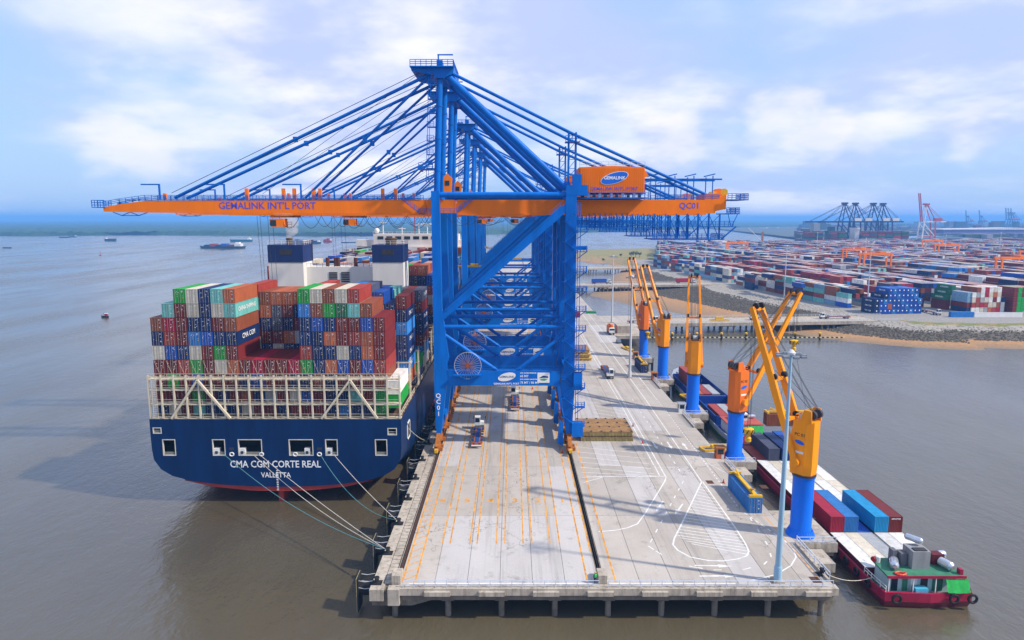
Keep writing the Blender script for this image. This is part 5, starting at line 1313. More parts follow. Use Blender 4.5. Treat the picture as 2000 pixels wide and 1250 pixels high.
# deckhouse
dh = MB().box(-5.3, 4.6, 1.6, 5.6, 1.6, 4.7).build('deckhouse', paint('house_pale', (.45, .62, .62), .6, .2, .8, rust=.1), bg1)
MB().prism([(-6.2, .3), (5.6, .3), (5.3, 6.0), (-5.9, 6.0)], 'z', 4.7, 4.95).build('roof', DECKG, dh)
MB().box(-6.25, 5.65, .22, .34, 4.62, 5.02).build('roof_edge', CRIM, dh)
for x, w, m_ in ((-4.9, 1.0, GLASS), (-3.2, .8, DECKG), (-1.9, .9, WHITE), (-.4, 1.1, STEEL), (1.4, 1.6, DECKG)):
    MB().box(x, x + w, 1.55, 1.62, 1.9, 4.3).build('door' if m_ is not GLASS else 'window', m_, dh)
for x in (-5.9, -2.2, 1.2, 5.3): MB().bar((x, .4, 1.6), (x, .4, 4.7), .12).build('roof_post', WHITE, dh)
MB().box(-1.4, 1.3, 2.4, 5.2, 4.95, 7.8).box(-1.0, .9, 2.6, 3.6, 7.8, 7.95, 1).build('engine_casing', [paint('casing_grey', (.28, .28, .29), .6, .2, 1), STEEL], dh)
MB().box(-2.6, -1.7, 3.4, 4.8, 4.95, 7.0).box(-3.6, -2.9, 4, 5.2, 4.95, 7.2).build('locker', paint('locker_grey', (.14, .14, .16), .6), dh)
def tank(par, x, y, z, r, L, ax=(.5, 1, 0)):
    a = Vector(ax).normalized(); c_ = Vector((x, y, z)); m = MB().tube(c_ - a * L / 2, c_ + a * L / 2, r, 14).tube(c_ + a * L / 2, c_ + a * (L / 2 + r * .5), r, 14, r * .5).tube(c_ - a * L / 2, c_ - a * (L / 2 + r * .5), r, 14, r * .5)
    return m.build('water_tank', paint('tank_metal', (.62, .66, .72), .25, .15, 1, metal=.7), par, smooth=True)
tank(dh, -3.9, 2.9, 5.75, .65, 1.9); tank(dh, 3.9, 2.6, 5.75, .7, 1.8, (-.3, 1, 0)); tank(dh, .2, 5.2, 8.6, .5, 2.2, (.6, -.8, 0)); tank(dh, 4.6, 5.0, 6.1, .6, .9, (1, .1, 0))
MB().box(2.6, 4.4, 3.8, 5.2, 4.95, 6.6).build('red_locker', MAROON, dh); MB().box(4.9, 5.4, .7, 1.5, 4.95, 5.8).build('red_locker', CRIM, dh)
MB().lathe([(.4, 0), (.42, .9), (.3, 1.0)], 12, (-5.4, 4.8, 4.95)).build('white_drum', WHITE, dh, smooth=True); MB().tube((-6.1, 4.9, 5.3), (-5.7, 5.0, 5.3), .45, 12).build('red_drum', paint('drum_red', (.5, .02, .03), .4), dh, smooth=True)
MB().path([Vector((-4.0 + .8 * math.cos(k * math.pi / 6), .9 + .45 * math.sin(k * math.pi / 6), 5.1)) for k in range(13)], .16, 6).build('life_raft', paint('raft_red', (.7, .08, .04), .5), dh, smooth=True)
MB().box(-1.9, .0, .1, 1.2, 1.7, 3.0).build('winch_box', paint('box_cyan', (.08, .45, .65), .5), bg1)
tm_ = MB(); g_ = 7
for j in range(4):
    for i in range(g_ + 1): tm_.v.append((2.6 + 3.4 * i / g_, .35 - j * .28, 4.6 - j * .62 - .12 * math.sin(i / g_ * math.pi) + .03 * math.sin(i * 2.3 + j)))
for j in range(3):
    for i in range(g_): tm_.f.append((j * (g_ + 1) + i, j * (g_ + 1) + i + 1, (j + 1) * (g_ + 1) + i + 1, (j + 1) * (g_ + 1) + i)); tm_.m.append(0)
tm_.build('tarpaulin', TARP, bg1)
MB().rail([(-6.4, .2, 2.5), (-6.6, 3, 2.5), (-6.7, 6, 2.5)], .9, 1, .04).build('railing', WHITE, bg1)
for x in (-5.2, 3.4, 6.2): tyre(bg1, x, -.75, 1.9)
tyre(bg1, 6.9, 1.5, 1.9, (1, 0, 0)); 
for y in (4, 7.5, 11, 14.5): tyre(bg1, -7.2, y, 1.8, (1, 0, 0))
ROWY = [108.5, 120.8, 133.1, 145.4, 157.8]
bcol = lambda c: 57.85 + 2.5 * c + (.35 if c > 2 else 0)
W1 = 'white white white white white'.split()
whites = ['white', 'cream', 'grey', 'white', 'white']
names5 = ['quay-side', 'second', 'middle', 'fourth', 'river-side']
for c in range(5):
    container(bcol(c), ROWY[0], .3, whites[c], '%s container in the crimson barge hold, row next to the deckhouse, %s column' % (whites[c] + '-topped', names5[c]), doors=False, group='containers in the crimson barge')
    cc = ['navy', 'navy', 'blue', 'navy', 'maroon'][c]
    container(bcol(c), ROWY[1], .3, cc, '%s container low in the crimson barge, second row from the deckhouse, %s column' % (cc, names5[c]), doors=False, group='containers in the crimson barge')
    for r in (2, 3):
        cc = ['cream', 'white', 'white', 'white', 'cream'][(c * 2 + r) % 5]
        container(bcol(c), ROWY[r], .3, cc, '%s-topped container in the crimson barge hold, %s row from the deckhouse, %s column' % (cc, ['third', 'fourth'][r - 2], names5[c]), doors=False, group='containers in the crimson barge')
    container(bcol(c), ROWY[4], .3, 'red', 'red-topped container in the crimson barge hold by the bow, %s column' % names5[c], doors=False, group='containers in the crimson barge')
for c, cc in ((0, 'crimson'), (1, 'light_blue'), (3, 'cyan'), (4, 'maroon')):
    t = container(bcol(c), ROWY[1], 3.2, cc, '%s container standing on top amidships on the crimson barge' % cname(cc), doors=False, group='containers on top of the crimson barge')
    if c == 4: link('end_lettering', text_mesh('GENSTAR', .38, .005), t, (0, -6.12, 2.45), FRONT)
container(bcol(1), ROWY[4] - .8, 3.2, 'slate', 'grey blue container standing on top at the bow of the crimson barge', doors=False, group='containers on top of the crimson barge')
container(bcol(2) + .5, ROWY[4] - .8, 3.2, 'navy', 'navy container on top at the barge bow beside a grey blue one', doors=False, group='containers on top of the crimson barge')
container(bcol(3) + .4, ROWY[4] + .4, 3.2, 'blue', 'blue container on top at the barge bow, river side', doors=False, group='containers on top of the crimson barge')
mooring((56.2, 100, 2.6), (47.0, 96.8, 5.5), .9, ROPEW, 'thin pale line from the crimson barge to the quay corner')
bollard(47.0, 96.8, 'black bollard on the barge side near the open quay corner'); 

bg2 = thing('river_barge', 'blue and green river barge with an open hold of red containers', 'barge', (61.5, 172, 0))
GREENH = paint('barge_green', (.01, .20, .03), .5, .3, .6); NAVYB = paint('barge_blue', (.006, .05, .28), .5, .25, .5, rust=.1)
out2 = [(-5.2, 0), (0, -.4), (5.2, 0), (5.6, 4), (5.6, 58), (4.6, 66, .8), (2.4, 72, 1.6), (0, 74, 2.0), (-2.4, 72, 1.6), (-4.6, 66, .8), (-5.6, 58), (-5.6, 4)]
barge_hull('hull', out2 if False else [(p[0], p[1], *(p[2:] or (0,))) for p in out2], 1.0, 2.3, [paint('bulwark_grey', (.42, .47, .55), .5, .2, .6, rust=.1), GREENH, NAVYB], bg2, rim=.5)
MB().box(-5.2, -4.95, 11, 62, 1.6, 4.4).box(4.95, 5.2, 11, 62, 1.6, 4.4).box(-4.95, 4.95, 10.8, 11.05, 1.6, 4.4).box(-4.95, 4.95, 62, 62.3, 1.6, 4.6).box(-4.95, 4.95, 33, 34.2, 1.6, 4.2).build('hold_coaming', NAVYB, bg2)
d2 = MB().box(-4.2, 4.2, 2, 9, 1.8, 4.6).build('deckhouse', WHITE, bg2)
MB().box(-4.6, 4.6, 1.5, 9.4, 4.6, 4.85).build('roof', paint('roof_red', (.45, .09, .07), .7, .2, .6), d2)
MB().box(-1.8, 1.8, 5, 8, 4.85, 6.6).build('wheelhouse', SHW, d2); MB().box(-1.5, 1.5, 4.93, 5.0, 5.6, 6.3).build('window', GLASS, d2)
tank(d2, 3.4, 7, 5.5, .5, 1.4, (1, 0, 0))
MB().add([(.6, 1.3, 4.5), (4.4, 1.3, 4.5), (4.6, .2, 2.7), (.4, .2, 2.7)], [(0, 1, 2, 3)]).build('tarpaulin', TARP, bg2)
for x in (-4.5, 4.4): tyre(bg2, x, -.6, 1.7)
MB().box(-2.5, 2.5, 64, 68, 2.2, 4.2).build('bow_house', paint('bow_pale', (.5, .55, .62), .5, .15), bg2); MB().lathe([(.9, 0), (.9, .9), (.6, 1.3), (.1, 1.4)], 12, (-1, 66, 4.2)).build('blue_tank', PED, bg2, smooth=True)
for r, cs in enumerate((('red', 'grey', 'red'), ('red', 'slate', 'maroon'), ('orange', 'red', 'grey'))):
    for c, cc in enumerate(cs):
        container(61.5 - 2.6 + 2.6 * c, 172 + (18 if r == 0 else 26 + 13.5 * (r - 1) + (0 if r == 1 else 3)) + (0 if r else -.5), 1.2 if r else 1.5, cc, '%s container low in the blue barge hold, %s row from its deckhouse, %s' % (cc, ordinal(r), ['quay side', 'middle', 'river side'][c]), doors=False, group='containers in the blue barge')  if r != 1 else None
container(58.9, 230 - 5, 2.2, 'brown', 'tall-standing brown container at the bow end of the blue barge, by the quay', doors=False)
container(58.9, 230 - 5, 5.1, 'red', 'red container stacked on the brown one at the blue barge bow end', doors=False)

# ------------------------------------------------------------------ lamp masts
LAMPC = paint('lamp_mast', (.30, .48, .62), .4, .1, .6); LAMPG = paint('lamp_mast_grey', (.55, .57, .6), .4, .1, .6)
def lamp_mast(x, y, z, h, label, mat, heads=8, base=True):
    t = thing('lamp_mast', label, 'lamp mast', (x, y, z), 0, 'tall lamp masts')
    MB().tube((0, 0, 0), (0, 0, h), .48 if heads > 6 else .42, 12, .17).build('mast', mat, t, smooth=True)
    if base:
        MB().box(-.8, .8, -.8, .8, 0, .35).build('footing', CONC2, t); MB().lathe([(.6, 0), (.6, 2.2), (.5, 2.5)], 10).build('base_sleeve', mat, t, smooth=True)
    if heads: MB().lathe([(.3, h - .4), (.6, h - .3), (.6, h), (.2, h + .4)], 12).build('crown_ring', LAMPG, t, smooth=True)
    for k in range(heads):
        a = 2 * math.pi * k / heads; p = Vector((1.75 * math.cos(a), 1.75 * math.sin(a), h - .35))
        MB().bar((0, 0, h - .1), p, .09).box(p.x - .38, p.x + .38, p.y - .3, p.y + .3, p.z - .25, p.z + .05).build('floodlight', paint('floodlight_grey', (.2, .23, .27), .4), t)
    return t
lamp_mast(39.5, 94.8, DZ, 34.7, 'tall pale blue lamp mast at the open end of the quay', LAMPC)
lamp_mast(39.9, 226.1, DZ, 34.5, 'tall grey lamp mast standing midway on the quay', LAMPG)
lamp_mast(51.9, 350.5, DZ, 34.5, 'tall grey lamp mast where the trestle road meets the quay', LAMPG)
for i, (x, y) in enumerate(((163.5, 760), (176.5, 624), (184, 459), (206, 393), (330, 640), (480, 760), (400, 900), (560, 620), (640, 900))):
    lamp_mast(x, y, 5.4, 35, ['slim lamp mast at the far corner of the yard stacks', 'slim lamp mast on the yard edge beyond the second trestle', 'slim lamp mast on the yard edge between the two trestles', 'slim lamp mast by the tall blue container stack'][i] if i < 4 else 'slim lamp mast among the rear yard stacks', LAMPG, 4, False)

# ------------------------------------------------------------------ vehicles on the quay
CABW = paint('cab_white', (.75, .76, .74), .35, .08); TIRE = BLACK
def wheel(par, x, y, r=.5, w=.32, name='wheel'):
    o = MB().disc((x, y, r), (1, 0, 0), r, w, 14).build(name, TIRE, par, smooth=True)
    MB().disc((x, y, r), (1, 0, 0), r * .5, w + .03, 10).build('rim', GALV, o); return o
def tractor(x, y, rz, label, load='empty', frame=None, cabcol=None, group='terminal trucks on the quay', L=12.5):
    """front of the truck looks along local +y"""
    frame = frame or paint('chassis_blue', (.015, .07, .28), .5, .2, 1); cabcol = cabcol or CABW
    t = thing('terminal_truck', label, 'truck', (x, y, DZ + .01), rz, group)
    OR = paint('chassis_orange', (.34, .11, .04), .6, .3, 1, rust=.2)
    MB().box(-.75, -.5, -L / 2, L / 2, .95, 1.25).box(.5, .75, -L / 2, L / 2, .95, 1.25).box(-1.2, 1.2, -L / 2, -L / 2 + .35, .8, 1.3).build('chassis_frame', OR, t)
    MB().box(-.45, .45, -L / 2 + .4, L / 2 - .2, 1.0, 1.22).build('deck', frame, t)
    for k in range(6):
        yy = -L / 2 + .9 + k * 2.1
        for s in (-1, 1): MB().box(*sorted((s * .8, s * 1.35)), yy - .25, yy + .25, 1.0, 1.3).build('guide_bracket', frame if k % 2 else OR, t)
    for yy in (-4.9, -3.7):
        for s in (-1, 1): wheel(t, s * 1.0, yy)
    # tractor unit
    MB().box(-1.1, 1.1, L / 2 - .5, L / 2 + 4.0, .7, 1.15).build('tractor_frame', STEEL, t)
    cb = MB().prism([(L / 2 + 1.8, 1.1), (L / 2 + 4.0, 1.1), (L / 2 + 3.9, 2.0), (L / 2 + 3.5, 3.3), (L / 2 + 1.8, 3.3)], 'x', -1.15, .25).box(.25, 1.15, L / 2 + 2.2, L / 2 + 3.9, 1.1, 1.9).build('cab', cabcol, t)
    MB().prism([(L / 2 + 3.94, 2.05), (L / 2 + 3.56, 3.15), (L / 2 + 3.6, 3.15), (L / 2 + 3.98, 2.05)], 'x', -1.0, .1).box(-1.17, -1.15, L / 2 + 2.1, L / 2 + 3.4, 2.0, 3.0).box(.25, .27, L / 2 + 2.1, L / 2 + 3.4, 2.0, 3.0).box(-1, .1, L / 2 + 1.76, L / 2 + 1.8, 2.0, 3.1).build('cab_window', GLASS, cb)
    for s in (-1, 1):
        wheel(t, s * 1.0, L / 2 + .3); wheel(t, s * 1.0, L / 2 + 3.2)
        MB().bar((s * 1.0, L / 2 + 3.7, 2.7), (s * 1.5, L / 2 + 3.8, 2.7), .06).box(s * 1.5 - .1, s * 1.5 + .1, L / 2 + 3.7, L / 2 + 3.9, 2.3, 3.0).build('mirror', STEEL, cb)
        MB().box(s * .9 - .15, s * .9 + .15, -L / 2 - .05, -L / 2, .85, 1.1).build('tail_light', paint('lamp_red', (.5, .03, .02), .4), t)
    MB().box(-1.2, 1.2, -L / 2 - .3, -L / 2 - .05, .6, .85).build('bumper', CABW, t)
    return t
tractor(-8.35, 160.5, 0.0, 'white terminal truck with empty blue chassis under the nearest crane, by the waterside rail')
tractor(.85, 191.5, 0.0, 'white terminal truck with empty blue chassis in the middle lane under the cranes')
tractor(33.0, 234, R(180), 'white terminal truck with blue flat chassis driving towards the open quay end')
# mobile crane truck and car by the edge
t = thing('crane_truck', 'orange and white truck with a folded orange crane by the quay edge', 'truck', (46.2, 316, DZ + .01), R(180))
MB().box(-1.2, 1.2, -5, 3, .9, 1.3).build('chassis_frame', STEEL, t)
MB().box(-1.2, 1.2, -5, -.5, 1.3, 3.3).box(-.9, .9, -4.5, 2.5, 3.3, 4.0).build('crane_body', ORANGE, t); MB().bar((0, -4, 4), (0, 4.2, 4.6), .8).build('folded_boom', ORANGE, t)
c_ = MB().prism([(2.9, 1.2), (5.1, 1.2), (5.1, 2.3), (4.8, 3.4), (2.9, 3.4)], 'x', -1.2, 1.2).build('cab', CABW, t); MB().box(-1.1, 1.1, 5.0, 5.12, 2.3, 3.1).build('cab_window', GLASS, c_)
for s in (-1, 1):
    for yy in (-4, -2.6, 2, 4.2): wheel(t, s * 1.0, yy, .55)
t = thing('parked_car', 'small dark car parked by the quay edge kerb', 'car', (46.3, 292, DZ + .01), R(180))
MB().prism([(-2.2, .35), (2.2, .35), (2.2, .85), (1.2, 1.0), (.5, 1.55), (-1.3, 1.6), (-2.1, 1.05)], 'x', -.85, .85).build('body', paint('car_paint', (.12, .14, .18), .3, .05), t)
MB().prism([(1.15, 1.0), (.5, 1.5), (.45, 1.46), (1.05, .98)], 'x', -.75, .75).build('windscreen', GLASS, t)
for s in (-1, 1):
    for yy in (-1.4, 1.4): wheel(t, s * .8, yy, .33, .22)

# hatch covers stacked on the quay
HATCH = paint('hatch_rust', (.34, .19, .075), .8, .35, .7, rust=.35, rustcol=(.16, .07, .03)); HATCHY = paint('hatch_side', (.42, .33, .12), .7, .4, 1.6, rust=.35)
def hatch(x0, x1, y0, y1, z, label):
    t = thing('hatch_cover', label, 'hatch cover', (0, 0, z), 0, 'hatch covers stacked on the quay'); h = 1.15
    MB().box(x0, x1, y0, y1, .9, h).build('top_plate', HATCH, t)
    MB().box(x0 + .15, x1 - .15, y0 + .15, y0 + .3, .05, .9).box(x0 + .15, x0 + .3, y0 + .3, y1 - .15, .05, .9).box(x1 - .3, x1 - .15, y0 + .3, y1 - .15, .05, .9).box(x0 + .15, x1 - .15, y1 - .3, y1 - .15, .05, .9).build('side_plate', HATCHY, t)
    n = 16
    for k in range(n + 1): xx = x0 + .2 + (x1 - x0 - .4) * k / n; MB().box(xx - .07, xx + .07, y0 - .02, y0 + .15, .05, .9).build('stiffener', HATCHY, t)
    for k in range(6):
        for j in range(4): xx = x0 + .4 + (x1 - x0 - .8) * k / 5; yy = y0 + .3 + (y1 - y0 - .6) * j / 3; MB().box(xx - .2, xx + .2, yy - .2, yy + .2, h, h + .16).build('container_socket', STEEL, t)
hatch(16.6, 29.5, 159.4, 170.5, DZ + .0, 'lower rusty hatch cover of the pair beside the crane leg')
hatch(16.4, 29.3, 159.3, 170.3, DZ + 1.32, 'upper rusty hatch cover of the pair beside the crane leg')
HY = paint('hatch_yellow', (.62, .42, .12), .7, .3, 1)
for k in range(3):
    t = thing('hatch_cover', ['lowest', 'middle', 'topmost'][k] + ' yellow hatch cover of the three farther along the quay', 'hatch cover', (23, 254 + .3 * k, DZ + 1.5 * k), 0, 'yellow hatch covers')
    MB().box(-6, 7.4 - .4 * k, 0, 11, .8, 1.1).build('top_plate', HATCH if k == 2 else HY, t); MB().box(-5.8, 7.2 - .4 * k, .15, .4, .03, .8).box(6.6 - .4 * k, 7.2 - .4 * k, .4, 10.6, .03, .8).build('side_plate', HY, t)
    for q in range(9): MB().box(-5.6 + q * 1.45, -5.3 + q * 1.45, -.03, .15, .03, .8).build('stiffener', HATCH, t)
# booths, spare spreader frames, cones
def booth(x, y, col, label, group):
    t = thing('guard_booth', label, 'booth', (x, y, DZ), 0, group)
    b = MB().box(-.9, .9, -.9, .9, 0, 2.5).build('walls', col, t); MB().box(-1.1, 1.1, -1.1, 1.1, 2.5, 2.7).build('roof', GALV if col is WHITE else BOGIE, t)
    MB().box(-.65, .65, -.93, -.9, 1.1, 2.2).box(-.93, -.9, -.6, .6, 1.1, 2.2).box(.9, .93, -.6, .6, 1.1, 2.2).build('window', GLASS, b); MB().box(.2, .8, -.94, -.91, .05, 1.0).build('door', LAMPG, b)
booth(47.3, 185.0, WHITE, 'white guard booth beside the third orange crane', 'small booths by the orange cranes')
booth(46.8, 148.0, paint('booth_orange', (.5, .12, .04), .5), 'orange booth beside the second orange crane', 'small booths by the orange cranes')
booth(47.6, 223.2, paint('booth_orange', (.5, .12, .04), .5), 'orange booth beside the fourth orange crane', 'small booths by the orange cranes')
booth(47.6, 258.5, paint('booth_orange', (.5, .12, .04), .5), 'orange booth beside the farthest orange crane', 'small booths by the orange cranes')
for i, (px, py, lab) in enumerate(((1395, 878, 'yellow spare spreader lying on the quay near the second orange crane'), (1345, 778, 'yellow spare spreader lying by the kerb near the third orange crane'), (1225, 682, 'yellow spare spreader lying by the kerb near the far orange cranes'))):
    q = gp(px, py); t = thing('spare_spreader', lab, 'spreader', (q.x, q.y, DZ), R(100 if i == 0 else 15), 'spare spreaders lying about')
    for s in (-1, 1): MB().box(*sorted((s * 1.0, s * 1.3)), -3, 3, .1, .5).build('side_beam', YELLOW, t)
    MB().box(-1.3, 1.3, -3.3, -3, .1, .6).box(-1.3, 1.3, 3, 3.3, .1, .6).build('end_beam', YELLOW, t); MB().box(-.5, .5, -.8, .8, .5, 1.2).build('centre_block', YELLOW, t)
CONE = paint('cone_red', (.6, .05, .02), .5)
for i, (px, py) in enumerate((S1(847, 537), S1(727, 328), S1(1832, 1020), (1040, 760), (1083, 811), (1098, 884))):
    q = gp(px, py); t = thing('traffic_cone', ['red cone at the lane edge in front of the hatch covers', 'red cone beside the corner of the hatch covers', 'red cone near the blue container on the quay', 'red cone between the crane legs, farther one', 'red cone between the crane legs beside the landside bogie', 'red cone in the lane before the landside bogie'][i], 'cone', (q.x, q.y, DZ), 0, 'traffic cones on the quay')
    MB().lathe([(.24, .04), (.05, .85), (.03, .87)], 10).build('cone', CONE, t, smooth=True); MB().box(-.28, .28, -.28, .28, 0, .04).build('base', BLACK, t)

# ------------------------------------------------------------------ the person at the end railing
def person(x, y, z, rz):
    t = thing('person', 'person in green vest and dark trousers standing by the end railing', 'person', (x, y, z), rz)
    J = dict(pel=(0, 0, .95), wai=(0, 0, 1.1), che=(0, .01, 1.33), nec=(0, .01, 1.50), hea=(0, .03, 1.66), hea2=(0, .03, 1.74), hl=(.1, 0, .92), hr=(-.1, 0, .92), kl=(.12, .02, .5), kr=(-.12, .05, .5), al=(.13, 0, .09), ar=(-.13, -.02, .09), tl=(.14, .16, .04), tr=(-.14, .14, .04),
             sl=(.19, 0, 1.42), sr=(-.19, 0, 1.42), el=(.27, .02, 1.14), er=(-.25, .1, 1.15), wl=(.28, .12, .9), wr=(-.16, .3, 1.1), fl=(.28, .18, .8), fr=(-.1, .38, 1.14))
    E = 'pel-wai wai-che che-nec nec-hea hea-hea2 pel-hl pel-hr hl-kl hr-kr kl-al kr-ar al-tl ar-tr che-sl che-sr sl-el sr-er el-wl er-wr wl-fl wr-fr'.split()
    rad = dict(pel=.15, wai=.14, che=.16, nec=.06, hea=.1, hea2=.085, hl=.1, hr=.1, kl=.075, kr=.075, al=.05, ar=.05, tl=.04, tr=.04, sl=.075, sr=.075, el=.05, er=.05, wl=.035, wr=.035, fl=.035, fr=.035)
    ks = list(J); me = bpy.data.meshes.new('body'); me.from_pydata([J[k] for k in ks], [(ks.index(a), ks.index(b)) for a, b in (e.split('-') for e in E)], [])
    o = link('body', me, t); me.materials.append(paint('clothes_dark', (.03, .035, .05), .8))
    sk = o.modifiers.new('skin', 'SKIN')
    for i, k in enumerate(ks): me.skin_vertices[0].data[i].radius = (rad[k], rad[k]); me.skin_vertices[0].data[i].use_root = (i == 0)
    o.modifiers.new('sub', 'SUBSURF').levels = 1; o.modifiers['sub'].render_levels = 2
    MB().lathe([(.17, 1.0), (.19, 1.1), (.2, 1.3), (.21, 1.42), (.12, 1.5)], 14, (0, .005, 0)).build('vest', paint('vest_green', (.05, .55, .12), .6), t, smooth=True)
    MB().lathe([(.14, 1.72), (.13, 1.79), (.08, 1.85), (.01, 1.87)], 12, (0, .03, 0)).build('helmet', YELLOW, t, smooth=True)
    MB().box(-.05, .05, .11, .13, 1.62, 1.66).build('face', paint('skin', (.4, .22, .14), .6), t)
person(12.3, 94.2, DZ + .0, R(200))

# ------------------------------------------------------------------ trestle roads to the yard
def trestle(x0, y0, x1, y1, w, label, pile_step, rail_far=True):
    d = Vector((x1 - x0, y1 - y0, 0)); L = d.length
    t = thing('trestle_bridge', label, 'bridge', (x0, y0, 0), math.atan2(d.y, d.x), 'trestle roads to the yard')
    MB().box(0, L, -w / 2, w / 2, DZ - .9, DZ).build('road_deck', CONC2, t)
    MB().box(0, L, -w / 2 - .35, -w / 2 - .02, DZ - 1.3, DZ + .35).box(0, L, w / 2 + .02, w / 2 + .35, DZ - 1.3, DZ + .35).build('edge_beam', CONC2, t)
    for s in (-1, 1): MB().rail([(0, s * (w / 2 + .2), DZ + .35), (L, s * (w / 2 + .2), DZ + .35)], 1.0, 2.2, .06).build('railing', LAMPG, t)
    MB().box(0, L, -.08, .08, DZ + .004, DZ + .008).build('centre_line', LINEW, t)
    pl = MB().tube((0, 0, -4), (0, 0, DZ - 1.6), .55, 8).mesh('pile', CONC3, True)
    k = 0; xx = pile_step / 2
    while xx < L - 4:
        MB().box(xx - 4.2, xx + 4.2, -w / 2, w / 2, DZ - 1.7, DZ - .95).build('cap_beam', CONC3, t)
        for o_ in (-3.2, 0, 3.2):
            for yy in (-w / 2 + .8, w / 2 - .8): link('pile', pl, t, (xx + o_, yy, 0))
        xx += pile_step
    return t
trestle(66, 354, 206, 366, 20, 'concrete trestle road on piles from the quay to the yard, crossed by white trucks', 18)
trestle(47.5, 556, 170, 566, 22, 'second concrete trestle road on piles, with the blue and red trucks', 17)
trestle(47.5, 735, 150, 765, 22, 'farthest concrete trestle road, short with few piles', 26)
t = thing('floating_boom', 'line of yellow and black floats strung between posts before the trestle', 'float line', (0, 327, 0))
fm = MB().box(-.5, .5, -.3, .3, 1.0, 1.5)
fY = fm.mesh('float', paint('float_pale', (.75, .66, .3), .6)); fB = fm.mesh('float', BLACK)
x = 66
i = 0
while x < 162: link('float', fY if i % 2 else fB, t, (x, 0, 0)); x += 1.12; i += 1
for x in range(78, 162, 12):
    MB().tube((x, .9, -3), (x, .9, 2.6), .5, 8).build('post', BLACK, t, smooth=True); MB().lathe([(.6, 2.6), (.75, 2.8), (.75, 3.3), (.2, 3.7)], 8, (x, .9, 0)).build('post_cap', YELLOW, t, smooth=True)

# trucks on the trestles
def flat_truck(x, y, rz, label, colour=None, box=None):
    t = tractor(x, y, rz, label, group='trucks on the trestle roads'); t.location.z = DZ + .01
    return t
flat_truck(137, 360.5, R(94), 'white terminal truck with empty orange trailer midway on the first trestle')
flat_truck(176, 364.5, R(94), 'white terminal truck with empty orange trailer at the yard end of the first trestle')
flat_truck(66, 349, R(-86), 'white truck with empty orange trailer where the trestle leaves the quay')
for x, y, cc, lab, rz in ((72, 563, 'blue', 'blue container riding on a truck on the second trestle', R(-85)), (143, 568, 'crimson', 'red container riding on a truck on the second trestle', R(-85))):
    flat_truck(x, y, rz, 'white truck carrying a %s container over the second trestle' % ('blue' if cc == 'blue' else 'red')); container(x, y, DZ + 1.35, cc, lab, rz=rz, doors=False)
q = gp(1405, 627); t = thing('spare_spreader', 'yellow spare spreader parked on the first trestle road', 'spreader', (q.x, q.y, DZ), 0, 'spare spreaders lying about')
MB().box(-5, 5, -1.2, -.8, .3, .9).box(-5, 5, .8, 1.2, .3, .9).build('side_beam', YELLOW, t); MB().box(-2, 2, -.8, .8, .9, 2.2).build('centre_block', YELLOW, t)
q = gp(1213, 655)
tag(MB().prism([(-3, 0), (3, 0), (3, 3.6), (-3, 3.6)], 'y', -2, 8).box(-3.6, 8, -4, -2.2, -.2, .15).build('concrete_kiosk', CONC2, None, (52.5, 318, DZ)), 'plain concrete block house at the quay edge near the trestle', 'block house')
MB().box(QX1 + .02, 62, 310, 337.9, DZ - 1.5, DZ - .005).build('quay_apron', CONC2, quay)
container(36.0, 372, DZ + .02, 'crimson', 'red container standing alone on the quay behind the cranes', L=6.06, doors=False)
tag(MB().prism([(-3, 0), (3, 0), (2.6, 1.2), (-2.6, 1.2)], 'y', -1.5, 1.5).build('rubbish_skip', paint('skip_green', (.02, .25, .08), .6), None, (45, 386, DZ)), 'small green skip at the quay edge beyond the trestle', 'skip')

# ------------------------------------------------------------------ container yard
U = Vector((.12, -.993, 0)).normalized(); V = Vector((.993, .12, 0)).normalized(); GZ = 5.42
P0 = Vector((202.6, 378.2, 0)); YRZ = math.atan2(V.y, V.x)
def yc(a, b): return P0 + V * a - U * b           # a: across, b: away from the front
near = set()
# the blue stack
for c in range(11):
    for k in range(5 if c < 10 else 3):
        s0 = 0 if k < 3 else (2 if k == 3 else 3)
        if c < s0: continue
        col = 'orange' if (c, k) == (3, 1) else ('blue' if (c * 7 + k * 3) % 4 else 'light_blue')
        if c < 3 and k < 5: col = 'navy' if c == s0 else col
        p = yc(1.3 + 2.6 * c, 6.1)
        t = container(p.x, p.y, GZ + 2.88 * k, col, '%s container in the front blue yard stack, %s column from the shore, %s tier' % (cname(col), ordinal(c), ordinal(k)), rz=YRZ, doors=False, group='containers of the front blue stack')
        MB().box(-.3, .3, -6.13, -6.1, 1.5, 2.2).build('white_mark', PRINT, t) if col != 'orange' else None
        if c == s0: side_text(t, 'CMA CGM', 1.2, -1, 0)
# the mixed stack with the green containers
MIX = [['white', 'white', 'cream', 'grey', 'orange', 'red', 'crimson', 'white'], ['red', 'brown', 'crimson', 'red', 'cream', 'cream', 'brown', 'white'], ['cream', 'red', 'grey', 'cream', 'white', 'maroon', 'white', 'navy'], ['white', 'grey', 'white', 'crimson', 'cream', 'orange', 'cream'], ['brown', 'white', 'crimson', 'white', 'cream', 'white']]
front = []
def fbox(p, k, col): front.append((p.x, p.y, GZ + 2.88 * k, 1.2, 6.05, 2.83, math.cos(YRZ), math.sin(YRZ), CC[col]))
for k, row in enumerate(MIX):
    for c, col in enumerate(row): fbox(yc(60.5 + 2.6 * (c + (1 if k == 4 else 0)), 6.1), k, col)
for k, col in enumerate(('navy', 'maroon', 'pale_blue', 'pale_blue')): fbox(yc(57.9, 6.6), k, col)
for k in range(5):
    for c in range(5): fbox(yc(84 + 2.6 * c, 3.5), k, ['brown', 'green', 'green', 'maroon', 'red'][(c + k // 3) % 5] if c else 'maroon')
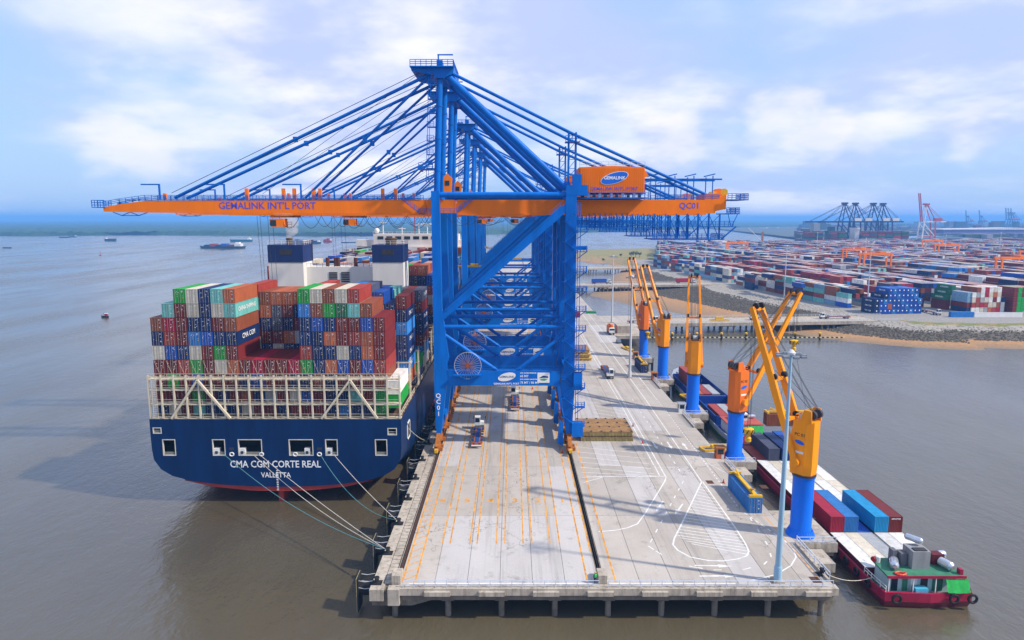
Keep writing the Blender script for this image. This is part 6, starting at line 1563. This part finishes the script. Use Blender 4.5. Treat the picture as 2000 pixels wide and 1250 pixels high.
for k, col in enumerate(('maroon', 'maroon', 'dark_green', 'dark_green', 'dark_green')):
    p = yc(55.2 + (0 if k < 3 else 1.4 * (k - 2)), 19 ); t = container(p.x, p.y, GZ + 2.88 * k, col, '%s container behind the front mixed stack, %s tier' % (cname(col), ordinal(k)), rz=YRZ, doors=False, group='containers of the front mixed stack')
    if col == 'dark_green': side_text(t, 'EVERGREEN', 1.2, -1, 0)
# the rest of the yard, thousands of boxes: one mass
rnd = random.Random(5); boxes = []
YP = 'maroon maroon maroon red red brown navy navy navy blue blue slate slate grey cream white pale_blue crimson light_blue maroon brown teal'.split()
cR, sR = math.cos(YRZ), math.sin(YRZ)
FRONTS = {0: 14, 1: 14, 2: 26, 3: 32, 4: 18}
a0 = -46; blk = 0
def visible(p):
    zc = p.y * math.cos(PITCH) + 48 * math.sin(PITCH); u = p.x / zc * 1333
    return -20 < u < 1120
while a0 < 1350:
    ncol = 6; b = 0; seg = 0
    b = {True: 14.0, False: 14.0}[True]
    while b < 1000:
        # stacks run 10-14 bays, then a cross lane
        nb = rnd.randint(9, 14); nb_end = b + nb * 12.6
        domin = rnd.sample(YP, 4); hbase = rnd.choice((4, 5, 5, 5))
        H = {}
        for i in range(nb):
            hb = max(2, min(6, hbase + rnd.choice((-1, 0, 0, 0, 0, 0)) - (2 if rnd.random() < .05 else 0)))
            for c in range(ncol): H[(i, c)] = max(0, hb + rnd.choice((0, 0, 0, 0, 0, -1)))
        for i in range(nb):
            for c in range(ncol):
                aa = a0 + 1.3 + 2.55 * c; bb = b + 6.3 + 12.6 * i; p = yc(aa, bb)
                if bb < 27 and aa > -6: continue
                if not visible(p) or p.y > (1260 if p.x < 640 else 1360): continue
                if (p.x < 260 or p.y > 1200) and sdist(p.x, p.y) < 5.5: continue
                if p.y > 744 and p.x < 156 + (p.y - 744) * .22: continue
                if -3 < aa < 31 and bb < 14: continue
                if abs((bb - 300) - 0) < 5 or abs(bb - 560) < 7: continue
                h = H[(i, c)]
                for k in range(h):
                    # only boxes that can be seen: top, shoreward side, camera-facing end
                    if k == h - 1 or k >= H.get((i, c - 1), 0) or k >= H.get((i - 1, c), 0):
                        col = CC[rnd.choice(domin if rnd.random() < .7 else YP)]; q = rnd.uniform(.8, 1.2)
                        boxes.append((p.x, p.y, GZ + 2.85 * k, 1.2, 6.05, 2.8, cR, sR, tuple(v * q for v in col)))
        b = nb_end + rnd.choice((6, 14, 18))
    a0 += ncol * 2.55 + (5.5 if blk % 2 else 11); blk += 1
box_mass('yard_container_stacks', front + boxes, 'wide yard of stacked containers reaching back from the shore', 'containers')

# gantry cranes of the yard
def rtg(x, y, rz, label, span=26, h=21):
    t = thing('yard_gantry', label, 'gantry crane', (x, y, GZ), rz, 'orange yard gantry cranes'); O = ORANGE
    for sx in (-1, 1):
        for sy in (-1, 1):
            MB().bar((sx * span / 2, sy * 3.4, 1.2), (sx * span / 2, sy * 3.0, h), 1.3, 1.1).build('leg', O, t)
            for k in (-1, 1): MB().disc((sx * span / 2, sy * 3.4 + k * .9, .7), (1, 0, 0), .7, .6, 12).build('wheel', BLACK, t)
        MB().box(sx * span / 2 - .6, sx * span / 2 + .6, -4.5, 4.5, 1.4, 2.4).build('sill_beam', O, t)
    for sy in (-1, 1): MB().box(-span / 2 - 1.5, span / 2 + 1.5, sy * 3 - .6, sy * 3 + .6, h, h + 1.8).build('top_girder', O, t)
    MB().box(2, 7, -3.6, 3.6, h + 1.8, h + 3.2).build('trolley', O, t); MB().box(7.2, 9, -3, -1, h - 2.6, h).build('operator_cab', CABW, t); MB().box(-span / 2 - 1, -span / 2 + .4, -2, 2, 3, 6).build('engine_room', GALV, t)
    return t
for i, (x, y, lab) in enumerate(((290, 885, 'lone orange yard gantry near the river end of the stacks'), (352, 700, 'orange yard gantry in the middle of the yard, first of a pair'), (325, 612, 'orange yard gantry in the middle of the yard, nearer of a pair'), (520, 820, 'orange yard gantry far back before the distant quay'), (400, 545, 'orange yard gantry on the inland side of the yard'), (500, 655, 'orange yard gantry on the inland side, farther back'), (600, 980, 'orange yard gantry at the rear of the yard'))):
    rtg(x, y, YRZ, lab)
# wall, sheds and grass before the front stacks
p = gp(1840, 619, GZ); t = container(244.5, 368.0, GZ, 'light_blue', 'light blue container lying behind the shore wall', L=12.19, rz=R(90), doors=False)
tag(MB().box(0, 26, 0, .35, 0, 2.6).box(0, 26, -.06, 0, 2.3, 2.55).build('hoarding_fence', WHITE, None, (251.5, 367.4, GZ)), 'white painted hoarding between the blue container and the concrete wall', 'fence')
tag(MB().box(0, 300, 0, .4, 0, 2.7).box(0, 300, -.1, .5, 2.7, 2.9).build('boundary_wall', CONC2, None, (278, 368, GZ), ), 'stained concrete wall in front of the mixed container stack', 'wall').rotation_euler = (0, 0, .10)
t = flat_truck(236.5, 384, R(178), 'white truck parked beside the front blue container stack'); t.location.z = GZ; t['group'] = 'trucks in the yard'

# ------------------------------------------------------------------ trees on the spit
LEAF = paint('leaf_green', (.035, .075, .02), .8, .5, .8, streak=False); BARK = paint('bark', (.09, .06, .04), .9)
def tree(x, y, z, h, label):
    rnd = random.Random(int(x * 7 + y)); t = thing('tree', label, 'tree', (x, y, z), 0, 'trees on the sand spit')
    MB().tube((0, 0, 0), (.2, 0, h * .55), h * .035, 7, h * .018).tube((.2, 0, h * .5), (h * .18, .3, h * .75), h * .018, 5, h * .008).tube((.2, 0, h * .45), (-h * .2, -.2, h * .7), h * .018, 5, h * .008).build('trunk', BARK, t)
    mb = MB()
    blobs = [(rnd.uniform(-.32, .32) * h, rnd.uniform(-.3, .3) * h, rnd.uniform(.5, .9) * h, rnd.uniform(.12, .22) * h) for _ in range(9)]
    for k in range(700):
        b = rnd.choice(blobs); v = Vector((rnd.gauss(0, 1), rnd.gauss(0, 1), rnd.gauss(0, 1))).normalized() * b[3] * rnd.uniform(.6, 1.1); c = Vector(b[:3]) + v
        a = Vector((rnd.uniform(-1, 1), rnd.uniform(-1, 1), rnd.uniform(-1, 1))).normalized() * h * .035; d = a.orthogonal().normalized() * h * .03
        mb.add([c - a, c + d, c + a, c - d], [(0, 1, 2, 3)])
    me = bpy.data.meshes.new('crown'); me.from_pydata(mb.v, [], mb.f); me.materials.append(LEAF); link('crown', me, t)
for i, (px, py, h) in enumerate(((1233, 503, 8), (1241, 503, 9), (1249, 503, 7.5), (1213, 503, 5.5), (1178, 505, 5))):
    q = gp(px, py, 5.4); tree(q.x, q.y, land_z(q.x, q.y)[0], h, ['rounded tree, first of the clump on the sand spit', 'tallest tree of the clump on the sand spit', 'last tree of the clump on the sand spit', 'small bushy tree beside the clump on the spit', 'low bush at the river side of the sand spit'][i])
# ------------------------------------------------------------------ far port
FB = paint('far_crane_blue', (.001, .025, .15), .5, .1, .3); FR_ = paint('far_crane_red', (.5, .06, .05), .5, .1); FW = paint('far_crane_white', (.75, .72, .68), .5, .1)
def far_sts(x, y, label, ma, mb_, up=False, k=1.0, rz=0.0, grp='far ship-to-shore cranes'):
    t = thing('gantry_crane', label, 'crane', (x, y, 5.4), rz, grp); h = 84 * k; g = 46 * k
    for yy in (0, 18):
        MB().bar((0, yy, 0), (3 * k, yy, g), 2.0, 2.4).bar((3 * k, yy, g), (9 * k, yy + (9 - yy) * .6, h), 1.6).build('waterside_leg', mb_ if up else ma, t)
        MB().bar((30 * k, yy, 0), (27 * k, yy, g), 2.0, 2.4).build('landside_leg', ma, t)
        MB().bar((0.5, yy, 14), (29.5 * k, yy, 14), 1.6).build('portal_beam', ma, t); MB().bar((3, yy, g - 4), (28 * k, yy, 15), 1.4).build('brace', mb_, t)
        MB().bar((9 * k, yy + (9 - yy) * .6, h), (27 * k, yy, g + 2), 1.5).build('back_leg', ma, t)
        yv = 6 if yy == 0 else 12
        if up: MB().bar((2, yv, g), (-8, yv, g + 62), 1.6, 2.0).build('boom', ma, t)
        else:
            MB().box(-68 * k, 3, yv - .8, yv + .8, g - 1, g + 1.8).build('boom', ma, t)
            for xe in (-60, -32): MB().bar((8 * k, yy + (9 - yy) * .6, h - 1), (xe * k, yv, g + 1.8), .6).build('forestay', ma, t)
        MB().box(3, 54 * k, yv - .8, yv + .8, g - 1, g + 1.8).build('girder', mb_ if up else ma, t); MB().bar((10 * k, yy + (9 - yy) * .6, h - 1), (50 * k, yv, g + 1.8), .6).build('backstay', ma, t)
    MB().box(5 * k, 13 * k, 2, 16, h - 1.5, h + 2).build('apex_head', ma, t); MB().box(30 * k, 44 * k, 4, 15, g + 2, g + 8).build('machinery_house', FW if not up else FR_, t)
    for xx in (0, 30 * k):
        for yy in (0, 18): MB().box(xx - 1, xx + 1, yy - 5, yy + 5, 0, 2.5).build('bogie', ma, t)
for i, px in enumerate((1640, 1661, 1696, 1715)):
    Y = 1415 + 18 * i; x = (px - 1000) / 1333.33 * (Y * .989 + 7.8)
    far_sts(x, Y, ['blue far crane at the container ship stern end, first of four', 'blue far crane over the dark ship, second of four', 'blue far crane over the dark ship, third of four', 'blue far crane over the dark ship, last of four'][i], FB, FB, k=1.0)
far_sts((1800 - 1000) / 1333.33 * 1500, 1510, 'red and white far crane with its boom raised', FR_, FW, True, 1.0)
for i, (px, py, h) in enumerate(((1957, 405, 1), (1962, 400, 1), (1967, 405, 1), (1906, 412, .8), (1880, 415, .8))):
    Y = 3600 + 60 * i; far_sts((px - 1000) / 1333.33 * Y, Y, ['hazy crane with raised boom on the skyline, first of three close together', 'hazy crane with raised boom on the skyline, middle of three close together', 'hazy crane with raised boom on the skyline, last of three close together', 'smaller hazy crane alone above the violet warehouse roof', 'smaller hazy crane between the warehouse and the red and white crane'][i], FB, FB, True, h, grp='hazy cranes on the skyline')
# far container ship
t = thing('container_ship', 'dark teal container ship under the four far cranes', 'ship', (612, 1400, 0), R(-8))
DT = paint('far_hull', (.008, .07, .10), .5, .15, .2)
MB().add([(-10, -20, 0), (4, -22, 0), (190, -22, 0), (205, 0, 0), (190, 22, 0), (-10, 20, 0), (-16, -22, 16), (4, -24, 16), (195, -24, 16), (225, 0, 18), (195, 24, 16), (-16, 22, 16)],
         [(0, 1, 7, 6), (1, 2, 8, 7), (2, 3, 9, 8), (3, 4, 10, 9), (4, 5, 11, 10), (5, 0, 6, 11), (6, 7, 8, 9, 10, 11)]).build('hull', DT, t)
MB().box(76, 84, -16, 16, 16, 40).box(77, 83, -22, 22, 37, 40).build('bridge_house', FW, t); MB().box(30, 40, -8, 8, 16, 42).build('funnel', DT, t)
bx = []
for i in range(13):
    if i in (2, 5, 6): continue
    for c in range(9):
        for k in range(rnd.randint(4, 6)):
            col = CC[rnd.choice(('maroon', 'maroon', 'red', 'navy', 'slate', 'dark_green'))] if i > 1 else CC[('navy', 'maroon', 'dark_green')[k % 3] if i else ('dark_green', 'navy', 'maroon', 'maroon', 'maroon', 'maroon')[k]]
            bx.append((-8 + 14.6 * i, -21 + 5 * c, 16.3 + 2.9 * k, 6.6, 2.45, 2.85, 1, 0, col))
box_mass('container_stacks', bx, '', '', t)
# sheds on the skyline side
p = thing('warehouse', 'long violet-grey warehouse with pale roof behind the far quay', 'warehouse', (1130, 1800, 5.4), R(4))
MB().box(0, 420, 0, 80, 0, 24).build('wall', paint('shed_violet', (.16, .14, .36), .7, .15, .05), p); MB().prism([(-3, 24), (423, 24), (423, 25.5), (210, 29), (-3, 25.5)], 'y', -2, 82).build('roof', paint('shed_roof', (.6, .6, .62), .6, .1, .05), p)
p = thing('warehouse', 'low blue-grey warehouse before the long violet one', 'warehouse', (900, 1560, 5.4), R(4))
MB().box(0, 160, 0, 60, 0, 9).build('wall', paint('shed_blue', (.10, .2, .34), .7, .15, .05), p); MB().prism([(-2, 9), (162, 9), (80, 14)], 'y', -2, 62).build('roof', paint('shed_roof2', (.18, .3, .42), .6, .2, .05), p)
# low industrial clutter reaching to the skyline, too far to tell apart
bx = []; rr = random.Random(21)
for k in range(2600):
    Y = 1640 * math.exp(rr.random() * 1.25); x0 = 700 + (Y - 1640) * .42; x = x0 + rr.random() ** 1.4 * (Y * .86 - x0 + 60)
    if 1100 < x < 1570 and 1770 < Y < 1930: continue
    h = rr.choice((4, 6, 8, 9, 12, 16)) * (1 + (rr.random() < .04) * 1.6); c = rr.choice(((.05, .10, .16), (.10, .13, .18), (.28, .28, .3), (.16, .06, .06), (.05, .08, .05), (.04, .07, .05), (.14, .16, .22)))
    bx.append((x, Y, 5.3, rr.uniform(6, 26), rr.uniform(6, 18), h, 1, 0, c))
box_mass('industrial_clutter', bx, 'hazy low sheds stacks and trees behind the far quay', 'buildings')
# floating crane by the river end of the yard
t = thing('floating_crane', 'small river crane with lattice jib beside a blue deck barge', 'crane', (470, 1290, 0))
MB().box(-12, 40, -8, 8, -.5, 4).build('pontoon', DT, t); MB().bar((0, 0, 4), (0, 0, 34), 3).build('tower', BOGIE, t)
jb = MB()
for s in (-1, 1): jb.bar((-1, s, 17), (-27, s * .5, 41), .7)
for k in range(6): f = k / 6; jb.bar((-1 - 26 * f, 1, 17 + 24 * f), (-1 - 26 * (f + .16), -1, 17 + 24 * (f + .16)), .5)
jb.build('jib', FW, t); MB().prism([(14, 4), (34, 4), (37, 15), (11, 15)], 'y', -7, 7).build('deckhouse', FB, t)

# ------------------------------------------------------------------ boats on the river
def boat(px0, px1, py, label, hull, cargo=None, house=True, hh=2.2, kw=.22, name='cargo_boat', cat='boat', grp='boats on the river'):
    a = gp(px0, py, 0); b = gp(px1, py, 0); L = (b - a).length; w = max(1.2, L * kw); h = hh
    t = thing(name, label, cat, tuple((a + b) / 2), math.atan2(b.y - a.y, b.x - a.x), grp)
    o = [(-L / 2, 0, 1.35), (-L * .42, -w / 2, 1.1), (L * .42, -w / 2, 1), (L / 2, -w * .4, 1.1), (L / 2, w * .4, 1.1), (L * .42, w / 2, 1), (-L * .42, w / 2, 1.1)]
    n = len(o); m = MB(); m.v += [(x * .95, y * .85, -.5) for x, y, _ in o] + [(x, y, h * z) for x, y, z in o]
    m.f += [(i, (i + 1) % n, n + (i + 1) % n, n + i) for i in range(n)] + [tuple(range(n, 2 * n))]; m.m += [0] * (n + 1)
    m.build('hull', hull, t)
    if house: MB().box(L * .3, L * .44, -w * .35, w * .35, h, h + max(1.8, L * .06)).box(L * .32, L * .4, -w * .25, w * .25, h + max(1.8, L * .06), h + max(3, L * .09)).build('wheelhouse', FW, t)
    if cargo:
        for i, c in enumerate(cargo): x = -L * .36 + L * .62 * i / len(cargo); MB().box(x, x + L * .6 / len(cargo), -w * .42, w * .42, h, h + 3.2 + (i % 2) * 2.2).build('container_row', paint('boat_cargo_' + c, CC[c], .6, .1, .2), t)
    return t
DKH = paint('boat_dark', (.02, .06, .10), .6, .2); RDH = paint('boat_red', (.35, .03, .03), .6, .2)
boat(390, 478, 485, 'long barge stacked with blue and red containers on the open river', DKH, ['navy', 'red', 'navy', 'blue', 'maroon'], hh=4)
boat(449, 493, 472, 'low green-blue tanker barge beyond the container barge', paint('boat_teal', (.02, .14, .2), .6), None, hh=5)
boat(566, 600, 475, 'blue container barge behind the ship funnel', DKH, ['blue', 'navy', 'blue'], hh=4)
boat(594, 627, 476, 'red and blue container barge next to the funnel', DKH, ['red', 'maroon', 'navy'], hh=4)
boat(631, 648, 473, 'short red container boat on the river', RDH, ['red', 'crimson'], hh=4, kw=.4)
boat(666, 700, 474, 'flat empty lighter near the ship bridge', DKH, None, False, 1.5)
boat(228, 205, 471, 'dark cargo boat crossing the far river', DKH, None, hh=6)
boat(5, 22, 485, 'flat dark lighter at the edge of the river view', DKH, None, False, 2)
boat(115, 134, 464.5, 'moored dark raft before the forest shore', DKH, None, False, 3); boat(134, 150, 463.5, 'moored dark barge with hut before the forest shore', DKH, None, True, 3)
boat(1483, 1500, 447.5, 'pale ferry boat off the distant right bank', FW, None, True, 6); boat(1503, 1522, 448, 'pale blue cargo boat off the distant right bank', DKH, None, True, 6)
fb = boat(198, 212, 620, 'small red and black fishing boat on the open water', BLACK, None, False, .9, .32, 'fishing_boat', 'boat')
MB().box(.2, 1.6, -.6, .6, .9, 2.3).build('wheelhouse', RDH, fb); MB().box(0, 1.8, -.7, .7, 2.3, 2.45).build('roof', WHITE, fb); MB().bar((-.6, 0, .9), (-.6, 0, 3.2), .08).bar((-.4, -3, 1.8), (-.4, 3, 1.8), .06).build('outriggers', STEEL, fb)
q = gp(196, 499, 0); t = thing('channel_buoy', 'red channel buoy with lattice tower on the river', 'buoy', tuple(q))
MB().lathe([(1.6, -.5), (1.6, .8), (.8, 1.0), (.5, 1.1)], 12).build('float', RDH, t, smooth=True); MB().bar((0, 0, 1), (0, 0, 5.5), .5, w2=.2).build('tower', RDH, t); MB().lathe([(.3, 5.5), (.6, 6.0), (.3, 6.5)], 8).build('topmark', RDH, t)
# ------------------------------------------------------------------ smoke from the funnel
sm = bpy.data.materials.new('smoke'); sm.use_nodes = True; nt = sm.node_tree; nt.nodes.clear()
o_ = nt.nodes.new('ShaderNodeOutputMaterial'); v_ = nt.nodes.new('ShaderNodeVolumePrincipled'); nt.links.new(v_.outputs[0], o_.inputs['Volume'])
v_.inputs['Color'].default_value = (.95, .95, .97, 1); v_.inputs['Density'].default_value = 0.4
def puff():
    bm = bmesh.new()
    for x, z, r in ((0, .7, .9), (.8, 2.2, 1.7), (.6, 4.2, 2.1), (-.6, 5.8, 1.9), (-2.4, 7.0, 1.7), (-4.2, 8.4, 1.4)):
        d = bmesh.ops.create_icosphere(bm, subdivisions=3, radius=r)
        for v in d['verts']:
            v.co *= 1 + .22 * mn.noise(v.co * 1.3 + Vector((x, z, 3))); v.co += Vector((x, 0, z))
    me = bpy.data.meshes.new('funnel_smoke'); bm.to_mesh(me); bm.free(); me.materials.append(sm); return me
o = link('funnel_smoke', puff(), None, (SC + fx(560), SY0 + FY + 3, fz(478) + 1.7)); tag(o, 'small white puff of smoke above the left funnel of the big ship', 'smoke', kind='stuff')
# ------------------------------------------------------------------ haze
hz = bpy.data.materials.new('haze'); hz.use_nodes = True; nt = hz.node_tree; nt.nodes.clear()
o_ = nt.nodes.new('ShaderNodeOutputMaterial'); v_ = nt.nodes.new('ShaderNodeVolumePrincipled'); nt.links.new(v_.outputs[0], o_.inputs['Volume'])
v_.inputs['Color'].default_value = (0.20, 0.50, 1.0, 1); v_.inputs['Density'].default_value = 0.00017; v_.inputs['Anisotropy'].default_value = 0.0
mb = MB(); mb.box(-33000, 33000, -1400, 35000, -7, 119.5)
hzo = tag(mb.build('haze', hz), 'pale blue haze over the river and port', 'haze', kind='stuff')
